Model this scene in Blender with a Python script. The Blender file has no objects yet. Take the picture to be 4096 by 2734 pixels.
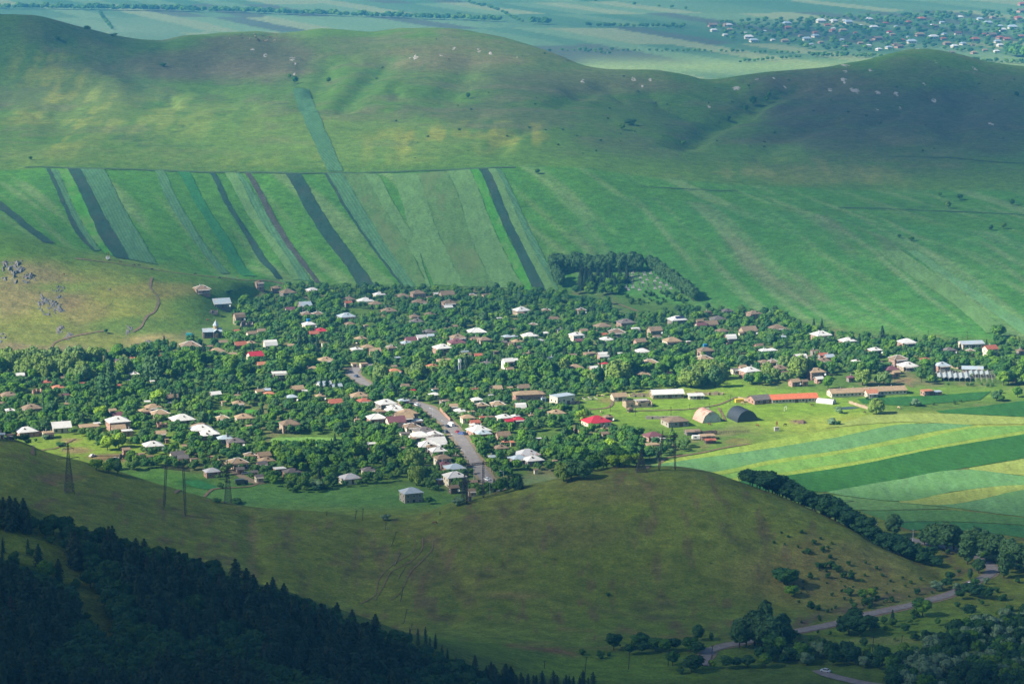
import bpy, math, random, numpy as np
from mathutils import Vector, Matrix
R = math.radians
random.seed(7)
rng = np.random.default_rng(11)
S = bpy.context.scene
COL = S.collection

# ------------------------------------------------------------------ camera, world, sun, exposure
F, CX, CY, HC, PITCH = 11600.0, 2048.0, 1367.0, 345.0, R(10.42)
cam = bpy.data.cameras.new('camera'); camo = bpy.data.objects.new('camera', cam); COL.objects.link(camo)
cam.sensor_width = 36.0; cam.lens = F / 4096 * 36.0; cam.clip_start = 5; cam.clip_end = 60000
camo.location = (0, 0, HC); camo.rotation_euler = (R(90) - PITCH, 0, 0)
S.camera = camo
SUN_EL, SUN_AZ = 36.0, 198.0        # azimuth counter-clockwise from +X: the sun stands to the left, a touch this side
SUN = Vector((math.cos(R(SUN_EL)) * math.cos(R(SUN_AZ)), math.cos(R(SUN_EL)) * math.sin(R(SUN_AZ)), math.sin(R(SUN_EL))))
world = bpy.data.worlds.new("World"); S.world = world; world.use_nodes = True
wn = world.node_tree.nodes; wl = world.node_tree.links
for n in list(wn): wn.remove(n)
sky = wn.new('ShaderNodeTexSky'); sky.sky_type = 'NISHITA'; sky.sun_disc = False
sky.sun_elevation = R(SUN_EL); sky.sun_rotation = R(90 - SUN_AZ) % (2 * math.pi)
sky.altitude = 1500; sky.air_density = 1.0; sky.dust_density = 0.6; sky.ozone_density = 1.6
bg = wn.new('ShaderNodeBackground'); bg.inputs[1].default_value = 0.066
wo = wn.new('ShaderNodeOutputWorld'); wl.new(sky.outputs[0], bg.inputs[0]); wl.new(bg.outputs[0], wo.inputs[0])
sl = bpy.data.lights.new('sun', 'SUN'); sl.energy = 5.0; sl.angle = R(0.5); sl.color = (1.0, 0.93, 0.80)
slo = bpy.data.objects.new('sun', sl); COL.objects.link(slo)
slo.rotation_euler = SUN.to_track_quat('Z', 'Y').to_euler(); slo.location = (0, 0, 800)
S.view_settings.view_transform = 'Standard'; S.view_settings.look = 'None'
S.view_settings.exposure = 1.35; S.view_settings.gamma = 1.0; S.view_settings.use_curve_mapping = False
S.cycles.max_bounces = 4; S.cycles.diffuse_bounces = 2; S.cycles.glossy_bounces = 1
S.cycles.transmission_bounces = 2; S.cycles.transparent_max_bounces = 12; S.cycles.volume_bounces = 0
S.cycles.sample_clamp_indirect = 4.0

# ------------------------------------------------------------------ pixel <-> ray (survey of the photograph, 4096 x 2734)
cp, sp = math.cos(PITCH), math.sin(PITCH)
def ray(x, v):
    """photo pixel -> (a = X/Y, t = dz/dY) of the line of sight"""
    r = (x - CX) / F; u = -(v - CY) / F
    y = cp + u * sp; z = -sp + u * cp
    return r / y, z / y
def proj(X, Y, Z):
    dz = Z - HC
    d = Y * cp - dz * sp; u = Y * sp + dz * cp
    return CX + F * X / d, CY - F * u / d

# ------------------------------------------------------------------ numpy noise
def _h(i, j, s):
    n = (i.astype(np.int64) * 374761393 + j.astype(np.int64) * 668265263 + s * 1442695041) & 0xffffffff
    n = ((n ^ (n >> 13)) * 1274126177) & 0xffffffff
    return ((n ^ (n >> 16)) & 0xffff) / 65535.0
def vnoise(x, y, s=0):
    i = np.floor(x); j = np.floor(y); fx = x - i; fy = y - j
    fx = fx * fx * (3 - 2 * fx); fy = fy * fy * (3 - 2 * fy)
    a = _h(i, j, s); b = _h(i + 1, j, s); c = _h(i, j + 1, s); d = _h(i + 1, j + 1, s)
    return (a + (b - a) * fx) * (1 - fy) + (c + (d - c) * fx) * fy
def fbm(x, y, s=0, o=4):
    t = 0; w = 0.5
    for k in range(o):
        t = t + w * (vnoise(x, y, s + k * 17) - 0.5) * 2; x = x * 2.03 + 3.1; y = y * 2.03 + 7.7; w *= 0.5
    return t
def sstep(a, b, x):
    t = np.clip((x - a) / (b - a), 0, 1); return t * t * (3 - 2 * t)

def pchip(xk, yk, x):
    h = np.diff(xk); d = np.diff(yk) / h
    m = np.zeros_like(yk); m[0] = d[0]; m[-1] = d[-1]
    for i in range(1, len(xk) - 1):
        if d[i - 1] * d[i] > 0:
            w1 = 2 * h[i] + h[i - 1]; w2 = h[i] + 2 * h[i - 1]
            m[i] = (w1 + w2) / (w1 / d[i - 1] + w2 / d[i])
    k = np.clip(np.searchsorted(xk, x) - 1, 0, len(xk) - 2)
    t = (x - xk[k]) / h[k]; t = np.clip(t, 0, 1)
    return ((1 + 2 * t) * (1 - t) ** 2 * yk[k] + t * (1 - t) ** 2 * h[k] * m[k]
            + t * t * (3 - 2 * t) * yk[k + 1] + t * t * (t - 1) * h[k] * m[k + 1])

# ------------------------------------------------------------------ the lie of the land
AC = np.concatenate([np.linspace(-0.46, -0.206, 26)[:-1], np.arange(-0.206, 0.2061, 0.0011), np.linspace(0.206, 0.46, 26)[1:]])
def rows():
    out = [40.]; 
    while out[-1] < 30000:
        y = out[-1]
        st = 30 if y < 850 else 3.2 if y < 1460 else 5.5 if y < 2400 else 9 if y < 3150 else 26 if y < 5600 else y * 0.05
        out.append(y + st)
    return np.array(out)
YR = rows()
def curve(pts, mode):
    """pts (x, v, Y): height from the line of sight | (x, Y, z) | (x, v, z): distance from height"""
    A, YY, ZZ = [], [], []
    for p in pts:
        if mode == 'vY': a, t = ray(p[0], p[1]); Y = p[2]; z = HC + t * Y
        elif mode == 'Yz': a, t = ray(p[0], 1400); Y, z = p[1], p[2]
        elif mode == 'vz': a, t = ray(p[0], p[1]); z = p[2]; Y = (z - HC) / t
        A.append(a); YY.append(Y); ZZ.append(z)
    A = np.array(A)
    f = lambda v: np.interp(AC, A, v) if len(A) < 3 else np.where((AC < A[0]) | (AC > A[-1]), np.interp(AC, A, v), pchip(A, np.array(v, float), np.clip(AC, A[0], A[-1])))
    return f(YY), f(ZZ)
n = len(AC)
K = []
K.append((np.full(n, 40.), np.full(n, 322.)))
K.append((np.full(n, 480.), np.full(n, 150.)))
K.append(curve([(-1000, 925, 75), (0, 930, 57), (1000, 935, 42), (1500, 940, 24), (2000, 950, 8), (2500, 960, 0), (3400, 960, 0), (4096, 960, 14), (5000, 960, 30)], 'Yz'))
K.append(curve([(-1000, 1080, 95), (0, 1080, 84), (350, 1080, 71), (700, 1080, 61.5), (1050, 1080, 50), (1400, 1080, 37), (1700, 1080, 24), (2000, 1080, 11), (2300, 1080, 2), (2700, 1080, 0), (3600, 1080, -1), (4096, 1080, 2), (5000, 1080, 12)], 'Yz'))
K.append(curve([(-1000, 1165, 40), (0, 1165, 36), (700, 1175, 18), (1100, 1185, 8), (1500, 1205, 0), (2000, 1207, 0), (2600, 1207, 0), (3000, 1215, 0.5), (3300, 1238, 1), (3700, 1268, 0.5), (3780, 1275, 0), (4200, 1275, 0), (5000, 1275, 0)], 'Yz'))
crest = [(-1000, 1560, 1400), (-300, 1690, 1380), (0, 1757, 1370), (89, 1781, 1368), (179, 1819, 1365), (312, 1857, 1360), (446, 1897, 1355), (625, 1951, 1350), (759, 1989, 1345), (893, 2018, 1342), (1024, 2040, 1340), (1292, 2060, 1335), (1470, 2083, 1330), (1604, 2083, 1328), (1694, 2065, 1330), (1828, 2013, 1335), (1917, 1993, 1338), (2048, 1962, 1340), (2244, 1926, 1343), (2360, 1900, 1346), (2494, 1878, 1350), (2673, 1877, 1350), (2807, 1893, 1348), (2941, 1933, 1342), (3072, 1980, 1335), (3250, 2053, 1325), (3429, 2143, 1310), (3500, 2188, 1304), (3630, 2244, 1296), (3768, 2322, 1288)]
cY, cZ = curve(crest, 'vY')
a_end, _ = ray(3790, 2322)
flat = AC > a_end
cY = np.where(flat, np.interp(AC, [a_end, a_end + .02], [1288, 1300]), cY); cZ = np.where(flat, 0.0, cZ); 
K.append((cY, cZ))
K.append((cY + 12 + np.maximum(cZ, 0) / 0.31, np.zeros(n)))
toe = [(-1000, 1460, 0), (0, 1450, 0), (400, 1430, 0), (600, 1402, 0), (780, 1345, 0), (900, 1262, 0), (1050, 1180, 0), (1200, 1160, 0), (1500, 1168, 0), (2200, 1178, 0), (2500, 1210, 0), (2800, 1262, 0), (3100, 1292, 0), (3600, 1365, 0), (4096, 1405, 0), (5000, 1440, 0)]
tY, tZ = curve(toe, 'vz'); K.append((tY, tZ))
lY, lZ = curve([(-1000, 560, 2290), (0, 690, 2330), (200, 677, 2330), (900, 690, 2335), (1400, 690, 2335), (2000, 674, 2330), (2300, 700, 2310), (2600, 790, 2265), (3100, 950, 2150), (3600, 1000, 2100), (4096, 1012, 2090), (5000, 1020, 2090)], 'vY')
rY, rZ = curve([(-1000, 860, 1990), (0, 945, 2000), (300, 1010, 2010), (600, 1072, 2022), (900, 1113, 2050), (1100, 1136, 2080), (1200, 1140, 2090)], 'vY')
w = sstep(*[ray(x, 1100)[0] for x in (900, 1250)], AC)            # 0 on the rocky hill, 1 on the plain field slope
sY = tY + 35; sZ = (sY - tY) / (lY - tY) * lZ * 0.75
K.append((rY * (1 - w) + sY * w, rZ * (1 - w) + sZ * w))
s2 = tY + np.maximum(110, 0.45 * (lY - tY)); s2Z = 0.40 * lZ
K.append(((rY + 50) * (1 - w) + s2 * w, np.minimum((rZ - 6), rZ * 0.9) * (1 - w) + s2Z * w))
K.append((lY, lZ))
K.append(curve([(-1000, 330, 2560), (0, 470, 2600), (1200, 450, 2610), (2000, 450, 2600), (2500, 520, 2560), (3100, 700, 2390), (3600, 740, 2360), (4096, 760, 2340), (5000, 780, 2340)], 'vY'))
K.append(curve([(-1000, 180, 2840), (0, 285, 2860), (500, 275, 2860), (900, 330, 2830), (1250, 270, 2870), (1650, 245, 2880), (2100, 300, 2840), (2500, 400, 2760), (2750, 470, 2700), (3000, 470, 2690), (3300, 420, 2740), (3700, 400, 2760), (4096, 450, 2720), (5000, 470, 2720)], 'vY'))
skyl = [(-1000, 40, 2990), (0, 62, 3000), (145, 69, 3000), (233, 90, 3005), (349, 119, 3020), (465, 148, 3035), (581, 163, 3045), (651, 163, 3050), (727, 145, 3055), (843, 134, 3060), (1018, 123, 3065), (1093, 131, 3070), (1163, 129, 3070), (1279, 115, 3080), (1482, 125, 3095), (1616, 112, 3100), (1773, 115, 3095), (1947, 137, 3070), (2122, 183, 3030), (2238, 227, 2990), (2343, 266, 2950), (2471, 282, 2930), (2616, 281, 2920), (2732, 301, 2910), (2860, 318, 2905), (2964, 305, 2915), (3092, 289, 2930), (3266, 279, 2950), (3400, 256, 2965), (3487, 241, 2975), (3562, 221, 2985), (3661, 203, 2995), (3719, 204, 3000), (3835, 226, 3000), (3951, 258, 2995), (4096, 278, 2990), (5000, 330, 2990)]
kY, kZ = curve(skyl, 'vY'); K.append((kY, kZ))
K.append((kY + 230, kZ - 36)); K.append((np.full(n, 3660.), np.zeros(n))); K.append((np.full(n, 9000.), np.zeros(n))); K.append((np.full(n, 30500.), np.full(n, -40.)))
HG = np.zeros((n, len(YR)))
for c in range(n):
    xs = np.array([k[0][c] for k in K]); zs = np.array([k[1][c] for k in K])
    for i in range(1, len(xs)):
        if xs[i] < xs[i - 1] + 6: xs[i] = xs[i - 1] + 6
    HG[c] = pchip(xs, zs, YR)
GA, GY = np.meshgrid(AC, YR, indexing='ij'); GX = GA * GY
def blur(Z, k=2):
    for _ in range(k):
        Z[1:-1] = (Z[:-2] + 2 * Z[1:-1] + Z[2:]) / 4
    return Z
HG = blur(HG, 3)
up = sstep(0.5, 14, HG)
far = sstep(3150, 3350, GY)
HG += up * (1 - far) * (sstep(2350, 2700, GY) * (3.6 * fbm(GX / 210, GY / 260, 1, 4)) + 1.1 * fbm(GX / 60, GY / 60, 2, 4) * sstep(1150, 1250, GY) + .35 * fbm(GX / 14, GY / 14, 3, 3))
# gullies that run down the upper hills
g = 1 - np.abs(fbm(GX / 150 + .3 * fbm(GX / 80, GY / 80, 5), GY / 420, 6, 3)) * 3.2
HG -= np.clip(g, 0, 1) ** 3 * 3.6 * sstep(2420, 2700, GY) * (1 - sstep(2900, 3010, GY))
HG += (1 - up) * .25 * fbm(GX / 40, GY / 40, 4, 3) * (1 - far) + far * 3.0 * fbm(GX / 400, GY / 400, 8, 3) * (HG > -30)
# the right-hand gully between the middle and the right hill
gx, gy = GX, GY
_p = [ray(x, v) for x, v in ((2740, 580), (2900, 470), (3070, 390), (3180, 340))]
# road cutting along the foot of the spur
def hgt(X, Y):
    a = X / Y
    i = np.clip(np.searchsorted(AC, a) - 1, 0, n - 2); j = np.clip(np.searchsorted(YR, Y) - 1, 0, len(YR) - 2)
    fa = np.clip((a - AC[i]) / (AC[i + 1] - AC[i]), 0, 1); fy = np.clip((Y - YR[j]) / (YR[j + 1] - YR[j]), 0, 1)
    return (HG[i, j] * (1 - fa) + HG[i + 1, j] * fa) * (1 - fy) + (HG[i, j + 1] * (1 - fa) + HG[i + 1, j + 1] * fa) * fy
YM = np.concatenate([np.arange(880, 3200, 1.5), np.arange(3200, 7500, 6)])
def ground(x, v, off=0.0, ymin=880):
    """where the line of sight through a photo pixel meets the land (raised by off)"""
    a, t = ray(x, v)
    ys = YM[YM >= ymin]
    d = hgt(a * ys, ys) + off - (HC + t * ys)
    k = np.argmax(d >= 0)
    if d[k] < 0: k = len(ys) - 1
    y = ys[k]
    if k > 0 and d[k] > d[k - 1]:
        y = ys[k - 1] + (ys[k] - ys[k - 1]) * (-d[k - 1]) / (d[k] - d[k - 1])
    return a * y, y, float(hgt(np.array([a * y]), np.array([y]))[0])
def h1(x, y): return float(hgt(np.array([x], float), np.array([y], float))[0])
def mpp(y): return y / cp / F * 1.0          # metres per photo pixel, near enough

def carve(pts, width, depth):
    P = resample0([ground(*q)[:2] for q in pts], 80)
    m = (GY > P[:, 1].min() - 60) & (GY < P[:, 1].max() + 60) & (GX > P[:, 0].min() - 60) & (GX < P[:, 0].max() + 60)
    i, j = np.nonzero(m); d = np.full(len(i), 1e9)
    wx = 7 * fbm(GX[m] / 26, GY[m] / 26, 95, 3)
    for p in P: d = np.minimum(d, np.hypot(GX[m] + wx - p[0], GY[m] + wx - p[1]))
    HG[i, j] -= depth * np.exp(-(d / width) ** 2)
def resample0(pts, m):
    pts = np.array(pts, float); d = np.r_[0, np.cumsum(np.hypot(*np.diff(pts, axis=0).T))]; t = np.linspace(0, d[-1], m); return np.stack([np.interp(t, d, pts[:, 0]), np.interp(t, d, pts[:, 1])], 1)
for c_ in [([(2740, 585), (2900, 478), (3070, 392), (3180, 345)], 16, 8), ([(1345, 445), (1430, 380), (1500, 300), (1560, 240)], 12, 5), ([(1230, 430), (1300, 330), (1320, 250)], 14, 4), ([(640, 420), (560, 300), (420, 220), (260, 170)], 22, 5), ([(2230, 420), (2330, 380), (2420, 340)], 12, 4), ([(3050, 640), (3120, 560), (3330, 480)], 16, 4),
           ([(2950, 500), (3150, 430), (3350, 330)], 14, 4), ([(3800, 560), (3850, 420), (3900, 330)], 20, 5), ([(1760, 420), (1850, 300), (1900, 230)], 18, 4), ([(1985, 620), (2010, 560), (2100, 520)], 10, 3), ([(200, 560), (300, 420), (330, 330)], 18, 3), ([(2300, 2380), (2500, 2250), (2650, 2080)], 9, 1.2), ([(1780, 2500), (1830, 2330), (1760, 2180)], 6, 1.6), ([(3100, 2400), (3120, 2200), (3050, 2080)], 9, 1.2), ([(1000, 2340), (1020, 2200), (1010, 2060)], 5, 1.0)]: carve(*c_)
# ------------------------------------------------------------------ objects, names, labels
def tag(o, label=None, cat=None, group=None, kind=None):
    if label: o['label'] = label
    if cat: o['category'] = cat
    if group: o['group'] = group
    if kind: o['kind'] = kind
    return o
def empty(name, loc, rz=0, label=None, cat=None, group=None, sc=1.0):
    o = bpy.data.objects.new(name, None); COL.objects.link(o); o.location = loc; o.rotation_euler = (0, 0, rz)
    o.scale = (sc, sc, sc); o.empty_display_size = .5
    return tag(o, label, cat, group)
def link(name, me, parent=None, loc=(0, 0, 0), rz=0, sc=(1, 1, 1)):
    o = bpy.data.objects.new(name, me); COL.objects.link(o); o.location = loc; o.rotation_euler = (0, 0, rz); o.scale = sc
    if parent: o.parent = parent
    return o
def np_mesh(name, V, Q, mats, attr=None, smooth=False, mi=None):
    """V (n,3); Q (m,4) or (m,3) faces"""
    V = np.asarray(V, np.float32); Q = np.asarray(Q, np.int32); k = Q.shape[1]
    me = bpy.data.meshes.new(name)
    me.vertices.add(len(V)); me.vertices.foreach_set('co', V.ravel())
    me.loops.add(Q.size); me.loops.foreach_set('vertex_index', Q.ravel())
    me.polygons.add(len(Q)); me.polygons.foreach_set('loop_start', np.arange(0, Q.size, k, dtype=np.int32)); me.polygons.foreach_set('loop_total', np.full(len(Q), k, np.int32))
    me.polygons.foreach_set('use_smooth', np.full(len(Q), smooth))
    for m in (mats if isinstance(mats, (list, tuple)) else [mats]): me.materials.append(m)
    if mi is not None: me.polygons.foreach_set('material_index', np.asarray(mi, np.int32))
    if attr is not None:
        at = me.attributes.new('paint', 'FLOAT_COLOR', 'POINT')
        c = np.ones((len(V), 4), np.float32); c[:, :3] = attr; at.data.foreach_set('color', c.ravel())
    me.update(); me.validate() if len(V) < 50 else None
    return me
class MB:
    def __init__(s): s.v = []; s.f = []
    def add(s, vs, fs):
        b = len(s.v); s.v += [tuple(p) for p in vs]; s.f += [tuple(i + b for i in f) for f in fs]; return s
    def box(s, c, d, rz=0, taper=1.0):
        x, y, z = d[0] / 2, d[1] / 2, d[2] / 2; ca, sa = math.cos(rz), math.sin(rz); P = []
        for sz in (-1, 1):
            k = taper if sz > 0 else 1
            for sx, sy in ((-1, -1), (1, -1), (1, 1), (-1, 1)):
                X, Y = sx * x * k, sy * y * k; P.append((c[0] + X * ca - Y * sa, c[1] + X * sa + Y * ca, c[2] + sz * z))
        return s.add(P, [(0, 3, 2, 1), (4, 5, 6, 7), (0, 1, 5, 4), (1, 2, 6, 5), (2, 3, 7, 6), (3, 0, 4, 7)])
    def tube(s, a, b, r0, r1=None, k=6, cap=True):
        r1 = r0 if r1 is None else r1; a = Vector(a); b = Vector(b); d = (b - a)
        if d.length < 1e-6: return s
        q = d.to_track_quat('Z', 'Y'); P = []
        for p, r in ((a, r0), (b, r1)):
            for i in range(k):
                t = 2 * math.pi * i / k; P.append(p + q @ Vector((r * math.cos(t), r * math.sin(t), 0)))
        fs = [(i, (i + 1) % k, k + (i + 1) % k, k + i) for i in range(k)]
        if cap: fs += [tuple(range(k - 1, -1, -1)), tuple(range(k, 2 * k))]
        return s.add(P, fs)
    def mesh(s, name, mat, smooth=False):
        me = bpy.data.meshes.new(name); me.from_pydata(s.v, [], s.f)
        for m in (mat if isinstance(mat, (list, tuple)) else [mat]): me.materials.append(m)
        if smooth: me.polygons.foreach_set('use_smooth', [True] * len(me.polygons))
        me.update(); return me
    def obj(s, name, mat, parent=None, smooth=False, **k): return link(name, s.mesh(name, mat, smooth), parent, **k)

# ------------------------------------------------------------------ materials
def newmat(name, rough=0.9, spec=0.15):
    m = bpy.data.materials.new(name); m.use_nodes = True; nt = m.node_tree
    b = nt.nodes['Principled BSDF']; b.inputs['Roughness'].default_value = rough; b.inputs['Specular IOR Level'].default_value = spec
    return m, nt, b
def N(nt, t, **k):
    nd = nt.nodes.new(t)
    for a, v in k.items(): setattr(nd, a, v)
    return nd
def noise(nt, vec, scale, detail=4, rough=.6):
    nz = N(nt, 'ShaderNodeTexNoise'); nz.inputs['Scale'].default_value = scale; nz.inputs['Detail'].default_value = detail; nz.inputs['Roughness'].default_value = rough
    if vec is not None: nt.links.new(vec, nz.inputs['Vector'])
    return nz.outputs['Fac']
def ramp(nt, fac, stops):
    r = N(nt, 'ShaderNodeValToRGB'); nt.links.new(fac, r.inputs[0]); e = r.color_ramp.elements
    for i, (p, c) in enumerate(stops):
        el = e[i] if i < 2 else e.new(p)
        el.position = p; el.color = (*c, 1) if not isinstance(c, (int, float)) else (c, c, c, 1)
    return r.outputs[0]
def mix(nt, a, b, f, mode='MIX'):
    m = N(nt, 'ShaderNodeMix', data_type='RGBA', blend_type=mode)
    for k, (s, v) in enumerate(((m.inputs[6], a), (m.inputs[7], b), (m.inputs[0], f))):
        if isinstance(v, (int, float)): s.default_value = v if k == 2 else (v, v, v, 1)
        elif isinstance(v, tuple): s.default_value = (*v, 1)
        else: nt.links.new(v, s)
    return m.outputs[2]
def pos(nt, sc=(1, 1, 1), rot=0.0, obj=False):
    g = N(nt, 'ShaderNodeTexCoord') if obj else N(nt, 'ShaderNodeNewGeometry')
    mp = N(nt, 'ShaderNodeMapping'); nt.links.new(g.outputs['Object'] if obj else g.outputs['Position'], mp.inputs[0])
    mp.inputs['Scale'].default_value = sc; mp.inputs['Rotation'].default_value = (0, 0, rot)
    return mp.outputs[0]
def bump(nt, b, h, dist, strength=.6):
    bp = N(nt, 'ShaderNodeBump'); bp.inputs['Distance'].default_value = dist; bp.inputs['Strength'].default_value = strength
    nt.links.new(h, bp.inputs['Height']); nt.links.new(bp.outputs[0], b.inputs['Normal'])
def rough_mat(name, c, var=.25, scale=1.2, rough=.85, spec=.15, c2=None, stripes=None, obj=False, objvar=0.0, bumpd=0.0):
    """a coloured surface with weathering: large blotches, fine grain, optional corrugation"""
    m, nt, b = newmat(name, rough, spec)
    p = pos(nt, obj=obj)
    nz = noise(nt, p, scale, 5, .65)
    lo = tuple(x * (1 - var) for x in c); hi = tuple(min(1, x * (1 + var)) for x in c)
    col = ramp(nt, nz, [(.3, lo), (.7, hi)])
    if c2:
        n2 = noise(nt, pos(nt, (1, 1, 1), obj=obj), scale * .45, 6, .7)
        col = mix(nt, col, c2, ramp(nt, n2, [(.52, 0.0), (.64, 1.0)]))
    if stripes:
        wv = N(nt, 'ShaderNodeTexWave', wave_type='BANDS', bands_direction='X'); wv.inputs['Scale'].default_value = stripes; wv.inputs['Distortion'].default_value = .3
        g = N(nt, 'ShaderNodeTexCoord'); nt.links.new(g.outputs['Object'], wv.inputs[0])
        col = mix(nt, col, ramp(nt, wv.outputs['Fac'], [(0, .8), (1, 1.0)]), 1.0, 'MULTIPLY')
    if objvar:
        oi = N(nt, 'ShaderNodeObjectInfo'); col = mix(nt, col, ramp(nt, oi.outputs['Random'], [(0, 1 - objvar), (1, 1.0)]), 1.0, 'MULTIPLY')
    nt.links.new(col, b.inputs['Base Color'])
    if bumpd: bump(nt, b, nz, bumpd)
    return m
# ------------------------------------------------------------------ the ground
PXX, PXV = proj(GX, GY, HG)
def C(*a): return np.array(a, float)
gx1 = fbm(GX / 90, GY / 130, 21, 5); gx2 = fbm(GX / 22, GY / 34, 22, 4); gx3 = fbm(GX / 300, GY / 300, 23, 3); gx4 = fbm(GX / 7, GY / 14, 24, 2)
paint = np.zeros(GX.shape + (3,)) + C(.075, .150, .022)
def lay(m, c):
    global paint
    paint = paint * (1 - m[..., None]) + C(*c) * m[..., None]
def blob(x, v, rx, rv, c, k=1.0, nz=.5, soft=.5, sd=0):
    d = np.hypot((PXX - x) / rx, (PXV - v) / rv) + nz * (gx1 + .5 * gx2)
    lay(k * (1 - sstep(1 - soft, 1 + soft * .4, d)), c)
lay(.55 * sstep(-.05, .4, gx1 + .4 * gx2), (.055, .125, .020))
lay(.5 * sstep(.05, .5, gx3 + .4 * gx4), (.12, .17, .035))
HEATH, YEL, DK, BARE, OLV = (.115, .105, .060), (.26, .25, .040), (.035, .100, .022), (.20, .13, .075), (.105, .115, .035)
m_hill = sstep(2340, 2500, GY) * (1 - far)
lay(m_hill * .42 * sstep(-.1, .35, gx1 + .5 * gx2), HEATH)
for b_ in [(700, 270, 420, 60, HEATH, .8), (350, 130, 330, 60, (.07, .11, .035), .7), (1050, 230, 260, 110, HEATH, .8), (1800, 230, 420, 70, (.14, .12, .06), .75), (2250, 330, 420, 60, HEATH, .6),
           (300, 400, 280, 130, (.115, .165, .036), .7),  (1500, 540, 430, 90, (.12, .19, .035), .7), 
           (1000, 500, 330, 110, (.12, .20, .035), .5), (1250, 600, 330, 60, (.11, .20, .035), .5),
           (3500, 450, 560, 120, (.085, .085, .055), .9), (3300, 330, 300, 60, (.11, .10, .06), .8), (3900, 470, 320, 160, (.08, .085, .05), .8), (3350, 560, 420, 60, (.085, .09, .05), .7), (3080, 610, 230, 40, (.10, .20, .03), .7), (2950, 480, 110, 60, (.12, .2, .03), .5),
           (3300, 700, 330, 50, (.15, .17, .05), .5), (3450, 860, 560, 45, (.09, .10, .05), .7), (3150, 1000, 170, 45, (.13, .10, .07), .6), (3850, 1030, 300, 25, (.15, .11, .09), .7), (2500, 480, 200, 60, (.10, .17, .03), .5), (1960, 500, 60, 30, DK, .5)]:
    blob(*b_)
str1 = fbm(GX / 11, GY / 120, 81, 4); str2 = fbm(GX / 70, GY / 26, 82, 4)
def streaks(x, v, rx, rv, c, k, s=1.0):
    d = np.hypot((PXX - x) / rx, (PXV - v) / rv) + .45 * gx1
    lay(k * (1 - sstep(.3, 1.3, d)) * sstep(-.15, .35, str1 * s + str2 * .8), c)
for q_ in [(230, 400, 190, 260, YEL, .5), (450, 440, 420, 110, (.20, .23, .05), .6), (850, 470, 330, 90, (.16, .22, .04), .5), (1900, 540, 330, 75, YEL, .45), (1640, 570, 200, 60, YEL, .4), (3250, 690, 520, 70, (.19, .20, .06), .6), (2080, 520, 150, 50, YEL, .5), (1200, 640, 500, 40, (.16, .22, .04), .5)]: streaks(*q_)
lay(m_hill * .3 * sstep(.12, .5, str2), (.060, .125, .026)); lay(m_hill * .35 * sstep(.15, .5, -str2 + .3 * gx2), (.145, .125, .07))
# slope fields: bright new grass with flowering streaks running down the slope
slope = (1 - sstep(2330, 2345, GY)) * sstep(.5, 4, HG) * sstep(2050, 2090, GY + 260 * sstep(2200, 3400, PXX)) * sstep(200, 900, PXX + (1400 - PXV) * 1.5)
st = fbm((GX + .45 * GY) / 9, GY / 160, 31, 4)
lay(slope * .8, (.055, .170, .022)); lay(slope * .6 * sstep(.05, .45, st), (.16, .23, .09)); lay(slope * .5 * sstep(.1, .5, -st), (.045, .14, .03))
rs = sstep(2200, 2400, PXX) * sstep(700, 900, PXV) * (1 - sstep(1330, 1430, PXV - .0 * PXX)) * (PXV > 780 + .1 * (PXX - 2500))
st2 = fbm((GX + .22 * GY) / 6, (GY - .22 * GX) / 240, 33, 5)
lay(rs * .55 * (GY > 1840), (.050, .165, .035)); lay(rs * .42 * sstep(.02, .4, st2) * (GY > 1840), (.20, .25, .13)); lay(rs * .25 * sstep(.2, .5, fbm((GX + .22 * GY) / 20, (GY - .22 * GX) / 180, 35, 3)) * (GY > 1840), (.16, .10, .10))
# rocky hill, left
for b_ in [(250, 1230, 520, 210, (.19, .20, .045), .9, .4), (120, 1150, 260, 120, (.19, .15, .08), .7, .9), (400, 1150, 330, 26, (.12, .19, .03), .7, .3), (600, 1160, 260, 40, (.20, .17, .05), .7), (250, 1330, 300, 60, (.12, .14, .04), .6), (650, 1370, 130, 40, (.33, .25, .12), .8, .7), (120, 1420, 260, 40, (.18, .13, .09), .7, .8),
           (330, 1240, 120, 50, BARE, .35, 1.0), (560, 1300, 200, 40, (.08, .15, .03), .7), (800, 1230, 140, 60, (.075, .15, .025), .6)]:
    blob(*b_)
# village floor and fields around it
vil = (1 - sstep(.5, 3, HG)) * sstep(1360, 1420, GY) * (1 - sstep(2100, 2200, GY))
lay(vil * .55, (.075, .120, .030)); lay(vil * .7 * sstep(.15, .5, gx2 + gx4 * .4), (.14, .12, .065))
for b_ in [(380, 1790, 420, 75, (.155, .225, .030), .9, .3), (300, 1800, 70, 14, BARE, .8), (480, 1830, 130, 14, BARE, .9), (280, 1760, 50, 8, BARE, .8), (1100, 2010, 800, 90, (.075, .170, .040), .95, .2), (600, 1930, 230, 60, (.07, .165, .03), .9, .3), (840, 1860, 150, 30, (.15, .12, .07), .5), (780, 1930, 60, 18, (.03, .10, .02), .8),
           (2800, 1600, 560, 130, (.150, .245, .028), .95, .3), (3200, 1640, 420, 100, (.145, .235, .028), .95, .3), (3700, 1700, 700, 60, (.25, .28, .050), .8, .2), (3700, 1570, 600, 40, (.12, .21, .03), .8), (2650, 1570, 260, 20, (.23, .21, .06), .6), (3000, 1600, 60, 16, BARE, .7), (2440, 1600, 60, 16, BARE, .6), (3620, 1520, 60, 14, BARE, .8), (3190, 1685, 40, 8, BARE, .9), (2950, 1765, 60, 14, (.14, .08, .05), .8), (3500, 1800, 700, 110, (.17, .24, .045), .6, .2), (3600, 2050, 560, 60, (.11, .21, .05), .8, .2), (2160, 1930, 110, 40, (.12, .17, .07), .8, .3)]:
    blob(*b_)
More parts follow.
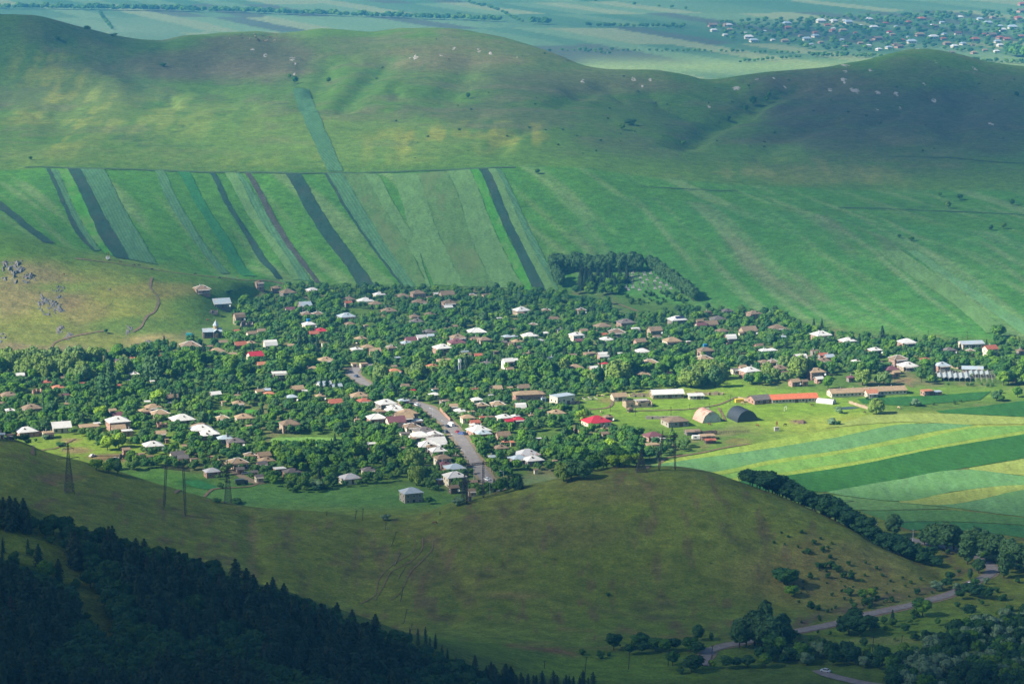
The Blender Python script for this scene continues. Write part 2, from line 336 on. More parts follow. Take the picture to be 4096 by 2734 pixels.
# the shaded hill in front, its heathy flank, gully scars; forest slope; the road valley
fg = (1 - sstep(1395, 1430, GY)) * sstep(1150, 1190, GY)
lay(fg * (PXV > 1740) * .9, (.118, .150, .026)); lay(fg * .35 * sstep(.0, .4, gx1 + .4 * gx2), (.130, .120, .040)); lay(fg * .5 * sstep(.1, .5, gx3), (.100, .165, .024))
for b_ in [(3300, 2300, 420, 160, (.165, .150, .048), .8, .4), (2100, 2120, 420, 90, (.110, .105, .038), .5), (2450, 1960, 260, 60, (.110, .100, .040), .5), (1700, 2290, 110, 90, (.09, .075, .04), .5, .8), (2050, 2380, 180, 16, BARE, .5, 1), (1400, 2560, 90, 12, BARE, .4), (2380, 2590, 260, 10, (.15, .09, .06), .8, .6), (2150, 2570, 130, 14, (.15, .09, .06), .9, .5), (2380, 2550, 70, 18, BARE, .5, .8), (1350, 2250, 60, 14, (.12, .08, .05), .5), (230, 1910, 110, 18, (.14, .09, .05), .6, .7)]:
    blob(*b_)
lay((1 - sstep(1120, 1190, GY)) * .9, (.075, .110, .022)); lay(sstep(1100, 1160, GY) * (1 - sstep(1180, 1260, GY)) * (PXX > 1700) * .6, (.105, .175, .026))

for b_ in [(120, 2190, 260, 90, (.14, .19, .032), .95, .1), (350, 2360, 130, 160, (.14, .18, .035), .95, .1), (450, 2520, 90, 60, (.14, .17, .04), .9, .1), (3700, 2560, 420, 130, (.105, .180, .030), .8), (2500, 2680, 560, 70, (.115, .195, .026), .9), (3550, 2560, 160, 16, (.20, .21, .08), .5)]:
    blob(*b_)
terr = np.sin((GY * .9 + GX * .35 + 9 * gx2) / 1.9) * sstep(-.2, .3, gx1)
paint *= (1 + .10 * terr * fg)[..., None]
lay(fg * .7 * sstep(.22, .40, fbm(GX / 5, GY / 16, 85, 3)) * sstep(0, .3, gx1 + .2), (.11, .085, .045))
lay(fg * .5 * (1 - sstep(.02, .05, np.abs(fbm(GX / 60 + 3, GY / 30, 87, 3)))) * sstep(.0, .2, gx2), (.060, .060, .030))
lay(m_hill * .5 * (1 - sstep(.015, .04, np.abs(fbm(GX / 160 + 3, GY / 90, 88, 3)))) * sstep(.0, .2, gx2), (.040, .085, .025))
# hollows and tracks that are greener / browner
paint *= (1 + .10 * gx4 + .12 * gx2)[..., None]
def paintline(pts, w, c, k=.8, sd=0):
    P = resample0([ground(*q)[:2] for q in pts], 60); m = (GY > P[:, 1].min() - 25) & (GY < P[:, 1].max() + 25) & (GX > P[:, 0].min() - 25) & (GX < P[:, 0].max() + 25)
    d = np.full(int(m.sum()), 1e9); wob = 2.2 * fbm(GX[m] / 9, GY[m] / 12, 97 + sd, 3); thin = .55 + .9 * fbm(GX[m] / 6, GY[m] / 9, 99 + sd, 3)
    for p in P: d = np.minimum(d, np.hypot(GX[m] + wob - p[0], (GY[m] - p[1]) * .6))
    a = (k * np.clip(thin, 0, 1) * np.exp(-(d / w) ** 2))[:, None]; paint[m] = paint[m] * (1 - a) + C(*c) * a
SC = (.17, .105, .065)
for q_ in [([(1012, 2045), (1015, 2120), (1005, 2200), (1015, 2320)], 2.0, SC, .7), ([(1110, 2060), (1150, 2160), (1160, 2220), (1205, 2300), (1235, 2400)], 1.6, (.07, .06, .035), .9), ([(1745, 2150), (1790, 2230), (1820, 2310), (1850, 2390), (1900, 2430)], 2.6, (.12, .085, .05), .8), ([(2050, 2580), (2160, 2590), (2290, 2612)], 3.0, (.15, .08, .055), 1), ([(2245, 2512), (2370, 2520)], 1.6, SC, .8), ([(2465, 2520), (2600, 2540), (2760, 2548)], 2.2, SC, .9), ([(2868, 2500), (2950, 2486)], 2.6, SC, 1), ([(3165, 2505), (3280, 2462), (3390, 2440), (3540, 2392), (3640, 2375), (3760, 2345)], 4.0, (.10, .075, .06), 1.0),
           ([(150, 1905), (230, 1940), (270, 1960)], 1.8, SC, .7), ([(390, 2000), (500, 2005)], 1.5, SC, .5), ([(770, 2090), (800, 2110)], 1.5, SC, .5), ([(2330, 2400), (2420, 2440), (2700, 2490)], 1.6, (.11, .085, .05), .7), ([(2740, 590), (2900, 482), (3070, 396), (3180, 349)], 7, (.04, .10, .025), .9), ([(2770, 600), (2930, 500), (3110, 410)], 9, (.13, .24, .03), .8), ([(1345, 445), (1430, 380), (1500, 300), (1560, 240)], 8, (.06, .16, .03), .6), ([(640, 420), (560, 300), (420, 220), (260, 170)], 12, (.05, .14, .03), .5),
           ([(160, 380), (170, 600)], 3, (.05, .10, .03), .3), ([(0, 830), (60, 870), (150, 940), (215, 990)], 2, (.16, .17, .06), .4)]: paintline(*q_)
# far plain
fcell = np.floor((GX * .62 + GY * .78 * .35) / 34 + .2 * fbm(GX / 300, GY / 300, 41, 2)); frow = np.floor((GY - .12 * GX) / 330)
hsh = _h(fcell, frow, 51)[..., None]
fc = C(.050, .115, .045) * (1 - hsh) + C(.120, .190, .080) * hsh
fc = np.where(_h(fcell, frow, 53)[..., None] > .85, C(.18, .21, .09), fc); fc = np.where(_h(fcell, frow, 54)[..., None] > .9, C(.07, .085, .05), fc)
paint = paint * (1 - far[..., None]) + fc * far[..., None]
GY0 = GY
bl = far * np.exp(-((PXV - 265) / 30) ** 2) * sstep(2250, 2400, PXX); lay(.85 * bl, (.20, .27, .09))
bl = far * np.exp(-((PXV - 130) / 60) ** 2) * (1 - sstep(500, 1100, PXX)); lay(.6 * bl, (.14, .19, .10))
paint = np.clip(paint, .01, .6)

mg, nt, b = newmat('grassland', .95, .05)
at = N(nt, 'ShaderNodeAttribute', attribute_name='paint')
p = pos(nt)
n1 = noise(nt, p, .9, 5, .75); n2 = noise(nt, p, .12, 4, .6); n3 = noise(nt, pos(nt, (.6, .9, 1)), .45, 5, .7)
c = mix(nt, at.outputs['Color'], ramp(nt, n1, [(.25, .55), (.75, 1.45)]), 1.0, 'MULTIPLY')
c = mix(nt, c, ramp(nt, n2, [(.3, .78), (.7, 1.22)]), 1.0, 'MULTIPLY')
c = mix(nt, c, ramp(nt, n3, [(.3, (.80, .86, .8)), (.7, (1.18, 1.14, 1.1))]), 1.0, 'MULTIPLY')
vo = N(nt, 'ShaderNodeTexVoronoi'); vo.inputs['Scale'].default_value = .16; nt.links.new(p, vo.inputs[0])
c = mix(nt, c, mix(nt, c, (.35, .5, .35), 1.0, 'MULTIPLY'), ramp(nt, vo.outputs['Distance'], [(.05, .8), (.14, 0.0)]))
n4 = noise(nt, pos(nt, (.6, .8, 1), .35), .34, 6, .75); n5 = noise(nt, p, .28, 3, .6)
c = mix(nt, c, ramp(nt, n4, [(.32, .78), (.68, 1.2)]), 1.0, 'MULTIPLY'); c = mix(nt, c, ramp(nt, n5, [(.35, (.88, .92, .9)), (.65, (1.12, 1.08, 1.04))]), 1.0, 'MULTIPLY')
nt.links.new(c, b.inputs['Base Color'])
bump(nt, b, mix(nt, n4, n3, .5), 1.6, .7)
nc, nr = GX.shape
idx = np.arange(nc * nr).reshape(nc, nr)
Q = np.stack([idx[:-1, :-1], idx[1:, :-1], idx[1:, 1:], idx[:-1, 1:]], -1).reshape(-1, 4)
V = np.stack([GX, GY, HG], -1).reshape(-1, 3)
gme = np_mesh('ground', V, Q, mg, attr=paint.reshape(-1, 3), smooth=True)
tag(link('ground', gme), 'rolling green hills and valley floor', kind='structure')

# ------------------------------------------------------------------ sheets laid on the ground: crops, roads, tracks
def resample(pts, m):
    pts = np.array(pts, float); d = np.r_[0, np.cumsum(np.hypot(*np.diff(pts, axis=0).T))]
    if len(pts) > 3:
        t = np.linspace(0, d[-1], m); return np.stack([pchip(d, pts[:, 0], t), pchip(d, pts[:, 1], t)], 1)
    t = np.linspace(0, d[-1], m); return np.stack([np.interp(t, d, pts[:, 0]), np.interp(t, d, pts[:, 1])], 1)
def sheet(name, L, Rr, mat, off=.25, m=60, k=10, label=None, ymin=1450):
    """a field between two edges surveyed in the photo, draped on the land"""
    ym = lambda v: ymin if v < 1962 else 1366 if v < 2112 else 1306
    l = resample([ground(*q, 0, ym(q[1]))[:2] for q in L], m); r = resample([ground(*q, 0, ym(q[1]))[:2] for q in Rr], m)
    t = np.linspace(0, 1, k)[None, :, None]
    P = l[:, None] * (1 - t) + r[:, None] * t
    P[:, 0] += 1.0 * np.stack([fbm(P[:, 0, 0] / 9, P[:, 0, 1] / 9, 61, 3), 0 * P[:, 0, 0]], 1); P[:, -1] += 1.0 * np.stack([fbm(P[:, -1, 0] / 9, P[:, -1, 1] / 9, 62, 3), 0 * P[:, -1, 0]], 1)
    Z = hgt(P[..., 0], P[..., 1]) + off
    V = np.concatenate([P, Z[..., None]], -1).reshape(-1, 3); ii = np.arange(m * k).reshape(m, k)
    Q = np.stack([ii[:-1, :-1], ii[:-1, 1:], ii[1:, 1:], ii[1:, :-1]], -1).reshape(-1, 4)
    o = link(name, np_mesh(name, V, Q, mat, smooth=True)); return tag(o, label, kind='structure')
def ribbon(name, pts, width, mat, off=.2, world=False, label=None, m=None, kind='structure', cols=4, wv=.0):
    P = np.array([q[:2] if world else ground(*q)[:2] for q in pts]); L = np.hypot(*np.diff(P, axis=0).T).sum()
    m = m or max(8, int(L / 3)); c = resample(P, m)
    d = np.gradient(c, axis=0); d /= np.hypot(d[:, 0], d[:, 1])[:, None] + 1e-9; nrm = np.stack([-d[:, 1], d[:, 0]], 1)
    s = np.linspace(-.5, .5, cols)[None, :, None]
    ww = width * (1 + wv * fbm(c[:, 0] / 8, c[:, 1] / 8, 71, 3))[:, None, None]
    P = c[:, None] + nrm[:, None] * s * ww
    Z = np.maximum(hgt(P[..., 0], P[..., 1]), hgt(c[:, 0], c[:, 1])[:, None] - .4 if not wv else -99) + off
    V = np.concatenate([P, Z[..., None]], -1).reshape(-1, 3); ii = np.arange(m * cols).reshape(m, cols)
    Q = np.stack([ii[:-1, :-1], ii[1:, :-1], ii[1:, 1:], ii[:-1, 1:]], -1).reshape(-1, 4)
    o = link(name, np_mesh(name, V, Q, mat, smooth=True)); tag(o, label, kind=kind); return o, c
def crop(name, c, rows=0.0, ang=0.0, var=.30, c2=None, k2=.5, rd=.55):
    m, nt, b = newmat(name, .95, .05)
    n1 = noise(nt, pos(nt), .45, 5, .75); n2 = noise(nt, pos(nt, (1, .2, 1), ang), .16, 6, .75)
    col = mix(nt, c, ramp(nt, n1, [(.25, 1 - 1.6 * var), (.75, 1 + 1.6 * var)]), 1.0, 'MULTIPLY')
    col = mix(nt, col, ramp(nt, n2, [(.3, .72), (.7, 1.28)]), 1.0, 'MULTIPLY')
    if c2: col = mix(nt, col, c2, ramp(nt, noise(nt, pos(nt, (1, .3, 1), ang), .05, 6, .7), [(.48, 0.0), (.66, k2)]))
    if rows:
        wv = N(nt, 'ShaderNodeTexWave', wave_type='BANDS', bands_direction='X'); wv.inputs['Scale'].default_value = rows; wv.inputs['Distortion'].default_value = 1.2; wv.inputs['Detail'].default_value = 2
        nt.links.new(pos(nt, (1, 1, 1), ang), wv.inputs[0]); col = mix(nt, col, ramp(nt, wv.outputs['Fac'], [(.2, rd), (.8, 1.15)]), 1.0, 'MULTIPLY')
    nt.links.new(col, b.inputs['Base Color']); bump(nt, b, n1, .5, .5)
    return m
SA = -.28
M_dark = crop('potato_rows', (.028, .066, .040), .30, SA, c2=(.07, .07, .05), k2=.4, rd=.72)
M_brown = crop('dug_rows', (.062, .066, .050), .30, SA, rd=.75)
M_grey = crop('grey_green_crop', (.062, .145, .060), .12, SA, c2=(.065, .15, .05), rd=.95)
M_pale = crop('pale_crop', (.100, .195, .058), 0, SA, c2=(.09, .17, .05))
M_em = crop('emerald_crop', (.030, .135, .038), 0, SA)
M_ol = crop('olive_crop', (.080, .160, .042), 0, SA, c2=(.13, .16, .06))
M_brt = crop('meadow_grass', (.055, .200, .020), 0, SA, c2=(.19, .24, .09), k2=.5)
M_blue = crop('young_wheat', (.095, .205, .075), 0, 1.2, c2=(.09, .21, .05))
M_yel = crop('flowering_meadow', (.190, .265, .042), 0, 1.2, c2=(.14, .24, .035), k2=.7)
M_grn = crop('green_barley', (.120, .240, .048), 0, 1.2, c2=(.16, .26, .06))
M_dgr = crop('dark_green_crop', (.030, .110, .024), .10, 1.25, c2=(.035, .13, .02), rd=.75)
M_shg = crop('shaded_green_barley', (.075, .170, .045), 0, 1.2, c2=(.06, .15, .05)); M_shd = crop('shaded_dark_crop', (.040, .130, .040), 0, 1.2, c2=(.06, .15, .045))  # greens toned in colour for the cloud-shaded fields by the country road
M_straw = crop('ripening_rye', (.205, .255, .058), 0, 1.2, c2=(.15, .22, .05))
z4 = lambda l: [(x * .5815, 600 + y * .5815) for x, y in l]
z5 = lambda l: [(1366 + x * .5815, 500 + y * .5815) for x, y in l]
a4 = lambda l: [(3072 + x * .4464, 1000 + y * .4464) for x, y in l]
b4 = lambda l: [(3072 + x * .4464, 1500 + y * .4464) for x, y in l]
e3 = z4([(550, 125), (690, 400), (820, 620), (895, 755)]); e1 = z4([(345, 130), (470, 400), (590, 610), (660, 695)])
e8 = z4([(1620, 160), (1760, 430), (1950, 700), (2060, 895)])
e12 = [(1308, 695), (1370, 800), (1466, 948), (1620, 1150)]; e13 = [(1450, 695), (1540, 837), (1622, 965), (1715, 1150)]
e15 = [(1668, 695), (1726, 860), (1785, 1000), (1854, 1148)]; e16 = [(1785, 685), (1848, 826), (1901, 994), (1982, 1150)]
e18 = [(1953, 676), (2029, 849), (2093, 983), (2186, 1163)]; e19 = [(1982, 676), (2064, 849), (2139, 1012), (2227, 1163)]
FIELDS = [(M_dark, [(0, 841), (87, 908), (169, 969)], [(0, 803), (105, 891), (221, 975)]),
 (M_dark, z4([(315, 130), (430, 380), (545, 600), (640, 695)]), e1), (M_grey, e1, z4([(400, 140), (520, 420), (620, 590), (690, 690)])),
 (M_brt, z4([(400, 140), (520, 420), (620, 590), (720, 710)]), z4([(462, 128), (620, 450), (740, 680), (785, 735)])),
 (M_dark, z4([(463, 125), (620, 450), (740, 680), (790, 740)]), e3), (M_grey, e3, z4([(715, 135), (850, 400), (980, 620), (1085, 790)])),
 (M_grey, z4([(1060, 140), (1160, 370), (1300, 580), (1520, 850)]), z4([(1125, 140), (1230, 360), (1370, 590), (1580, 850)])),
 (M_em, z4([(1215, 145), (1360, 400), (1500, 620), (1680, 870)]), z4([(1300, 145), (1430, 400), (1590, 640), (1770, 870)])),
 (M_dark, z4([(1437, 150), (1540, 360), (1700, 620), (1900, 885)]), z4([(1473, 150), (1600, 400), (1760, 640), (1940, 890)])),
 (M_pale, z4([(1540, 155), (1680, 400), (1850, 650), (2010, 895)]), e8), (M_grey, e8, z4([(1650, 160), (1850, 470), (2040, 750), (2140, 905)])),
 (M_brown, z4([(1673, 152), (1800, 370), (2000, 700), (2170, 915)]), z4([(1715, 152), (1840, 360), (2060, 720), (2207, 915)])),
 (M_dark, [(1140, 694), (1233, 856), (1308, 972), (1366, 1041), (1440, 1152)], [(1201, 694), (1290, 850), (1366, 959), (1440, 1060), (1506, 1152)]),
 (M_dark, [(1296, 695), (1360, 805), (1456, 950), (1608, 1150)], e12), (M_grey, e12, [(1370, 695), (1440, 810), (1530, 960), (1665, 1150)]), (M_ol, [(1370, 695), (1440, 810), (1530, 960), (1665, 1150)], e13),
 (M_pale, e13, [(1511, 698), (1581, 826), (1651, 942), (1722, 1148)]),
 (M_pale, [(1570, 697), (1633, 895), (1692, 1041), (1738, 1140)], e15), (M_ol, e15, e16), (M_pale, e16, [(1878, 679), (1953, 860), (2011, 994), (2096, 1158)]),
 (M_brt, [(1880, 680), (1955, 860), (2013, 994), (2098, 1160)], [(1914, 676), (1992, 860), (2056, 994), (2132, 1162)]),
 (M_dark, [(1915, 676), (1994, 860), (2058, 994), (2134, 1163)], e18), (M_pale, e18, e19), (M_grey, e19, [(2003, 678), (2093, 860), (2180, 1035), (2234, 1157)]),
 (M_grey, [(1170, 358), (1233, 523), (1280, 620), (1312, 686)], [(1236, 358), (1297, 512), (1340, 610), (1372, 686)]),
 (M_pale, [(3507, 1002), (3650, 1110), (3786, 1195), (3950, 1333)], [(3599, 1002), (3720, 1085), (3831, 1160), (4040, 1335)]),
 (M_blue, [(3622, 1004), (3740, 1085), (3850, 1165), (4096, 1340)], [(3665, 1004), (3790, 1085), (3910, 1165), (4150, 1325)]),
 (M_dark, [(3620, 1003), (3740, 1084), (3850, 1164), (4096, 1338)], [(3624, 1003), (3744, 1084), (3855, 1164), (4101, 1338)])]
for i, (m_, l_, r_) in enumerate(FIELDS): sheet('field', l_, r_, m_, off=.45 + .02 * (i % 3))
p1b = [(2620, 1888), (2807, 1889), (3072, 1843), (3384, 1797), (3608, 1752), (3760, 1722), (3889, 1703)]
p2b = [(2700, 1905), (2860, 1900), (3072, 1859), (3340, 1819), (3608, 1772), (3987, 1704)]
p3b = [(2820, 1925), (3072, 1897), (3474, 1837), (3831, 1768), (4096, 1723), (4400, 1675)]
p4b = [(2850, 1935), (3072, 1911), (3384, 1866), (3742, 1795), (4096, 1737), (4400, 1690)]
p5b = [(3100, 1968), (3161, 1957), (3295, 1968), (3608, 1913), (4096, 1833), (4400, 1785)]
p7b = [(3400, 1985), (3594, 2004), (3831, 1964), (4096, 1926), (4400, 1880)]
p8b = [(3600, 2010), (3733, 2020), (4096, 1958), (4400, 1910)]
LOW = [(M_yel, [(2700, 1835), (3072, 1765), (3300, 1725), (3500, 1695), (3700, 1688)], [(2606, 1862), (2718, 1844), (3072, 1794), (3340, 1750), (3652, 1695)]),
 (M_blue, [(2606, 1862), (2718, 1844), (3072, 1794), (3340, 1750), (3652, 1695), (3800, 1692), (3889, 1701)], p1b),
 (M_yel, p1b, p2b), (M_grn, [(2700, 1906), (2860, 1901), (3072, 1859), (3340, 1819), (3608, 1772), (3987, 1705), (4400, 1700)], p3b), (M_yel, p3b, p4b), (M_dgr, p4b, p5b),
 (M_straw, [(3876, 1872), (4096, 1834), (4400, 1786)], [(3880, 1878), (4096, 1902), (4400, 1935)]),
 (M_blue, [(3304, 1968), (3608, 1915), (3853, 1879), (4096, 1904), (4400, 1937)], [(3384, 1984), (3594, 2004), (3831, 1964), (4096, 1940), (4400, 1945)]),
 (M_straw, [(3596, 2004), (3831, 1965), (4096, 1928), (4400, 1882)], p8b), (M_blue, p8b, [(3742, 2021), (3920, 2045), (4096, 2067), (4400, 2110)]),
 (M_pale, [(3161, 1962), (3518, 2001), (3742, 2026)], [(3330, 2035), (3500, 2042), (3800, 2034)]),
 (M_shg, [(3440, 2045), (3742, 2040), (4096, 2071), (4400, 2112)], [(3560, 2090), (3742, 2085), (4096, 2100), (4400, 2150)]),
 (M_shd, [(3560, 2092), (3742, 2087), (4096, 2102), (4400, 2152)], [(3640, 2120), (3800, 2120), (4096, 2150), (4400, 2200)]),
 (M_dgr, [(3742, 1643), (3900, 1628), (4096, 1603), (4400, 1570)], [(3760, 1652), (3900, 1658), (4096, 1667), (4400, 1680)]),
 (M_dgr, [(3429, 1596), (3742, 1581), (3965, 1565)], [(3451, 1614), (3630, 1623), (3920, 1600)]),
 (M_straw, [(3470, 1662), (3697, 1653), (4096, 1671), (4400, 1684)], [(3300, 1712), (3640, 1688), (3889, 1698), (4400, 1694)]),
 (M_grn, [(1090, 1752), (1230, 1748), (1360, 1752)], [(1080, 1766), (1230, 1764), (1400, 1760)]), (M_dgr, [(1080, 1768), (1230, 1766), (1400, 1762)], [(1090, 1778), (1230, 1776), (1390, 1768)]), (M_grn, [(1090, 1780), (1230, 1778), (1380, 1770)], [(1100, 1796), (1230, 1794), (1360, 1782)]), (M_dgr, [(1060, 1690), (1110, 1682), (1170, 1690)], [(1060, 1700), (1120, 1705), (1180, 1700)]),
 (M_brt, [(840, 1645), (930, 1636), (1020, 1640)], [(860, 1655), (940, 1650), (1020, 1655)]), (M_em, [(730, 1925), (790, 1921), (850, 1940)], [(780, 1950), (830, 1958), (880, 1955)]),
 (M_dgr, [(2290, 1181), (2330, 1185), (2390, 1200)], [(2060, 1160), (2100, 1176), (2140, 1190)])]
for i, (m_, l_, r_) in enumerate(LOW): sheet('field', l_, r_, m_, off=.22 + .015 * (i % 4), m=90, k=16)

pw, nt, b = newmat('pond_water', .35, .2); b.inputs['Base Color'].default_value = (.03, .06, .06, 1)
PC = ground(3385, 1632); tt = np.linspace(0, 2 * np.pi, 25)[:-1]; pv = [(PC[0] + (6.5 + 2 * math.sin(3 * a)) * math.cos(a), PC[1] + (3.5 + math.sin(2 * a)) * math.sin(a), 0) for a in tt]
zp = max(h1(p_[0], p_[1]) for p_ in pv) + .12; _pb = MB(); _pb.add([(x, y, zp) for x, y, _ in pv], [tuple(range(24))]); tag(_pb.obj('pond', pw), 'small pond in the farm meadow', kind='structure')
M_asph = rough_mat('old_asphalt', (.185, .170, .165), .22, .6, c2=(.24, .22, .20))
M_verge = rough_mat('dusty_verge', (.20, .155, .105), .3, .8, c2=(.09, .12, .04))
M_dirt = rough_mat('dirt_track', (.165, .115, .070), .3, .7, c2=(.085, .115, .035))
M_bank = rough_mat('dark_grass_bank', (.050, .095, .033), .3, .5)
main_pts = [(1500, 1455), (1462, 1463), (1428, 1474), (1412, 1490), (1430, 1512), (1470, 1540), (1530, 1568), (1600, 1590), (1658, 1611), (1702, 1626), (1756, 1668), (1792, 1694), (1822, 1730), (1856, 1775), (1888, 1826), (1925, 1884), (1966, 1940), (1990, 1960), (2006, 1974)]
W_ = [ground(*q, 0, 1410)[:2] for q in main_pts]; dx = (W_[-1][0] - W_[-2][0], W_[-1][1] - W_[-2][1]); W_.append((W_[-1][0] + dx[0] * .8, W_[-1][1] + dx[1] * .8))
ribbon('verge', W_, 11, M_verge, .10, world=True, wv=.3); _, main_c = ribbon('main_road', W_, 6.8, M_asph, .26, world=True, label='grey asphalt main road running through the village')
low_pts = [(2800, 2660), (2822, 2625), (2843, 2600), (2919, 2578), (3008, 2562), (3161, 2530), (3340, 2494), (3451, 2463), (3652, 2418), (3809, 2373), (3898, 2326), (3950, 2303), (3968, 2272), (3944, 2245), (3902, 2226), (3831, 2202), (3710, 2174), (3608, 2150), (3509, 2131), (3470, 2123)]
ribbon('verge', low_pts, 7.5, M_verge, .12, wv=.3); _, low_c = ribbon('country_road', low_pts, 5.2, M_asph, .3, label='narrow asphalt road curving past the foot of the dark hill')
_, low2_c = ribbon('country_road', [(3270, 2680), (3300, 2695), (3362, 2712), (3451, 2732), (3540, 2745)], 5.5, M_asph, .3, label='bit of asphalt road at the bottom edge of the picture')
zA1 = lambda l: [(x * .4464, 1000 + y * .4464) for x, y in l]; zA3 = lambda l: [(2048 + x * .4464, 1000 + y * .4464) for x, y in l]
TR = [zA1([(430, 1020), (430, 920), (480, 840), (600, 790), (800, 745), (950, 722)]), zA1([(1190, 735), (1270, 680), (1310, 600), (1390, 545), (1420, 470), (1400, 400), (1345, 330), (1360, 245)]),
      zA3([(690, 1430), (850, 1415), (900, 1370), (890, 1335)]), zA3([(1090, 1442), (1520, 1430), (1830, 1390), (1950, 1345), (2010, 1318)]), zA3([(1850, 1415), (1890, 1480), (1910, 1530)]),
      zA3([(780, 440), (900, 470), (1020, 510), (1140, 555)]), [(700, 1092), (900, 1112), (1100, 1128), (1250, 1140)], [(300, 1035), (450, 1052), (600, 1075), (700, 1092)],
      [(130, 1820), (170, 1800), (215, 1795), (270, 1770), (300, 1755)], [(370, 1822), (450, 1822), (560, 1818)], [(700, 1973), (850, 1957), (1000, 1945), (1050, 1925)], [(3570, 1530), (3620, 1522), (3650, 1550)],
      [(2590, 1875), (2660, 1835), (2800, 1812), (2900, 1790), (3000, 1775)], [(3600, 2570), (3625, 2600), (3632, 2640)], [(1650, 2140), (1662, 2180), (1640, 2215), (1580, 2250), (1510, 2330), (1505, 2370), (1440, 2415)], [(1730, 2160), (1730, 2190), (1690, 2240), (1640, 2290), (1600, 2370), (1560, 2400)], [(1690, 2150), (1690, 2185), (1650, 2240), (1560, 2290), (1530, 2350), (1500, 2400)]]
for i, t_ in enumerate(TR): ribbon('dirt_track', t_, 1.7 if i < 14 else .5, M_dirt, .3 if i < 14 else .22, wv=.5)
ribbon('grass_bank', [(100, 670), (300, 674), (600, 682), (900, 690), (1200, 694), (1450, 693), (1700, 684), (1900, 675), (2060, 670)], 4.5, M_bank, .5, wv=.8)
ribbon('grass_bank', [(3350, 830), (3600, 838), (3900, 850), (4150, 865)], 2.2, M_bank, .5, wv=.8)
ribbon('grass_bank', [(3520, 625), (3750, 630), (4000, 650), (4150, 655)], 2.2, M_bank, .5, wv=.8)
ribbon('grass_bank', [(2560, 745), (2800, 760), (2950, 765)], 1.6, M_bank, .5, wv=.8)
HAZE = 1.15e-4
CLOUDS = [(-150, 640, 950, 965, 3.2, dict(seed=1, soft=1.0, h=620)),
          (520, 900, 520, 430, 2.2, dict(seed=14, soft=1.2, h=620)),
          (270, 1385, 200, 80, .9, dict(seed=12, soft=1.2, h=620)),
          (170, 2130, 760, 260, .50, dict(seed=2, soft=1.4)),
          (-120, 930, 420, 230, .6, dict(seed=8, soft=1.4, h=620)),  # extra unseen cloud, added to darken the forest slope
          (430, 2700, 420, 500, 2.0, dict(seed=3, soft=2.0)),
          (-500, 2990, 520, 240, 1.3, dict(seed=4, soft=2.0)),
          (100, 2560, 1300, 640, .30, dict(seed=11, soft=1.0)),  # wide thin unseen cloud, added to dim the slope fields and hills
          (400, 4500, 500, 500, .5, dict(seed=5, h=900, soft=2.0))]
# ------------------------------------------------------------------ air and clouds
def vol_mat(name, col, dens, aniso=0.0):
    m = bpy.data.materials.new(name); m.use_nodes = True; nt = m.node_tree; nt.nodes.clear()
    v = nt.nodes.new('ShaderNodeVolumePrincipled'); o = nt.nodes.new('ShaderNodeOutputMaterial')
    v.inputs['Color'].default_value = (*col, 1); v.inputs['Density'].default_value = dens; v.inputs['Anisotropy'].default_value = aniso
    nt.links.new(v.outputs[0], o.inputs['Volume']); return m
hz = MB().box((0, 15300, 150), (29000, 30900, 424)).obj('haze', vol_mat('haze_air', (.10, .47, .84), HAZE))
tag(hz, 'blue summer haze over the valley', kind='stuff')
def cloud(x, y, rx, ry, tau, h=760, thick=150, rot=0.0, seed=0, soft=1.0):
    """an unseen cloud, placed and shaped for its shade, high above and to the left, whose shadow falls at (x, y): thick in the middle, thin at its rim"""
    cx, cy = x + SUN.x / SUN.z * h, y + SUN.y / SUN.z * h
    k, m = 48, 14; Vt, Vb = [], []
    for j in range(m + 1):
        q = j / m
        for i in range(k):
            a = 2 * math.pi * i / k
            rr = q * (1 + .16 * fbm(np.array([math.cos(a) * 1.5 + seed]), np.array([math.sin(a) * 1.5]), seed, 3)[0])
            X, Y = rx * rr * math.cos(a), ry * rr * math.sin(a)
            prof = (1 - q * q) ** soft * (1 + .35 * fbm(np.array([X / 180 + seed]), np.array([Y / 180]), seed + 3, 3)[0])
            xr, yr = X * math.cos(rot) - Y * math.sin(rot), X * math.sin(rot) + Y * math.cos(rot)
            Vt.append((xr, yr, thick * .75 * prof + .5)); Vb.append((xr, yr, -thick * .25 * prof - .5))
    b = MB(); n0 = len(Vt); b.v = Vt + Vb
    for j in range(m):
        for i in range(k):
            a_, b_ = j * k + i, j * k + (i + 1) % k
            b.f.append((a_, b_, b_ + k, a_ + k)); b.f.append((n0 + a_, n0 + a_ + k, n0 + b_ + k, n0 + b_))
    for i in range(k):
        a_, b_ = m * k + i, m * k + (i + 1) % k
        b.f.append((a_, b_, n0 + b_, n0 + a_))
    bmt = b.mesh('cloud', vol_mat('cloud_vapour', (.9, .92, .95), tau / thick * SUN.z), True)
    import bmesh
    bm = bmesh.new(); bm.from_mesh(bmt); bmesh.ops.remove_doubles(bm, verts=bm.verts, dist=.4); bmesh.ops.recalc_face_normals(bm, faces=bm.faces); bm.to_mesh(bmt); bm.free()
    o = link('cloud', bmt, loc=(cx, cy, h)); return tag(o, 'high cloud outside the picture whose shadow lies on the land', kind='structure')
for c_ in CLOUDS: cloud(*c_[:5], **c_[5])
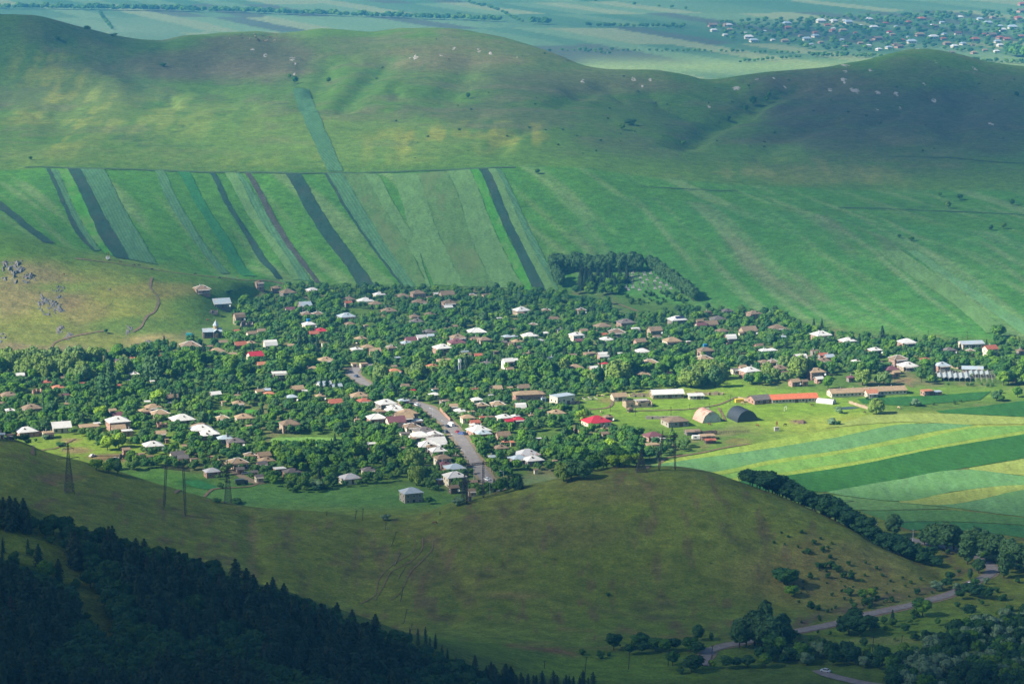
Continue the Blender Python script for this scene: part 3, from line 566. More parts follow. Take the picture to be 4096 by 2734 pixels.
# ------------------------------------------------------------------ houses
ROOF = {'w': rough_mat('white_zinc_roof', (.60, .59, .56), .07, .5, .45, .4, c2=(.50, .47, .43), stripes=2.2, obj=True),
        's': rough_mat('silver_zinc_roof', (.34, .41, .46), .12, .5, .5, .4, c2=(.42, .36, .31), stripes=2.2, obj=True),
        'u': rough_mat('rust_streaked_roof', (.42, .42, .43), .15, .45, .6, .3, c2=(.30, .15, .09), stripes=2.0, obj=True),
        'b': rough_mat('brown_fibre_cement_roof', (.245, .178, .122), .2, .7, .9, .1, c2=(.15, .125, .10), stripes=2.6, obj=True, objvar=.25),
        't': rough_mat('tan_fibre_cement_roof', (.345, .250, .155), .18, .7, .9, .1, c2=(.24, .18, .13), stripes=2.6, obj=True, objvar=.2),
        'g': rough_mat('grey_fibre_cement_roof', (.155, .140, .135), .2, .7, .9, .1, stripes=2.6, obj=True, objvar=.2),
        'r': rough_mat('rusty_red_roof', (.33, .105, .065), .25, .6, .8, .2, c2=(.30, .14, .08), stripes=2.2, obj=True),
        'o': rough_mat('orange_rust_roof', (.42, .170, .095), .22, .6, .8, .2, c2=(.34, .20, .13), stripes=2.2, obj=True),
        'c': rough_mat('crimson_metal_roof', (.42, .028, .045), .08, .5, .45, .4, stripes=2.2, obj=True),
        'm': rough_mat('maroon_roof', (.150, .062, .072), .15, .6, .7, .3, stripes=2.2, obj=True),
        'y': rough_mat('bright_orange_roof', (.56, .15, .07), .2, .6, .8, .2, c2=(.42, .16, .09), stripes=2.2, obj=True),
        'd': rough_mat('dark_metal_roof', (.055, .070, .085), .15, .6, .5, .4, stripes=2.2, obj=True)}
RNAME = {'w': 'white', 's': 'silver', 'u': 'rust-streaked', 'b': 'brown', 't': 'tan', 'g': 'dark grey', 'r': 'rusty red', 'o': 'orange', 'y': 'orange', 'c': 'crimson', 'm': 'maroon', 'd': 'navy'}
def stone(name, c, c2):
    m, nt, b = newmat(name, .9, .1)
    br = N(nt, 'ShaderNodeTexBrick'); br.inputs['Scale'].default_value = 1.0; br.inputs['Brick Width'].default_value = .6; br.inputs['Row Height'].default_value = .32; br.inputs['Mortar Size'].default_value = .02
    br.inputs['Color1'].default_value = (*c, 1); br.inputs['Color2'].default_value = (*c2, 1); br.inputs['Mortar'].default_value = (c[0] * .7, c[1] * .7, c[2] * .7, 1)
    g = N(nt, 'ShaderNodeTexCoord'); s = N(nt, 'ShaderNodeSeparateXYZ'); nt.links.new(g.outputs['Object'], s.inputs[0])
    ad = N(nt, 'ShaderNodeMath'); nt.links.new(s.outputs['X'], ad.inputs[0]); nt.links.new(s.outputs['Y'], ad.inputs[1])
    cb = N(nt, 'ShaderNodeCombineXYZ'); nt.links.new(ad.outputs[0], cb.inputs[0]); nt.links.new(s.outputs['Z'], cb.inputs[1]); nt.links.new(cb.outputs[0], br.inputs['Vector'])
    col = mix(nt, br.outputs['Color'], ramp(nt, noise(nt, pos(nt), .7, 5, .7), [(.3, .68), (.7, 1.12)]), 1.0, 'MULTIPLY')
    nt.links.new(col, b.inputs['Base Color']); return m
WALL = {'p': stone('pink_tuff_stone', (.42, .255, .19), (.34, .20, .155)), 'k': stone('grey_stone', (.20, .175, .16), (.27, .225, .20)), 'e': rough_mat('cream_plaster', (.56, .49, .38), .12, .8),
        'h': rough_mat('white_plaster', (.66, .64, .60), .1, .8), 'n': stone('tan_stone', (.40, .31, .22), (.34, .26, .18)), 'q': rough_mat('concrete_wall', (.29, .26, .22), .2, .7), 'x': rough_mat('weathered_boards', (.12, .09, .07), .3, 1.5), 'l': rough_mat('pale_blue_wall', (.35, .55, .65), .1, 1.)}
WNAME = {'p': 'pink stone', 'k': 'grey stone', 'e': 'cream', 'h': 'white', 'n': 'tan stone', 'q': 'concrete', 'x': 'dark board', 'l': 'pale blue'}
M_glass = rough_mat('dark_window_glass', (.030, .038, .045), .2, 1., .25, .5); M_frame = rough_mat('pale_window_frame', (.62, .60, .55), .1, 1.)
M_door = rough_mat('painted_door', (.13, .08, .05), .3, 1.); M_conc = rough_mat('grey_concrete', (.34, .32, .29), .2, 1.); M_white = rough_mat('white_paint', (.78, .78, .76), .06, 1., .5)
M_wood = rough_mat('dark_timber', (.075, .055, .042), .3, 1.); M_blue = M_blue; M_tank = rough_mat('blue_painted_steel', (.03, .20, .46), .1, 1., .5); M_steel = rough_mat('lattice_steel', (.045, .045, .048), .2, .4, .6)
def window_mesh():
    f = MB(); f.box((0, 0, 0), (1, .10, 1)); n1_ = len(f.f); f.box((-.22, -.045, 0), (.36, .05, .82)); f.box((.22, -.045, 0), (.36, .05, .82))
    me = f.mesh('window', [M_frame, M_glass]); me.polygons.foreach_set('material_index', [0] * n1_ + [1] * (len(f.f) - n1_)); return me
def dark_window_mesh():
    f = MB(); f.box((0, 0, 0), (1, .08, 1)); me = f.mesh('window', [M_glass]); return me
WIN, WIND = window_mesh(), dark_window_mesh()
_d = MB(); _d.box((0, 0, 1.0), (1, .12, 2.0)); DOOR = _d.mesh('door', M_door)
_d = MB(); _d.box((0, 0, .35), (1.1, 1.4, .7)); _d.add([(-.65, -.8, .7), (.65, -.8, .7), (.65, .8, .7), (-.65, .8, .7), (0, -.8, 1.15), (0, .8, 1.15)], [(0, 1, 4), (1, 2, 5, 4), (2, 3, 5), (3, 0, 4, 5), (0, 3, 2, 1)]); DORM = _d.mesh('dormer', M_wood)
_d = MB(); _d.box((0, 0, .5), (.5, .5, 1.3)); _d.box((0, 0, 1.2), (.62, .62, .12)); CHIM = _d.mesh('chimney', M_conc)
def dish_mesh():
    b = MB(); k = 10; P = [(0, 0, 0)] + [(.5 * math.cos(2 * math.pi * i / k), -.16, .5 * math.sin(2 * math.pi * i / k)) for i in range(k)]
    b.add(P, [(0, 1 + (i + 1) % k, 1 + i) for i in range(k)]); b.tube((0, 0, 0), (0, -.45, -.1), .02); b.tube((0, 0, 0), (0, .3, 0), .04); return b.mesh('satellite_dish', M_white)
DISH = dish_mesh()
def roof_mesh(L, D, e, style, h, ov=.55, th=.14):
    x, y = L / 2 + ov, D / 2 + ov; b = MB()
    if style == 'f':
        b.box((0, 0, e + .12), (L + .5, D + .5, .24)); return b
    if style == 'h':
        r = max(0.3, x - y * .95); top = [(-r, 0, e + h), (r, 0, e + h)]
        V = [(-x, -y, e), (x, -y, e), (x, y, e), (-x, y, e)] + top
        Fs = [(0, 1, 5, 4), (1, 2, 5), (2, 3, 4, 5), (3, 0, 4)]
    elif style == 'g':
        V = [(-x, -y, e), (x, -y, e), (x, y, e), (-x, y, e), (-x, 0, e + h), (x, 0, e + h)]; Fs = [(0, 1, 5, 4), (2, 3, 4, 5), (1, 2, 5), (3, 0, 4)][:2]
    elif style == 'm':    # mansard, the steep lower and flatter upper slopes
        V = [(-x, -y, e), (x, -y, e), (x, y, e), (-x, y, e), (-x, -y * .55, e + h * .72), (x, -y * .55, e + h * .72), (x, y * .55, e + h * .72), (-x, y * .55, e + h * .72), (-x, 0, e + h), (x, 0, e + h)]
        Fs = [(0, 1, 5, 4), (4, 5, 9, 8), (8, 9, 6, 7), (7, 6, 2, 3)]
    elif style == 's':    # single slope
        V = [(-x, -y, e), (x, -y, e), (x, y, e + h * .5), (-x, y, e + h * .5)]; Fs = [(0, 1, 2, 3)]
    nV = len(V); V2 = V + [(p[0], p[1], p[2] - th) for p in V]; F2 = list(Fs) + [tuple(i + nV for i in reversed(f)) for f in Fs]
    ed = {}
    for f in Fs:
        for i in range(len(f)):
            k = (f[i], f[(i + 1) % len(f)]); ed[k] = 1
    for (a_, c_) in ed:
        if (c_, a_) not in ed: F2.append((a_, a_ + nV, c_ + nV, c_))
    b.add(V2, F2)
    return b
def wall_mesh(L, D, e, style, h, found=2.5):
    b = MB(); x, y = L / 2, D / 2; o = .08
    b.add([(-x, -y, -found), (x, -y, -found), (x, y, -found), (-x, y, -found), (-x, -y, e - o), (x, -y, e - o), (x, y, e - o), (-x, y, e - o)], [(0, 1, 5, 4), (1, 2, 6, 5), (2, 3, 7, 6), (3, 0, 4, 7), (4, 5, 6, 7)])
    k = (D / 2) / (D / 2 + .55)
    if style == 'g':
        for s in (-1, 1): b.add([(s * x, -y, e - o), (s * x, y, e - o), (s * x, 0, e + h * .96 - .2)], [(0, 1, 2) if s > 0 else (0, 2, 1)])
    if style == 'm':
        for s in (-1, 1): b.add([(s * x, -y, e - o), (s * x, y, e - o), (s * x, y * .53, e + h * .65), (s * x, 0, e + h * .9), (s * x, -y * .53, e + h * .65)], [(0, 1, 2, 3, 4)])
    if style == 's':
        b.add([(-x, y, e - o), (x, y, e - o), (x, y, e + h * .45), (-x, y, e + h * .45), (-x, -y, e - o), (x, -y, e - o)], [(0, 3, 2, 1), (0, 4, 3), (1, 2, 5)])
    return b
HOUSES = []          # (X, Y, halfdiag, eave, record)
def make_house(px, v, w, col, style='h', st=1, yaw=20, wall=None, name=None, D=None, eave=None, hr=None, win=True, asp=.86, dish=None, ver=None, tank=False, solar=False, band=False):
    r = random.Random(int(px * 13 + v * 7))
    e = eave if eave else (5.0 if st == 2 else 2.7 + .5 * r.random())
    a, y0, _ = ground(px, v, e + .8); m = mpp(y0); W = w * m
    th = R(yaw)
    L = W / (math.cos(th) + asp * abs(math.sin(th))) - .6; Dp = D or L * asp
    if D: L = max(3, (W - D * abs(math.sin(th))) / math.cos(th)) - .4
    h = hr if hr is not None else (.27 * Dp if style == 'h' else .34 * Dp if style == 'g' else .5 * Dp if style == 'm' else .18 * Dp)
    if W < 5 and not eave: e = 2.3
    X, Y, Z = ground(px, v, e + h * .45); Z = h1(X, Y)
    wall = wall or r.choice('ppkpnke' if col not in 'w' else 'ppnek')
    if name is None: name = 'shed' if w < 33 else 'house'
    if yaw == 20: th = R(r.uniform(14, 27))
    t = empty(name, (X, Y, Z), th)
    wl_ = wall_mesh(L, Dp, e, style, h).obj('wall', WALL[wall], t)
    rf = roof_mesh(L, Dp, e, style, h).obj('roof', ROOF[col], t)
    big = w > 40
    if win and w >= 26:
        for s in range(2 if e > 4.6 else 1):
            zc = e - 1.5 - 2.6 * s
            ww, wh = (1.25, 1.35)
            nf = max(1, int(L / 2.9)); nl = max(1, int(Dp / 3.6))
            has_ver = (ver if ver is not None else (r.random() < .34 and big))
            for i in range(nf):
                xx = (i + .5) / nf * L - L / 2
                if s == (1 if e > 4.6 else 0) and i == nf // 2 and wall != 'q':
                    link('door', DOOR, t, (xx, -Dp / 2 - .03, zc - 1.15), 0, (1.1, 1, 1.05)); continue
                link('window', WIN if r.random() < .8 else WIND, t, (xx, -Dp / 2 - .03, zc), 0, (ww, 1, wh))
            for i in range(nl):
                yy = (i + .5) / nl * Dp - Dp / 2
                link('window', WIN, t, (-L / 2 - .03, yy, zc), -math.pi / 2, (ww * .9, 1, wh))
            if has_ver and s == 0:
                b = MB(); d = 1.7; yb = -Dp / 2 - d / 2 - .02
                b.box((0, yb, e - 2.75), (L * .8, d, .2))
                for i in range(5):
                    xx = (i / 4 - .5) * (L * .8 - .2); b.box((xx, -Dp / 2 - d + .05, e - 1.4), (.16, .16, 2.6)); 
                    if e > 4.6: b.box((xx, -Dp / 2 - d + .05, e - 4.1), (.18, .18, 2.6))
                b.box((0, -Dp / 2 - d + .05, e - 1.85), (L * .8, .06, .08)); b.box((0, -Dp / 2 - d + .05, e - 2.25), (L * .8, .04, .5))
                b.add([(-L * .4 - .3, -Dp / 2 - d - .5, e - .38), (L * .4 + .3, -Dp / 2 - d - .5, e - .38), (L * .4 + .3, -Dp / 2 - .5, e - .1), (-L * .4 - .3, -Dp / 2 - .5, e - .1)], [(0, 1, 2, 3)])
                b.obj('veranda', M_conc if r.random() < .6 else M_wood, t)
        if style == 'h' and r.random() < .6: link('dormer', DORM, rf, (r.uniform(-.15, .25) * L, -Dp * .22, e + h * .42), 0, (.8, .9, .8))
        if r.random() < .3: link('chimney', CHIM, rf, (r.uniform(-.2, .2) * L, Dp * .08, e + h * .78))
        if dish or (dish is None and r.random() < .28 and w > 38): link('satellite_dish', DISH, t, (L * .42, -Dp / 2 - .6, e - 1.3), R(-25), (1.4, 1.4, 1.4))
    if style == 'h' and col in 'wtb' and w > 36 and r.random() < .3:   # pale ridge caps
        x_, y_ = L / 2 + .55, Dp / 2 + .55; rr = max(.3, x_ - y_ * .95); b = MB()
        for s in (-1, 1):
            for q in (-1, 1): b.tube((s * x_, q * y_, e + .06), (s * rr, 0, e + h + .06), .11, k=4)
        b.tube((-rr, 0, e + h + .06), (rr, 0, e + h + .06), .11, k=4); b.obj('ridge_cap', M_white, rf)
    if tank:
        b = MB(); b.box((0, 0, 0), (2.2, 1.8, 1.2)); b.box((0, 0, .66), (2.35, 1.95, .12)); b.box((0, 0, -.9), (1.9, 1.5, .5)); b.obj('water_tank', M_tank, rf, loc=(-.02 * L, .5, e + h + .9))
    if solar:
        for sx in (-.02, .26):
            b = MB()
            for i in range(4): b.box((i * .95 - 1.4, 0, 0), (.9, 2.6, .06))
            o = b.obj('solar_panel', M_pv, rf, loc=(sx * L, -Dp * .24, e + h * .62)); o.rotation_euler = (math.atan2(h, Dp / 2 + .55), 0, 0)
    if band:
        MB().box((0, 0, e * .52), (L + .16, Dp + .16, .5)).obj('white_band', M_white, t)
    rec = dict(o=t, px=px, v=v, w=w, col=col, style=style, st=2 if e > 4.6 else 1, wall=wall, name=name)
    HOUSES.append((X, Y, (L * abs(math.cos(th)) + Dp * abs(math.sin(th))) / 2 + .8, e, rec, Dp / 2 + .5))
    return t, rec
M_pv = rough_mat('solar_cells', (.02, .03, .08), .1, 1., .2, .6)
A1, A2, A3, A4, B1, B2, B3, B4 = (0, 1000), (1024, 1000), (2048, 1000), (3072, 1000), (0, 1500), (1024, 1500), (2048, 1500), (3072, 1500)
TAB = {
A1: '''1808 330 165 bh wp;1980 452 190 sg wk;2140 580 115 bm 2 wn;2250 735 100 bg;2120 715 60 rg;1705 835 215 bh;1880 855 60 bg;1995 815 95 bg;2150 832 130 rg;2245 820 110 th;1945 888 165 th wp;2080 925 90 tg;1445 942 60 cg;1080 985 120 gg;1180 965 70 og wp;1878 1043 85 th;1205 1098 105 wh;1148 1160 50 wh;1362 1168 45 wg;910 1121 50 wf;180 1107 90 wg;90 1078 50 tf;570 1135 60 bg;415 1172 100 rh;520 1216 125 oh wp;1055 1205 60 rg;585 1290 70 mg;75 1280 165 bh wp;285 1393 200 bh;600 1370 60 tg we;90 1425 95 wh;15 1362 80 bh;1930 1275 110 wg;1540 1303 130 bg wp;1318 1350 60 wg;1525 1360 60 ug;1370 1388 165 th;1300 1425 130 th;1435 1443 180 th wp;1005 1425 80 tg;1045 1463 125 mg;2130 1293 70 bh;2135 1356 130 th;2005 1354 60 tf;1995 1490 125 th wp;2185 1478 190 th we;1055 1505 240 wh 2 wp;1632 1488 250 wh;735 1187 45 rg;330 1262 90 ph 0''',
A2: '''285 362 160 bh 2;505 345 125 wh;435 425 50 bg;30 280 90 bh 2;185 328 110 bh;1105 385 122 wh;1315 400 145 bh;1450 370 150 bh 2;1550 418 60 bg;1615 385 62 wg;1708 380 150 bg;1935 398 90 bh;2062 394 90 bf;830 428 125 bh;825 462 80 rg;980 438 165 wh;1070 468 135 bh;1465 452 160 bh;1728 457 150 bh 2;1718 500 95 wg;435 475 135 sg 2 wk;303 520 100 mg we;455 560 115 bh;555 560 105 bh we;1190 528 155 bh;810 575 175 sh 2 wk;1420 583 100 bh;1560 563 105 bh;1440 625 140 gh;840 650 105 bh we;475 650 135 wh 2 T;580 708 140 ch we;515 735 105 rg;985 670 55 ef we;45 712 90 bg;1555 718 130 gh;1780 675 60 bg we;1978 713 185 wh wk;2183 605 65 wf;1480 768 110 ug wh;1562 757 75 sg wh;1385 790 125 mg;1345 820 110 sh;1808 765 155 bh 2;1800 808 185 mh we;1670 855 182 wh 2 wp;1960 785 95 bg;2045 787 140 bh 2;2250 765 100 sh;2215 818 75 gg;2283 830 60 bg;1213 862 100 bh 2 wp;940 780 125 th we;125 827 140 wm 2 we;310 845 70 tg we;605 830 50 bf;-10 925 160 cg 2 we;900 876 115 wh;1000 855 130 th;1065 888 120 tg;1870 903 90 sf;1880 930 105 bg;1990 932 85 rg;2150 905 60 bf wx;625 968 165 th 2;1265 958 80 sf;1690 975 160 tf 1 wn;2255 980 120 wg 2 wh;2062 1002 110 gh;55 1010 110 og;515 1050 130 th;880 1012 70 tf we;965 1010 90 tf we;1580 1028 125 oh;1235 1035 60 bg;1237 1070 140 oh 2 wn;1405 1050 50 wg;2272 1055 80 bg;212 1088 170 wf 2 wk;610 1188 150 sg wh;720 1205 110 sg wh;95 1243 80 sg;30 1252 90 tg;118 1273 112 oh;370 1225 130 tg;435 1255 60 wg;320 1302 122 sh;575 1295 102 th;925 1285 182 th;708 1347 150 rg;970 1335 140 rh;1165 1350 200 wh;1240 1392 150 wh;1245 1415 180 wh;1320 1335 110 sh;1332 1205 90 bg;1403 1250 50 cg we;1605 1240 80 bf wl;1600 1282 112 wh;1960 1238 75 rf;2150 1225 125 tg;2272 1225 60 tg;1980 1326 120 wh;2105 1295 60 uf;1690 1342 110 bf;2022 1376 130 th;2165 1364 150 th;1768 1383 90 tg;1825 1425 120 wh;1930 1440 80 tf;1095 1425 140 th;1090 1440 60 rf;1360 1438 200 th 2;1320 1472 200 tg 2;1080 1483 192 wh 2;1250 1508 200 mg 2 we N;1430 1515 150 wf;1895 1483 150 th;1960 1530 110 rg;2095 1488 95 bf;2222 1480 155 wh;2262 1520 90 cg;2025 1490 60 rg;905 1512 70 tf wp;300 1533 205 bh 2 wn''',
B1: '''235 478 215 wh;345 518 110 Rf;430 505 125 tf we;15 520 65 sg;92 527 90 bf;545 437 210 wg;800 440 215 tf;870 425 80 wf;1060 458 150 tg;1140 488 120 wf;1440 505 110 tg;1450 445 95 Rf;1372 605 210 wh;1128 655 85 tg wp;1800 440 190 bh;1805 460 240 wh;1880 500 200 wh;1850 525 112 wh;2015 548 160 sh;2110 575 190 gh 2;1495 572 50 tf wp;1660 625 80 tg;1585 695 150 gg;1637 725 120 gg;1738 745 90 bf;1270 700 70 tf;1352 720 50 bg;1898 842 166 uh;2128 758 200 th we;2240 702 130 th;1908 722 45 tg we;2150 830 90 gg;2275 858 80 gg;2230 448 60 tg;1870 728 40 rg''',
B2: '''1390 442 170 bh;1955 435 90 wh;1995 468 230 wh;2035 502 165 sh;1505 478 222 gh;1332 512 110 gf;1470 518 190 wh;1600 512 170 wh;1615 540 172 gh;2212 518 150 bg wp;1410 560 60 bg;1608 577 210 wg;1545 605 230 wh;1660 605 100 wg;1572 627 110 bh;1630 658 168 wh;1310 645 60 bg;2195 633 150 bh;2228 590 70 oh;1040 605 112 wf;1670 722 172 bh 2;1490 745 60 bg;1690 780 122 mh;1780 808 212 sh;1790 716 75 tf;2112 722 82 sg;1545 802 62 bg;2275 732 60 sg;65 700 145 tg;92 745 165 th;50 780 112 gg;320 846 176 gh;25 895 92 gg;212 826 130 wf;1005 832 142 gh;840 896 215 uh;1780 882 222 wh 2 we;1645 930 85 sf;1390 1022 228 sh 2 wq K;1770 992 105 bg wx;1947 945 85 bg wx;1932 1022 98 bg wn;1915 1085 48 bf wk;800 1600 1 __'''.rsplit(';', 1)[0],
A3: '''85 522 165 wh;75 557 90 bf;308 530 85 bh;620 528 95 bh;30 615 40 bg;370 605 95 bg;190 660 85 bh;15 705 60 bf;1020 628 175 gh 2;975 668 95 bh;810 665 165 bh;1107 695 92 wf 2 wp;1480 603 180 wh 2 S;1277 700 145 bg 2;940 718 160 bh;640 712 85 bg;432 708 75 df;577 745 140 wh 2;822 748 72 rg;845 785 130 wh;302 735 60 wg;158 750 160 wh;20 765 72 sh;250 800 82 uh;45 806 112 th;595 802 80 mg;70 860 62 gg;1435 793 182 th 2;1145 803 122 bg 2 wp;1300 765 90 bf;1165 890 142 wh;148 920 102 bh;540 935 85 bg we;20 975 72 wg;350 960 60 sg;700 915 130 bf;815 932 116 wm 2 wp;966 920 50 wg;838 1010 82 ch;1237 990 166 th wp;565 1035 166 th wp;1175 1095 146 th wp;730 1045 92 wg;1958 772 112 wm 2 wp;1880 712 136 bh;1735 880 162 bh 2 wp T;1716 955 166 th wp;1845 602 156 gh;1757 548 80 bf wp;1930 532 112 gh;2167 552 142 bh 2;2115 700 172 bg;2050 735 52 bg;1780 645 142 bg;1690 660 112 mg;1680 625 80 bg;1580 815 52 wf wp;2130 1060 192 wh 2 wp;2065 1035 82 tg;2000 1060 92 gf;2263 890 100 wh;2258 990 112 bh 2;2210 845 92 bg;1402 1095 62 mf;100 1215 130 bg;280 1320 60 lf wl;75 1385 112 wm;400 1440 172 th we;32 1475 82 wh;55 1502 122 ch;172 1475 62 tf;755 1505 272 ch we;862 1480 102 bh;250 1412 50 bg''',
A4: '''85 680 166 bh;182 710 50 bg;130 770 62 sg;475 740 182 wh 2 wp;713 795 162 wh;1243 805 172 wh 2;945 785 60 rf;1620 880 132 gh wp;1812 893 82 bh;1990 865 142 rg 2;960 880 132 wh 2 wp;865 900 50 bf;1275 860 50 bg;35 885 102 wh;290 950 126 wm we;420 896 92 bf;490 928 92 rg;545 942 102 sg;500 975 142 bh;1165 955 166 bh 2;790 985 92 wh;1410 968 102 rh;1250 1015 192 wh;1000 1000 52 bg;1560 1013 156 sh 2 wp;45 990 112 bh 2;102 1042 172 bh;150 1088 72 mg;1105 1050 152 mh;1145 1083 82 tg;430 1068 182 th 2 wp;455 1140 92 wg wp;235 1163 112 tg wp;325 1165 76 bg wp;745 1130 92 mh wk;1080 1102 112 tf;2262 890 82 bh''',
B3: '''1265 520 192 mh;1350 562 62 wf;830 470 76 th;830 512 82 bg;1257 610 142 tf;240 562 62 wf;135 680 252 uh;60 725 172 sh;190 735 202 wh;5 590 70 og;385 762 62 tf;212 840 50 bg''',
}
RUIN = []
for (ox, oy), s_ in TAB.items():
    for row in s_.replace('\n', '').split(';'):
        q = row.split()
        if len(q) < 4: continue
        x, y, w = ox + float(q[0]) * .4464, oy + float(q[1]) * .4464, float(q[2]) * .4464
        c, s = q[3][0], q[3][1]; ex = q[4:]
        if c == 'R' or c == 'p': RUIN.append((x, y, w)); continue
        if c == 'e': c = 't'
        if c == 'l': c = 's'
        kw = {}
        for t_ in ex:
            if t_ == '2': kw['st'] = 2
            elif t_[0] == 'w' and len(t_) == 2: kw['wall'] = t_[1]
            elif t_ == 'T': kw['tank'] = True
            elif t_ == 'S': kw['solar'] = True
            elif t_ == 'N': kw['band'] = True
            elif t_ == 'K': kw['yaw'] = 22; kw['ver'] = False; kw['dish'] = False
        make_house(x, y, w, c, s, **kw)

# ---- labels that single each house out
MARKS = [('the stone church', 842, 1330), ('the upper road bend', 1450, 1500), ('the white telecom mast', 1838, 1480), ('the cemetery', 2560, 1140), ('the dark arched hangar', 2970, 1655), ('the long orange-roofed barn', 3190, 1590),
         ('the grey field-edge block', 1645, 1958), ('the lower main road', 1960, 1920), ('the left lattice pylon', 277, 1850), ('the large crimson roof', 2385, 1670), ('the greenhouse frames', 3860, 1505), ('the blue container', 3873, 1382),
         ('the long white barn', 2670, 1565), ('the solar-panelled roof', 2709, 1269), ('the blue-tanked roof', 1236, 1288), ('the left poplar clump', 620, 1460), ('the widest dark field', 1470, 1160), ('the green garden plot', 1230, 1770), ('the village street bend', 900, 1850), ('the maroon gabled house', 1582, 1672),
         ('the parked box lorry', 967, 1933), ('the concrete-walled house', 2700, 1672), ('the cream block warehouse', 2248, 1576), ('the left meadow', 330, 1790), ('the tallest spruce', 3528, 1345), ('the left picture edge', 30, 1650), ('the right picture edge', 4090, 1400)]
ORD = ['', 'second ', 'third ', 'fourth ', 'fifth ', 'sixth ', 'seventh ', 'eighth ', 'ninth ', 'tenth ', 'eleventh ', 'twelfth ', 'thirteenth ', 'fourteenth ', 'fifteenth ', 'sixteenth ', 'seventeenth ', 'eighteenth ', 'nineteenth ', 'twentieth ', 'twenty-first ', 'twenty-second ', 'twenty-third ', 'twenty-fourth ', 'twenty-fifth ', 'twenty-sixth ', 'twenty-seventh ', 'twenty-eighth ', 'twenty-ninth ', 'thirtieth ']
def place_label(recs, describe):
    """describe(rec) -> look; adds the nearest mark, the side and, among look-alikes on that side, the rank of nearness"""
    buckets = {}
    for q in recs:
        d = sorted((math.hypot(q['px'] - mx, (q['v'] - mv) * 1.6), nm, mx, mv) for nm, mx, mv in MARKS)
        dist, nm, mx, mv = d[0] if d[0][0] > 14 else d[1]
        dx_, dv_ = q['px'] - mx, (q['v'] - mv) * 1.6
        side = ('right of' if dx_ > 0 else 'left of') if abs(dx_) > abs(dv_) * 1.2 else ('below' if dv_ > 0 else 'above')
        buckets.setdefault((describe(q), side, nm), []).append((dist, id(q), q))
    for (look, side, nm), l in buckets.items():
        l.sort(key=lambda z: z[:2])
        for i, (_, _, q) in enumerate(l):
            if len(l) == 1: q['o']['label'] = f'{look} {side} {nm}'
            elif i == 0: q['o']['label'] = f'{look}, the nearest {side} {nm}'
            else: q['o']['label'] = f'{look}, {ORD[min(i, 29)]}nearest {side} {nm}'
SN = {'h': 'hipped', 'g': 'gabled', 'm': 'mansard', 'f': 'flat', 's': 'lean-to'}
recs = [h[4] for h in HOUSES]
def look(q):
    s = 'two-storey ' if q['st'] == 2 else ''
    return f"{s}{WNAME[q['wall']]} {q['name']} with {RNAME[q['col']]} {SN[q['style']]} roof"
place_label(recs, look)
for q in recs:
    tag(q['o'], None, 'house' if q['name'] == 'house' else 'shed', 'houses of the village among the trees' if q['name'] == 'house' else 'sheds and outbuildings of the village')
# ------------------------------------------------------------------ church, barns, hangars, ruins
BIG = []      # footprints that trees must keep clear of: (X, Y, half width, eave, half depth)
def clear(X, Y, hw, e, hd): BIG.append((X, Y, hw, e, hd))
M_ruin = WALL['n']; M_tuffd = stone('dark_tuff', (.11, .095, .09), (.15, .125, .115)); M_tuffy = rough_mat('ochre_tuff', (.50, .36, .19), .15, 1.)
def church():
    X, Y, Z = ground(848, 1343, 1.0); t = empty('stone_church', (X, Y, Z), R(14), 'small dark stone church with grey metal roofs and pointed dome, on the hillside', 'church')
    L, D, e, h = 12.5, 6.0, 4.3, 2.1
    wall_mesh(L, D, e, 'g', h).obj('wall', M_tuffd, t); roof_mesh(L, D, e, 'g', h, .3).obj('roof', ROOF['s'], t)
    tr = wall_mesh(9.4, 4.0, e, 'g', 1.7).obj('transept', M_tuffd, t, loc=(2.6, 0, 0), rz=math.pi / 2); roof_mesh(9.4, 4.0, e + .03, 'g', 1.7, .3).obj('transept_roof', ROOF['s'], t, loc=(2.6, 0, 0), rz=math.pi / 2)
    b = MB(); b.tube((2.6, 0, 4.6), (2.6, 0, 8.0), 1.7, 1.7, 8); b.obj('drum', M_tuffy, t)
    b = MB(); b.tube((2.6, 0, 8.0), (2.6, 0, 11.6), 2.15, .05, 8); b.tube((2.6, 0, 11.5), (2.6, 0, 12.5), .07, .07, 4); b.box((2.6, 0, 12.1), (.6, .08, .1)); b.obj('cone_roof', ROOF['s'], t)
    for k in range(8):
        a = 2 * math.pi * (k + .5) / 8; link('window', WIND, t, (2.6 + 1.62 * math.cos(a), 1.62 * math.sin(a), 6.6), a + math.pi / 2, (.35, 1, 1.4))
    for (x, y, rz, s) in ((-5.78, 0, -math.pi / 2, 1.2), (2.6, -4.73, 0, 1.2)):
        b = MB(); b.box((0, 0, 1.8), (1.5, .08, 3.2)); b.box((0, -.01, 3.6), (.9, .08, .9), 0, .2); b.obj('portal_surround', M_tuffy, t, loc=(x, y, 0), rz=rz)
        link('door', DOOR, t, (x - (.06 if rz else 0), y - (0 if rz else .06), 0), rz, (1., 1, 1.2))
    for x in (-4.5, -2.6, -.7): link('window', WIND, t, (x, -D / 2 - .02, 2.2), 0, (.5, 1, 1.3))
    for sx, sy in ((-5.75, -2.8), (5.75, -2.8)): MB().box((sx, sy, 1.6), (.5, .5, 4.2)).obj('corner_pillar', M_tuffy, t)
    clear(X, Y, 8, 0, 5)
church()
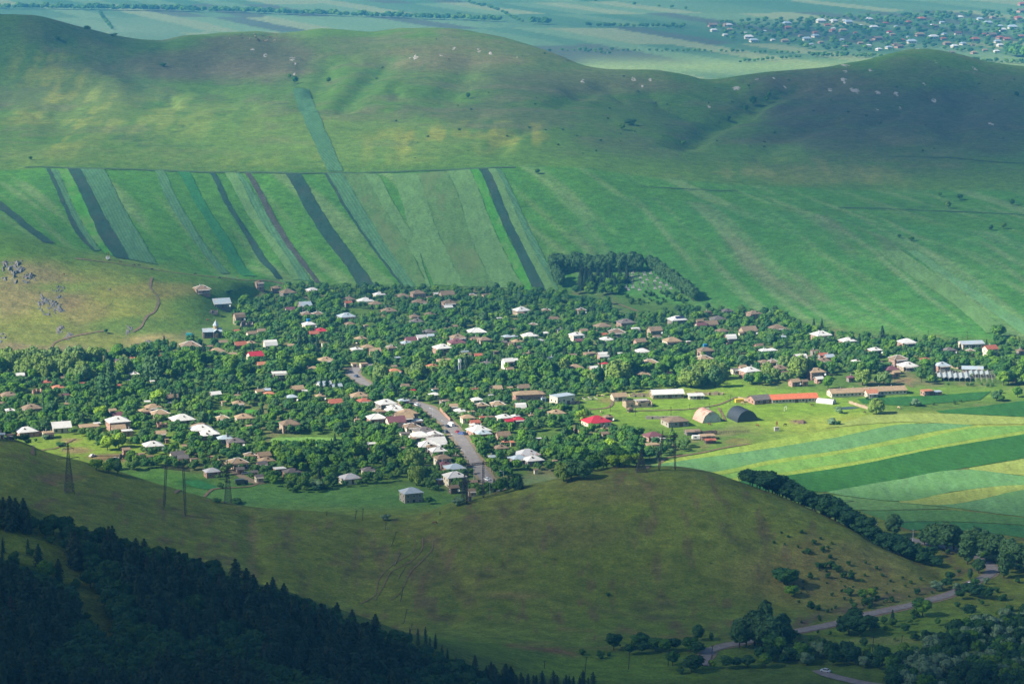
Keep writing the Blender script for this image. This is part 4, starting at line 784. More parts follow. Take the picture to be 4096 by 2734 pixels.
def barn(name, px, v, w, D, e, h, col, wall, label, cat='barn', yaw=9, n=12, style='g', group=None):
    X, Y, _ = ground(px, v, e + h * .4); Z = h1(X, Y); W = w * mpp(Y); th = R(yaw); L = (W - D * abs(math.sin(th))) / math.cos(th)
    t = empty(name, (X, Y, Z), th, label, cat, group)
    wall_mesh(L, D, e, style, h).obj('wall', WALL[wall], t); rf = roof_mesh(L, D, e, style, h, .5).obj('roof', ROOF[col], t)
    for i in range(n):
        xx = (i + .5) / n * L - L / 2
        if i == n // 2: link('door', DOOR, t, (xx, -D / 2 - .03, 0), 0, (2.2, 1, 1.2))
        else: link('window', WIND if i % 2 else WIN, t, (xx, -D / 2 - .03, e * .55), 0, (1.2, 1, 1.0))
    for y in (-D * .25, D * .25): link('window', WIND, t, (-L / 2 - .03, y, e * .5), -math.pi / 2, (1.1, 1, 1.1))
    clear(X, Y, W / 2 + 1, e * .4, D / 2 + 2); return t, rf, L, (X, Y, Z)
t, rf, L, _ = barn('long_barn', 3467, 1555, 322, 9, 2.6, 2.0, 't', 'e', 'very long low barn with weathered tan roof behind the crop field', n=20, yaw=13)
for i in range(5): link('chimney', CHIM, rf, (-L * .35 + i * L * .17, 0, 4.3), 0, (.8, .8, .7))
make_house(3484, 1562, 56, 'o', 'g', 1, 13, 'e')
tag(HOUSES[-1][4]['o'], 'small rusty annex house butted against the front of the very long barn', 'house')
t, rf, L, _ = barn('long_barn', 3172, 1582, 200, 8.5, 2.4, 2.3, 'y', 'e', 'long barn with bright orange rusty roof at the farm meadow', n=14, yaw=12)
for i in range(2): link('chimney', CHIM, rf, (-L * .02 + i * 4, .5, 4.0), 0, (.8, .8, 1))
barn('long_barn', 3038, 1586, 95, 9.5, 2.6, 2.2, 'g', 'p', 'dark roofed barn with pale gable end, left end of the orange-roofed barn', n=6, yaw=22)
barn('farm_building', 2667, 1564, 136, 9, 2.8, 2.2, 'w', 'n', 'long farm building with white metal gable roof beside roofless pens', n=10, yaw=10)
barn('farm_building', 2783, 1576, 66, 7, 2.3, .5, 'w', 'e', 'low shed with flat white roof at the right end of the farm building', cat='shed', n=4, yaw=8, style='s')
barn('farm_building', 2475, 1577, 66, 7, 2.5, 1.9, 't', 'e', 'small cream farm house with sagging tan roof at left of the pens', n=3, yaw=14)
barn('warehouse', 3882, 1366, 104, 11, 3.2, 1.4, 's', 'e', 'wide grey-roofed warehouse beside the blue container under the slope', cat='warehouse', n=7, yaw=12)
barn('warehouse', 3890, 1468, 86, 7, 2.6, 1.5, 's', 'p', 'long silver-blue roofed hall just above the greenhouse frames', cat='warehouse', n=6, yaw=-8)
barn('warehouse', 2249, 1578, 102, 8, 5.2, .5, 's', 'e', 'tall cream block warehouse with flat roof beside the trees', cat='warehouse', n=0 + 4, yaw=35, style='f')
barn('factory_building', 2115, 1567, 130, 9, 4.6, 1.6, 't', 'p', 'two-storey brick factory building with brown roof left of cream warehouse', cat='factory', n=7, yaw=12, style='h')
barn('concrete_house', 2699, 1672, 110, 11.5, 3.2, 1.9, 'b', 'q', 'low concrete-walled house with brown hipped roof beside the rusty hangar', cat='house', n=4, yaw=20, style='h')
barn('brick_hut', 3708, 1560, 50, 5.5, 3.0, .3, 'o', 'p', 'small pink brick box hut at the right of the very long barn', cat='hut', n=2, yaw=18, style='f')
barn('brick_hut', 3749, 1564, 34, 4.5, 2.1, .2, 's', 'k', 'low grey lean-to attached right of the pink brick box hut', cat='hut', n=2, yaw=10, style='f')
barn('brick_hut', 2521, 1632, 25, 2.6, 1.7, 1.1, 'b', 'n', 'tiny hut with pointed brown roof in front of roofless brick shell', cat='hut', n=1, yaw=20, style='h')
barn('low_shed', 2829, 1738, 62, 5, 2.2, .4, 't', 'p', 'low pink shed with flat tan roof right of the dark wall', cat='shed', n=3, yaw=12, style='s')
barn('low_shed', 2840, 1755, 45, 4, 2.0, .7, 'r', 'x', 'open shed with dark red roof beside the muddy yard', cat='shed', n=1, yaw=10, style='g')
barn('low_shed', 2768, 1719, 62, 6, 2.0, .9, 'b', 'k', 'dark brown roofed shed just below the two hangars', cat='shed', n=2, yaw=12, style='g')
def roofless(px, v, w, D, e, label, wall='n', yaw=18, name='ruined_building', gap=.35, seed=1):
    X, Y, Z = ground(px, v, e * .5); Z = h1(X, Y); W = w * mpp(Y); th = R(yaw); L = (W - D * abs(math.sin(th))) / math.cos(th); r = random.Random(seed)
    t = empty(name, (X, Y, Z), th, label, 'ruin'); b = MB(); th_ = .45
    def wallrow(p, q):
        n_ = max(3, int(math.dist(p, q) / 1.6)); rz = math.atan2(q[1] - p[1], q[0] - p[0]); d = math.dist(p, q) / n_
        for i in range(n_):
            c = (p[0] + (q[0] - p[0]) * (i + .5) / n_, p[1] + (q[1] - p[1]) * (i + .5) / n_); hh = e * r.uniform(.75, 1) if r.random() > gap else e * r.uniform(.35, .6)
            b.box((c[0], c[1], hh / 2 - .5), (d + .002 * i, th_, hh + 1), rz)
    x, y = L / 2, D / 2
    wallrow((-x, -y), (x, -y)); wallrow((-x, y), (x, y)); wallrow((-x - .2, -y + .3), (-x - .2, y - .3)); wallrow((x + .2, -y + .3), (x + .2, y - .3)); wallrow((0, -y + .3), (0, y - .3))
    b.obj('wall', WALL[wall], t)
    for i in range(max(1, int(L / 5))): link('window', WIND, t, ((i + .5) / max(1, int(L / 5)) * L - x + .4, -y - th_ / 2 - .02, e * .42), 0, (1.0, 1, 1.1))
    clear(X, Y, W / 2 + .5, 0, D / 2 + 1); return t
t = roofless(2550, 1612, 116, 8, 3.8, 'large roofless brick shell standing alone in the farm meadow', 'n', 14, gap=.08, seed=5)
b = MB(); b.box((2.5, 1.0, 3.55), (8, 5.6, .2)); b.obj('roof_slab', M_conc, t)
RL = ['pink roofless stone walls at the edge of the left meadow', 'roofless pink stone shell among the gardens above left meadow', 'pink tumbled wall remains among trees at far left']
for i, (x, y, w) in enumerate(RUIN): roofless(x, y, w, 5, 2.6, ['collapsed pink stone walls among the trees at the left edge', 'roofless pink brick walls at the top of the left meadow', 'roofless upper storey shell among houses right of the white hipped roof'][i % 3], 'p', 20, seed=i + 9)
roofless(846, 1245, 50, 5, 1.6, 'low stone wall ruin on the grassy slope above the church', 'k', 10, gap=.5, seed=31)
roofless(989, 1295, 54, 6, 3.4, 'tall roofless stone ruin right of the church', 'k', 24, gap=.5, seed=32)
roofless(2570, 1578, 105, 6, 1.5, 'long row of roofless pen walls between the two farm buildings', 'n', 6, gap=.6, seed=33)
roofless(2835, 1572, 110, 4, 1.4, 'low broken pen walls right of the flat white shed', 'n', 3, gap=.6, seed=34)
roofless(2295, 1605, 44, 5, 2.0, 'broken red brick walls below the cream warehouse', 'p', 14, gap=.6, seed=35)
roofless(2360, 1592, 60, 8, .5, 'low stone foundation outlines in the meadow grass', 'q', 16, gap=.6, seed=36)
roofless(2825, 1728, 84, 1.0, 2.4, 'long dark freestanding wall below the black hangar', 'x', 6, gap=.1, seed=37)
roofless(2650, 1668, 132, .8, 1.9, 'pale concrete yard wall behind the concrete-walled house', 'q', 3, gap=.02, seed=38)

def hangar(px, v, w, h, Lg, prof, mat, endmat, label, yaw, name='arched_hangar', cat='hangar'):
    X, Y, Z = ground(px, v, 1.2); Z = h1(X, Y); t = empty(name, (X, Y, Z), R(yaw), label, cat); b = MB(); n_ = len(prof); seg = 12
    P = [(p[0] * w / 2, p[1] * h) for p in prof]
    for j in range(seg + 1):
        y = -Lg / 2 + Lg * j / seg
        for (x, z) in P: b.v.append((x, y, z - (.4 if z == 0 else 0)))
    for j in range(seg):
        for i in range(n_ - 1): b.f.append((j * n_ + i, j * n_ + i + 1, (j + 1) * n_ + i + 1, (j + 1) * n_ + i))
    b.obj('arched_roof', mat, t, smooth=len(prof) > 8)
    rb = MB()
    for j in range(seg + 1):
        y = -Lg / 2 + Lg * j / seg
        for i in range(n_ - 1): rb.tube((P[i][0] * 1.006, y, P[i][1] * 1.006), (P[i + 1][0] * 1.006, y, P[i + 1][1] * 1.006), .06, k=4, cap=False)
    rb.obj('roof_rib', mat, t)
    for y, nm in ((-Lg / 2 + .15, 'end_wall'), (Lg / 2 - .15, 'end_wall')):
        e_ = MB(); e_.add([(x * .99, y, z * .99 - (.4 if z == 0 else 0)) for x, z in P], [tuple(range(n_))]); e_.obj(nm, endmat, t)
    g = MB(); g.box((-.02 * w, -Lg / 2 + .06, h * .3), (w * .3, .1, h * .6)); g.obj('gate', endmat, t)
    clear(X, Y, w * .9, 0, Lg * .6)
M_tun = rough_mat('tunnel_film', (.50, .49, .46), .1, .6, .5, .4)
circ = [(-math.cos(math.pi * i / 14), math.sin(math.pi * i / 14)) for i in range(15)]
M_hd = rough_mat('black_bitumen_sheet', (.035, .045, .055), .2, .6, .5, .4); M_hr = rough_mat('pale_rusted_sheet', (.44, .30, .24), .12, .5, .7, .3, c2=(.36, .14, .09)); M_he = rough_mat('pale_end_sheet', (.50, .50, .47), .12, .6, .7, .3, c2=(.34, .22, .15))
hangar(2968, 1668, 12.5, 6.6, 15, circ, M_hd, M_hd, 'black arched hangar standing on the farm meadow, right one of two', 20)
hangar(2828, 1672, 12.5, 6.4, 13, [(-1, 0), (-.70, .62), (-.28, .94), (0, 1), (.28, .94), (.70, .62), (1, 0)], M_hr, M_he, 'pale rust-streaked gambrel hangar on the meadow, left one of two', 22)
hangar(3304, 1603, 5.6, 2.7, 10.5, circ, M_tun, M_tun, 'white polytunnel lying beside the orange-roofed barn', 62, 'polytunnel', 'greenhouse')

# greenhouse frames
X, Y, Z = ground(3860, 1512); t = empty('greenhouse', (X, Y, Z), R(-6), 'block of bare metal greenhouse frames with white sheeting among trees', 'greenhouse')
M_pale0 = rough_mat('greenhouse_sheet', (.25, .28, .28), .15, .5, .5, .4); b = MB(); s_ = MB()
for i in range(11):
    x = -17 + i * 3.3
    for j in range(6):
        y = -12 + j * 5
        b.tube((x, y, -.5), (x, y, 2.1), .07, k=4); b.tube((x, y, 2.1), (x + 1.65, y, 3.0), .06, k=4); b.tube((x + 1.65, y, 3.0), (x + 3.3, y, 2.1), .06, k=4)
    b.tube((x, -12, 2.1), (x, 13, 2.1), .06, k=4); b.tube((x + 1.65, -12, 3.0), (x + 1.65, 13, 3.0), .06, k=4)
b.obj('frame', M_conc, t)
for i in range(10):
    x = -17 + i * 3.3; y0_, y1_ = (-11.5, 3 + (i % 3) * 2) if i < 6 else (1, 12)
    for a_, b_, z0_, z1_ in ((0, 1.62, 2.14, 3.02), (1.68, 3.27, 3.02, 2.14)): s_.add([(x + a_, y0_, z0_), (x + b_, y0_, z1_), (x + b_, y1_, z1_), (x + a_, y1_, z0_), (x + a_, y0_, z0_ - .04), (x + b_, y0_, z1_ - .04), (x + b_, y1_, z1_ - .04), (x + a_, y1_, z0_ - .04)], [(0, 1, 2, 3), (7, 6, 5, 4)])
s_.obj('sheeting', M_pale0, t); clear(X, Y, 18, 0, 14)

# ------------------------------------------------------------------ pylons, masts, poles
def lattice(b, p0, p1, w0, w1, n_, r=.09):
    p0, p1 = Vector(p0), Vector(p1); C4 = [(-1, -1), (1, -1), (1, 1), (-1, 1)]; lv = []
    for i in range(n_ + 1):
        q = i / n_; c = p0.lerp(p1, q); w_ = (w0 * (1 - q) + w1 * q) / 2; lv.append([c + Vector((a_ * w_, b_ * w_, 0)) for a_, b_ in C4])
    for i in range(n_):
        for k in range(4):
            b.tube(lv[i][k], lv[i + 1][k], r, k=4, cap=False); b.tube(lv[i][k], lv[i + 1][(k + 1) % 4], r * .6, k=4, cap=False); b.tube(lv[i][(k + 1) % 4], lv[i + 1][k], r * .6, k=4, cap=False); b.tube(lv[i + 1][k], lv[i + 1][(k + 1) % 4], r * .6, k=4, cap=False)
def arm(b, c, half, d=.5, r=.08):
    x, y, z = c
    for s in (-1, 1):
        for dy in (-d, d): b.tube((x, y + dy, z), (x + s * half, y, z + .25), r, k=4, cap=False)
        b.tube((x, y, z + 1.2), (x + s * half, y, z + .25), r, k=4, cap=False)
def pylon(px, v, hpx, bw, arms, label, rz=.2):
    X, Y, Z = ground(px, v); H = hpx * mpp(Y) / math.cos(R(13)); t = empty('lattice_pylon', (X, Y, Z - .3), rz, label, 'pylon', 'steel pylons along the near hill')
    b = MB(); lattice(b, (0, 0, 0), (0, 0, H * .72), bw, 1.1, 11, .10); lattice(b, (0, 0, H * .72), (0, 0, H), 1.1, .35, 6, .07); b.obj('tower', M_steel, t)
    for z, hw in arms:
        a_ = MB(); arm(a_, (0, 0, H * z), hw); a_.obj('cross_arm', M_steel, t)
        i_ = MB()
        for s in (-1, 1): i_.tube((s * hw, 0, H * z + .2), (s * hw, 0, H * z - 1.0), .1, k=5)
        i_.obj('insulator', M_conc, t)
def portal(pl, pr, tl, tr, zc, xl, xr, label):
    (X1, Y1, Z1), (X2, Y2, Z2) = ground(*pl), ground(*pr); m_ = mpp((Y1 + Y2) / 2) / math.cos(R(13)); m1 = mpp(Y1); mx, my, mz = (X1 + X2) / 2, (Y1 + Y2) / 2, min(Z1, Z2)
    t = empty('portal_pylon', (mx, my, mz), 0, label, 'pylon', 'steel pylons along the near hill')
    ys = (Y1 + Y2) / 2; T = []
    for (bx, by, bz, (tx, tv), (bpx, bv)) in ((X1, Y1, Z1, tl, pl), (X2, Y2, Z2, tr, pr)):
        H = (bv - tv) * m_; b = MB(); a = Vector((bx - mx, by - my, bz - mz)); top = Vector((bx - mx + (tx - bpx) * m1, by - my, bz - mz + H)); mid = a.lerp(top, .80)
        lattice(b, a, a.lerp(top, .06), .15, .8, 2, .07); lattice(b, a.lerp(top, .06), mid, .8, .95, 12, .08); lattice(b, mid, top, .95, .2, 4, .06); b.obj('leg', M_steel, t)
        T.append((a, top, bv))
    b = MB()
    zz = T[0][0].z + (pl[1] - zc) * m_
    xL, xR = ray(xl, zc)[0] * ys - mx, ray(xr, zc)[0] * ys - mx; yL, yR = T[0][0].y, T[1][0].y
    k_ = (xR - xL) / max(1e-3, (T[1][1].x - T[0][1].x)); 
    P = [Vector((xL, yL, zz)), Vector((xR, yR, zz))]
    n_ = 14; pr_ = None
    for i in range(n_ + 1):
        c = P[0].lerp(P[1], i / n_); q = [c + Vector((0, s, d)) for s in (-.4, .4) for d in (-.45, .45)]
        if pr_:
            for k in range(4): b.tube(pr_[k], q[k], .08, k=4, cap=False); b.tube(pr_[k], q[(k + 1) % 4], .05, k=4, cap=False)
        pr_ = q
    b.obj('cross_beam', M_steel, t)
pylon(277, 1970, 204, 4.2, [(.69, 5.2), (.88, 2.6)], 'leftmost lattice pylon standing on the dark grassy slope', .35)
pylon(913, 2014, 180, 3.8, [(.72, 4.6), (.86, 2.6)], 'lattice pylon at the field edge below the village, thorn bush at its base', .15)
pylon(1859, 2006, 118, 3.2, [(.70, 3.0)], 'slender lattice pylon beside the lower end of the main road', .3)
pylon(2565, 1884, 96, 5.0, [(.55, 8.0)], 'squat lattice pylon with wide arms on the crest of the dark hill', .1)
pylon(3367, 2046, 46, 4.0, [(.90, 6.5)], 'short broad pylon in the pale field beyond the dark hill', .2)
portal((657, 2027), (742, 2062), (670, 1833), (737, 1830), 1866, 645, 763, 'two-legged portal pylon on the dark slope, left of village street')
portal((1866, 2012), (1934, 1990), (1874, 1838), (1933, 1838), 1858, 1868, 1957, 'two-legged portal pylon straddling the lower end of the main road')
portal((2636, 1882), (2701, 1880), (2650, 1720), (2694, 1722), 1745, 2634, 2713, 'two-legged portal pylon on the crest of the dark hill')
X, Y, Z = ground(1839, 1530); t = empty('telecom_mast', (X, Y, Z), .3, 'slim white telecom mast rising from the willows in the village', 'mast')
M_pale = M_conc if False else rough_mat('galvanised_steel', (.48, .50, .52), .1, 1., .5); b = MB(); lattice(b, (0, 0, 0), (0, 0, 14.8), 1.5, 1.1, 14, .08); b.obj('tower', M_pale, t)
for k in range(3):
    a = k * 2.1; MB().box((1.0 * math.cos(a), 1.0 * math.sin(a), 13.6), (.25, .35, 1.7), a).obj('antenna', M_white, t)
M_pole = rough_mat('tarred_wood', (.055, .045, .038), .2, 1.)
def pole(base, top, label, name='wooden_pole', mat=None, r=.16, group='wooden power poles', arm_=True):
    X, Y, Z = ground(*base); m_ = mpp(Y); H = (base[1] - top[1]) * m_ / math.cos(R(12)); lean = (top[0] - base[0]) * m_
    t = empty(name, (X, Y, Z - .2), 0, label, 'pole', group); b = MB(); b.tube((0, 0, 0), (lean, 0, H), r * 1.25, r * .8, 7); b.obj('shaft', mat or M_pole, t)
    if arm_: q = MB(); q.box((lean * .97, 0, H * .96), (1.3, .12, .12), .5); [q.tube((lean * .97 + s * .5, s * .27, H * .96), (lean * .97 + s * .5, s * .27, H * .96 + .3), .05, k=5) for s in (-1, 0, 1)]; q.obj('cross_arm', mat or M_pole, t)
    if base[1] > 2100 and base[0] < 2000: MB().box((.28, 0, 1.0), (.22, .3, 2.2)).obj('stub_post', M_conc, t)
PO = [((1306, 2062), (1308, 2042), 'leftmost small pole on the saddle of the dark hill'), ((1420, 2076), (1426, 2038), 'second pole from the left on the hill saddle'), ((1450, 2081), (1453, 2030), 'tallest of three poles against the bright field'),
      ((1543, 2117), (1545, 2052), 'first upright pole on the dark slope just below the saddle'), ((1566, 2181), (1586, 2122), 'leaning pole on the dark slope, second from the saddle'), ((1579, 2263), (1604, 2208), 'leaning pole on the dark slope, third from the saddle'), ((1594, 2312), (1624, 2262), 'most strongly leaning pole, middle of the dark slope'),
      ((1603, 2404), (1613, 2342), 'slightly leaning pole on the lower dark slope above the wood'), ((1615, 2492), (1629, 2430), 'pole near the wood edge, second lowest on the slope'), ((1642, 2525), (1649, 2492), 'lowest pole of the slope row, half hidden by pines'),
      ((2177, 2672), (2178, 2639), 'short pole behind the dark pines at bottom centre'), ((2338, 2704), (2346, 2619), 'leftmost tall pole on the bottom grass mound'), ((2514, 2675), (2518, 2601), 'pole standing middle of the bottom grass mound'), ((2672, 2663), (2676, 2592), 'pole beside round bushes at the bottom grass mound'), ((2847, 2632), (2849, 2576), 'pole in front of the near road end'),
      ((3237, 2620), (3239, 2580), 'half hidden pole left in the roadside meadow'), ((3338, 2619), (3340, 2563), 'pole among bushes below the curving road'), ((3489, 2603), (3494, 2538), 'pole in the flowery meadow below the curving road'), ((3603, 2599), (3608, 2534), 'rightmost pole of the meadow row by the dirt track'), ((3735, 2575), (3735, 2536), 'small pole behind willows at lower right')]
for a_, b_, l_ in PO: pole(a_, b_, l_)
for a_, b_, l_ in [((3651, 2168), (3652, 2114), 'pale concrete pole beside the curving road'), ((3503, 2121), (3506, 2088), 'pale braced pole at the road where it meets the hill crest'), ((3835, 2206), (3836, 2172), 'pale pole right of the roadside poplar group'), ((3938, 2206), (3938, 2184), 'pale pole in front of the poplar row at right'), ((3734, 1528), (3733, 1462), 'tall dark pole left of the greenhouse frames'),
                    ((2684, 1660), (2684, 1625), 'pole behind the concrete-walled house'), ((2759, 1636), (2759, 1616), 'middle pole of the farm meadow'), ((2837, 1632), (2837, 1612), 'pole of the farm meadow above the rusty hangar'), ((2884, 1680), (2884, 1640), 'pole between the two hangars'), ((2919, 1618), (2923, 1578), 'slanting pole in the farm meadow by the dirt track'), ((2540, 1662), (2543, 1625), 'pole by the tiny hut in the farm meadow'), ((2441, 1646), (2441, 1618), 'pole at the left of the farm meadow'),
                    ((692, 1183), (693, 1138), 'pole on the grass slope left of the lone upper houses'), ((757, 1205), (757, 1184), 'short pole beside the silver-roofed upper house'), ((3712, 1357), (3712, 1320), 'pole at the top right of the village against green slope'), ((3870, 1355), (3868, 1326), 'pole beside the wide grey warehouse')]:
    pole(a_, b_, l_, 'utility_pole', M_pale if 'pale' in l_ else M_pole, .14, 'village and roadside utility poles')
def lamp(x, v, label):
    X, Y, Z = ground(x, v); t = empty('street_lamp', (X, Y, Z), R(-30), label, 'street lamp', 'street lamps along the main road'); b = MB(); b.tube((0, 0, -.3), (0, 0, 7), .11, .07, 6); b.tube((0, 0, 7), (-1.6, 0, 7.4), .05, k=5); b.obj('post', M_pale, t); MB().box((-1.9, 0, 7.4), (.7, .25, .14)).obj('lamp_head', M_white, t)
for i in range(13):
    q = i / 12; k_ = 6 + int(q * (len(main_c) - 30) * .0) 
    j = int(len(main_c) * (.40 + .58 * q)); j = min(j, len(main_c) - 2); c = main_c[j]; d = main_c[j + 1] - main_c[j]; d = d / np.hypot(*d); s = 6.2 if i % 2 else -6.2
    Xl, Yl = c[0] - d[1] * s, c[1] + d[0] * s; pxl = proj(Xl, Yl, h1(Xl, Yl)); lamp(pxl[0], pxl[1], f"street lamp on the {'right' if (-d[1] * s) > 0 else 'left'} kerb of the main road, {ORD[i // 2] or 'first '}one from the top")
# goals of the little football pitch
for x, v, l_ in ((2820, 1646, 'white goal frame right behind the rusty hangar'), (3141, 1641, 'white goal frame alone on the right of the farm meadow')):
    X, Y, Z = ground(x, v); t = empty('football_goal', (X, Y, Z), R(70 if x > 3000 else 5), l_, 'goal', 'goal frames of the meadow pitch'); b = MB()
    for s in (-1, 1): b.tube((s * 2.4, 0, -.2), (s * 2.4, 0, 2.2), .09, k=5)
    b.tube((-2.4, 0, 2.2), (2.4, 0, 2.2), .09, k=5); b.obj('goal_frame', M_white, t)

# ------------------------------------------------------------------ vehicles
M_tyre = rough_mat('rubber', (.02, .02, .02), .1, 1.)
def car(px, v, col, label, rz, kind='car', sc=1.0, name='parked_car'):
    X, Y, Z = ground(px, v); pm = rough_mat('vehicle_paint', col, .08, 1., .35, .5); t = empty(name, (X, Y, Z + .28), rz, label, {'car': 'car', 'van': 'van', 'truck': 'lorry', 'tractor': 'tractor', 'trailer': 'trailer'}[kind], None, sc)
    b = MB()
    if kind == 'car': b.box((0, 0, .45), (4.2, 1.7, .6), 0, .96); b.obj('body', pm, t); MB().box((-.15, 0, .98), (2.3, 1.5, .5), 0, .78).obj('window_band', M_glass, t); MB().box((-.15, 0, 1.27), (1.75, 1.15, .08)).obj('cabin_roof', pm, t); wh = [(-1.3, .8), (1.3, .8), (-1.3, -.8), (1.3, -.8)]; rw = .32
    elif kind == 'van': b.box((-.2, 0, 1.05), (4.8, 1.9, 1.7), 0, .95); b.box((2.5, 0, .6), (.8, 1.8, .8), 0, .9); b.obj('body', pm, t); MB().box((1.9, 0, 1.5), (.9, 1.84, .5)).obj('window_band', M_glass, t); wh = [(-1.6, .9), (1.8, .9), (-1.6, -.9), (1.8, -.9)]; rw = .36
    elif kind == 'truck': b.box((-1.0, 0, 1.75), (4.8, 2.4, 2.2)); b.obj('box_body', pm, t); q = MB(); q.box((2.4, 0, 1.2), (1.6, 2.2, 1.8), 0, .92); q.obj('cab', rough_mat('cab_paint', tuple(x * .8 for x in col), .1, 1.), t); MB().box((2.6, 0, 1.75), (1.4, 2.24, .5)).obj('window_band', M_glass, t); MB().box((.5, 0, .45), (6, .9, .3)).obj('chassis', M_tyre, t); wh = [(-2.2, 1), (-1.1, 1), (2.4, 1), (-2.2, -1), (-1.1, -1), (2.4, -1)]; rw = .5
    elif kind == 'trailer': b.box((0, 0, 1.3), (4.6, 2.1, 1.9), 0, .97); b.obj('body', pm, t); MB().box((-.6, -1.06, 1.5), (1.2, .06, .6)).obj('window_pane', M_glass, t); q = MB(); q.tube((2.3, 0, .4), (3.6, 0, .3), .07); q.obj('tow_bar', M_tyre, t); wh = [(0, .9), (0, -.9)]; rw = .36
    else: b.box((.6, 0, .9), (2.2, .9, .8)); b.box((-.7, 0, 1.5), (1.3, 1.4, 1.6), 0, .9); b.obj('body', pm, t); wh = [(-.9, .9), (-.9, -.9), (1.2, .6), (1.2, -.6)]; rw = .55
    for (x, y) in wh: w_ = MB(); w_.tube((x, y - .12, rw - .28), (x, y + .12, rw - .28), rw, k=10); w_.obj('wheel', M_tyre, t)
for a in [(1426, 1508, (.05, .08, .16), 'dark blue car driving on the upper road bend', R(120)), (1947, 1920, (.70, .72, .75), 'white car driving up the lower main road', R(125)), (1790, 1708, (.03, .04, .07), 'dark car at the left kerb of the main road beside white van', R(120)), (1783, 1730, (.04, .05, .09), 'dark car parked at left kerb below the white van', R(120)),
          (1831, 1731, (.35, .03, .03), 'red car parked at the right kerb of the main road', R(110)), (1846, 1737, (.05, .12, .35), 'blue car parked right of the red car on the main road', R(150)), (1668, 1622, (.62, .65, .7), 'pale car on the upper stretch of the main road', R(120)), (1859, 1737, (.04, .05, .08), 'small dark car parked rightmost in the roadside row', R(100)), (1243, 1461, (.15, .2, .25), 'small car in the yard left of the upper road bend', R(10)), (3880, 2340, (.75, .76, .78), 'white car on the curving country road at right', R(20)),
          (3302, 2686, (.45, .52, .62), 'silver blue car on the road at the bottom edge', R(150)), (462, 1838, (.45, .42, .36), 'pale old car on the dirt in the left meadow', R(30)), (369, 1826, (.6, .5, .48), 'small whitish car at left in the left meadow', R(60)), (505, 1653, (.25, .5, .75), 'light blue car in the yard by brown roofs at left', R(80)), (980, 1896, (.25, .3, .38), 'dark car at the village street near grey gabled sheds', R(15)), (1657, 1337, (.75, .75, .75), 'white car high in the village right of maroon roof', R(70)), (218, 1471, (.3, .03, .04), 'red wreck of a car at the foot of the rocky hill', R(5))]: car(*a)
car(1805, 1704, (.74, .74, .72), 'white van driving on the main road', R(118), 'van', name='white_van')
car(967, 1938, (.045, .06, .05), 'dark green box lorry parked in the field below the village', R(12), 'truck', name='parked_lorry')
car(761, 1347, (.02, .22, .24), 'teal flatbed lorry parked left of the church', R(-8), 'truck', .8, 'parked_lorry')
car(489, 1834, (.06, .05, .045), 'dark tractor standing in the dirt of the left meadow', R(20), 'tractor', name='tractor'); car(500, 1822, (.12, .05, .04), 'brown tractor uppermost on the left meadow dirt', R(100), 'tractor', name='tractor')
car(2784, 1758, (.74, .72, .68), 'white caravan trailer parked beside the red-roofed shed', R(8), 'trailer', name='caravan_trailer')
def box_thing(name, px, v, size, mat, label, cat, rz=.2):
    X, Y, Z = ground(px, v); t = empty(name, (X, Y, Z), rz, label, cat); x, y, z = size; b = MB(); b.box((0, 0, z / 2), size); b.obj('container_body', mat, t); r_ = MB()
    for i in range(int(x / .5)): r_.box((-x / 2 + .25 + i * .5, -y / 2 - .03, z / 2), (.14, .06, z * .92))
    r_.obj('wall_rib', mat, t); MB().box((0, 0, z + .05), (x + .1, y + .1, .1)).obj('top_plate', mat, t)
box_thing('steel_container', 3873, 1384, (6, 2.4, 2.4), M_tank, 'bright blue steel container in front of the wide grey warehouse', 'container')
box_thing('yellow_container', 2957, 1608, (5, 2.2, 2), rough_mat('yellow_paint', (.62, .42, .04), .1, 1.), 'yellow container lying at the dirt track near the barns', 'container')
# rusty drilling mast and grey booth in the meadow; hill-top booth by the field
for x, v, l_, c_ in ((3106, 1722, 'grey booth with rusty post in the bright farm meadow', M_conc), (432, 1037, 'white booth with red post at the foot of the striped fields', M_white)):
    X, Y, Z = ground(x, v); t = empty('field_booth', (X, Y, Z), .2, l_, 'booth'); MB().box((0, 0, 1.0), (2.6, 1.8, 2.0), 0, .97).obj('cabin', c_, t); MB().box((0, 0, 2.06), (2.8, 2, .12)).obj('roof', M_conc, t); b = MB(); b.tube((.4, .9, 0), (.4, .9, 5.6), .16, k=6); b.box((.4, .9, 4.2), (.7, .5, 1.6)); b.obj('post', rough_mat('rusty_post', (.25, .07, .04), .2, 1.), t)

# ------------------------------------------------------------------ cemetery
gm = []
b = MB(); b.box((0, 0, .12), (1.1, 2.2, .3)); b.box((0, 1.0, .65), (.9, .18, 1.3), 0, .85); gm.append(b.mesh('gravestone', rough_mat('grey_granite', (.14, .14, .16), .2, 1.)))
b = MB(); b.box((0, 0, .1), (2.2, 2.4, .24)); b.box((.3, .9, .8), (.8, .2, 1.7), 0, .9); b.box((-.5, .9, .5), (.7, .2, 1.0)); gm.append(b.mesh('gravestone', rough_mat('pale_marble', (.48, .45, .43), .15, 1.)))
gr = random.Random(5); G = []
for i in range(400):
    x, v = gr.uniform(2505, 2690), gr.uniform(1088, 1162)
    if x > 2600 + (v - 1088) * 1.3: continue
    X, Y, Z = ground(x, v)
    if any((X - p[0]) ** 2 + ((Y - p[1]) * .8) ** 2 < 12 for p in G): continue
    G.append((X, Y)); o = link('gravestone', gm[gr.random() < .42], None, (X, Y, Z), R(10) + gr.uniform(-.06, .06), (1, 1, gr.uniform(.8, 1.3)))
    tag(o, 'small gravestone in dense rows on the cemetery slope', 'gravestone', 'gravestones of the hillside cemetery')
    if len(G) >= 120: break

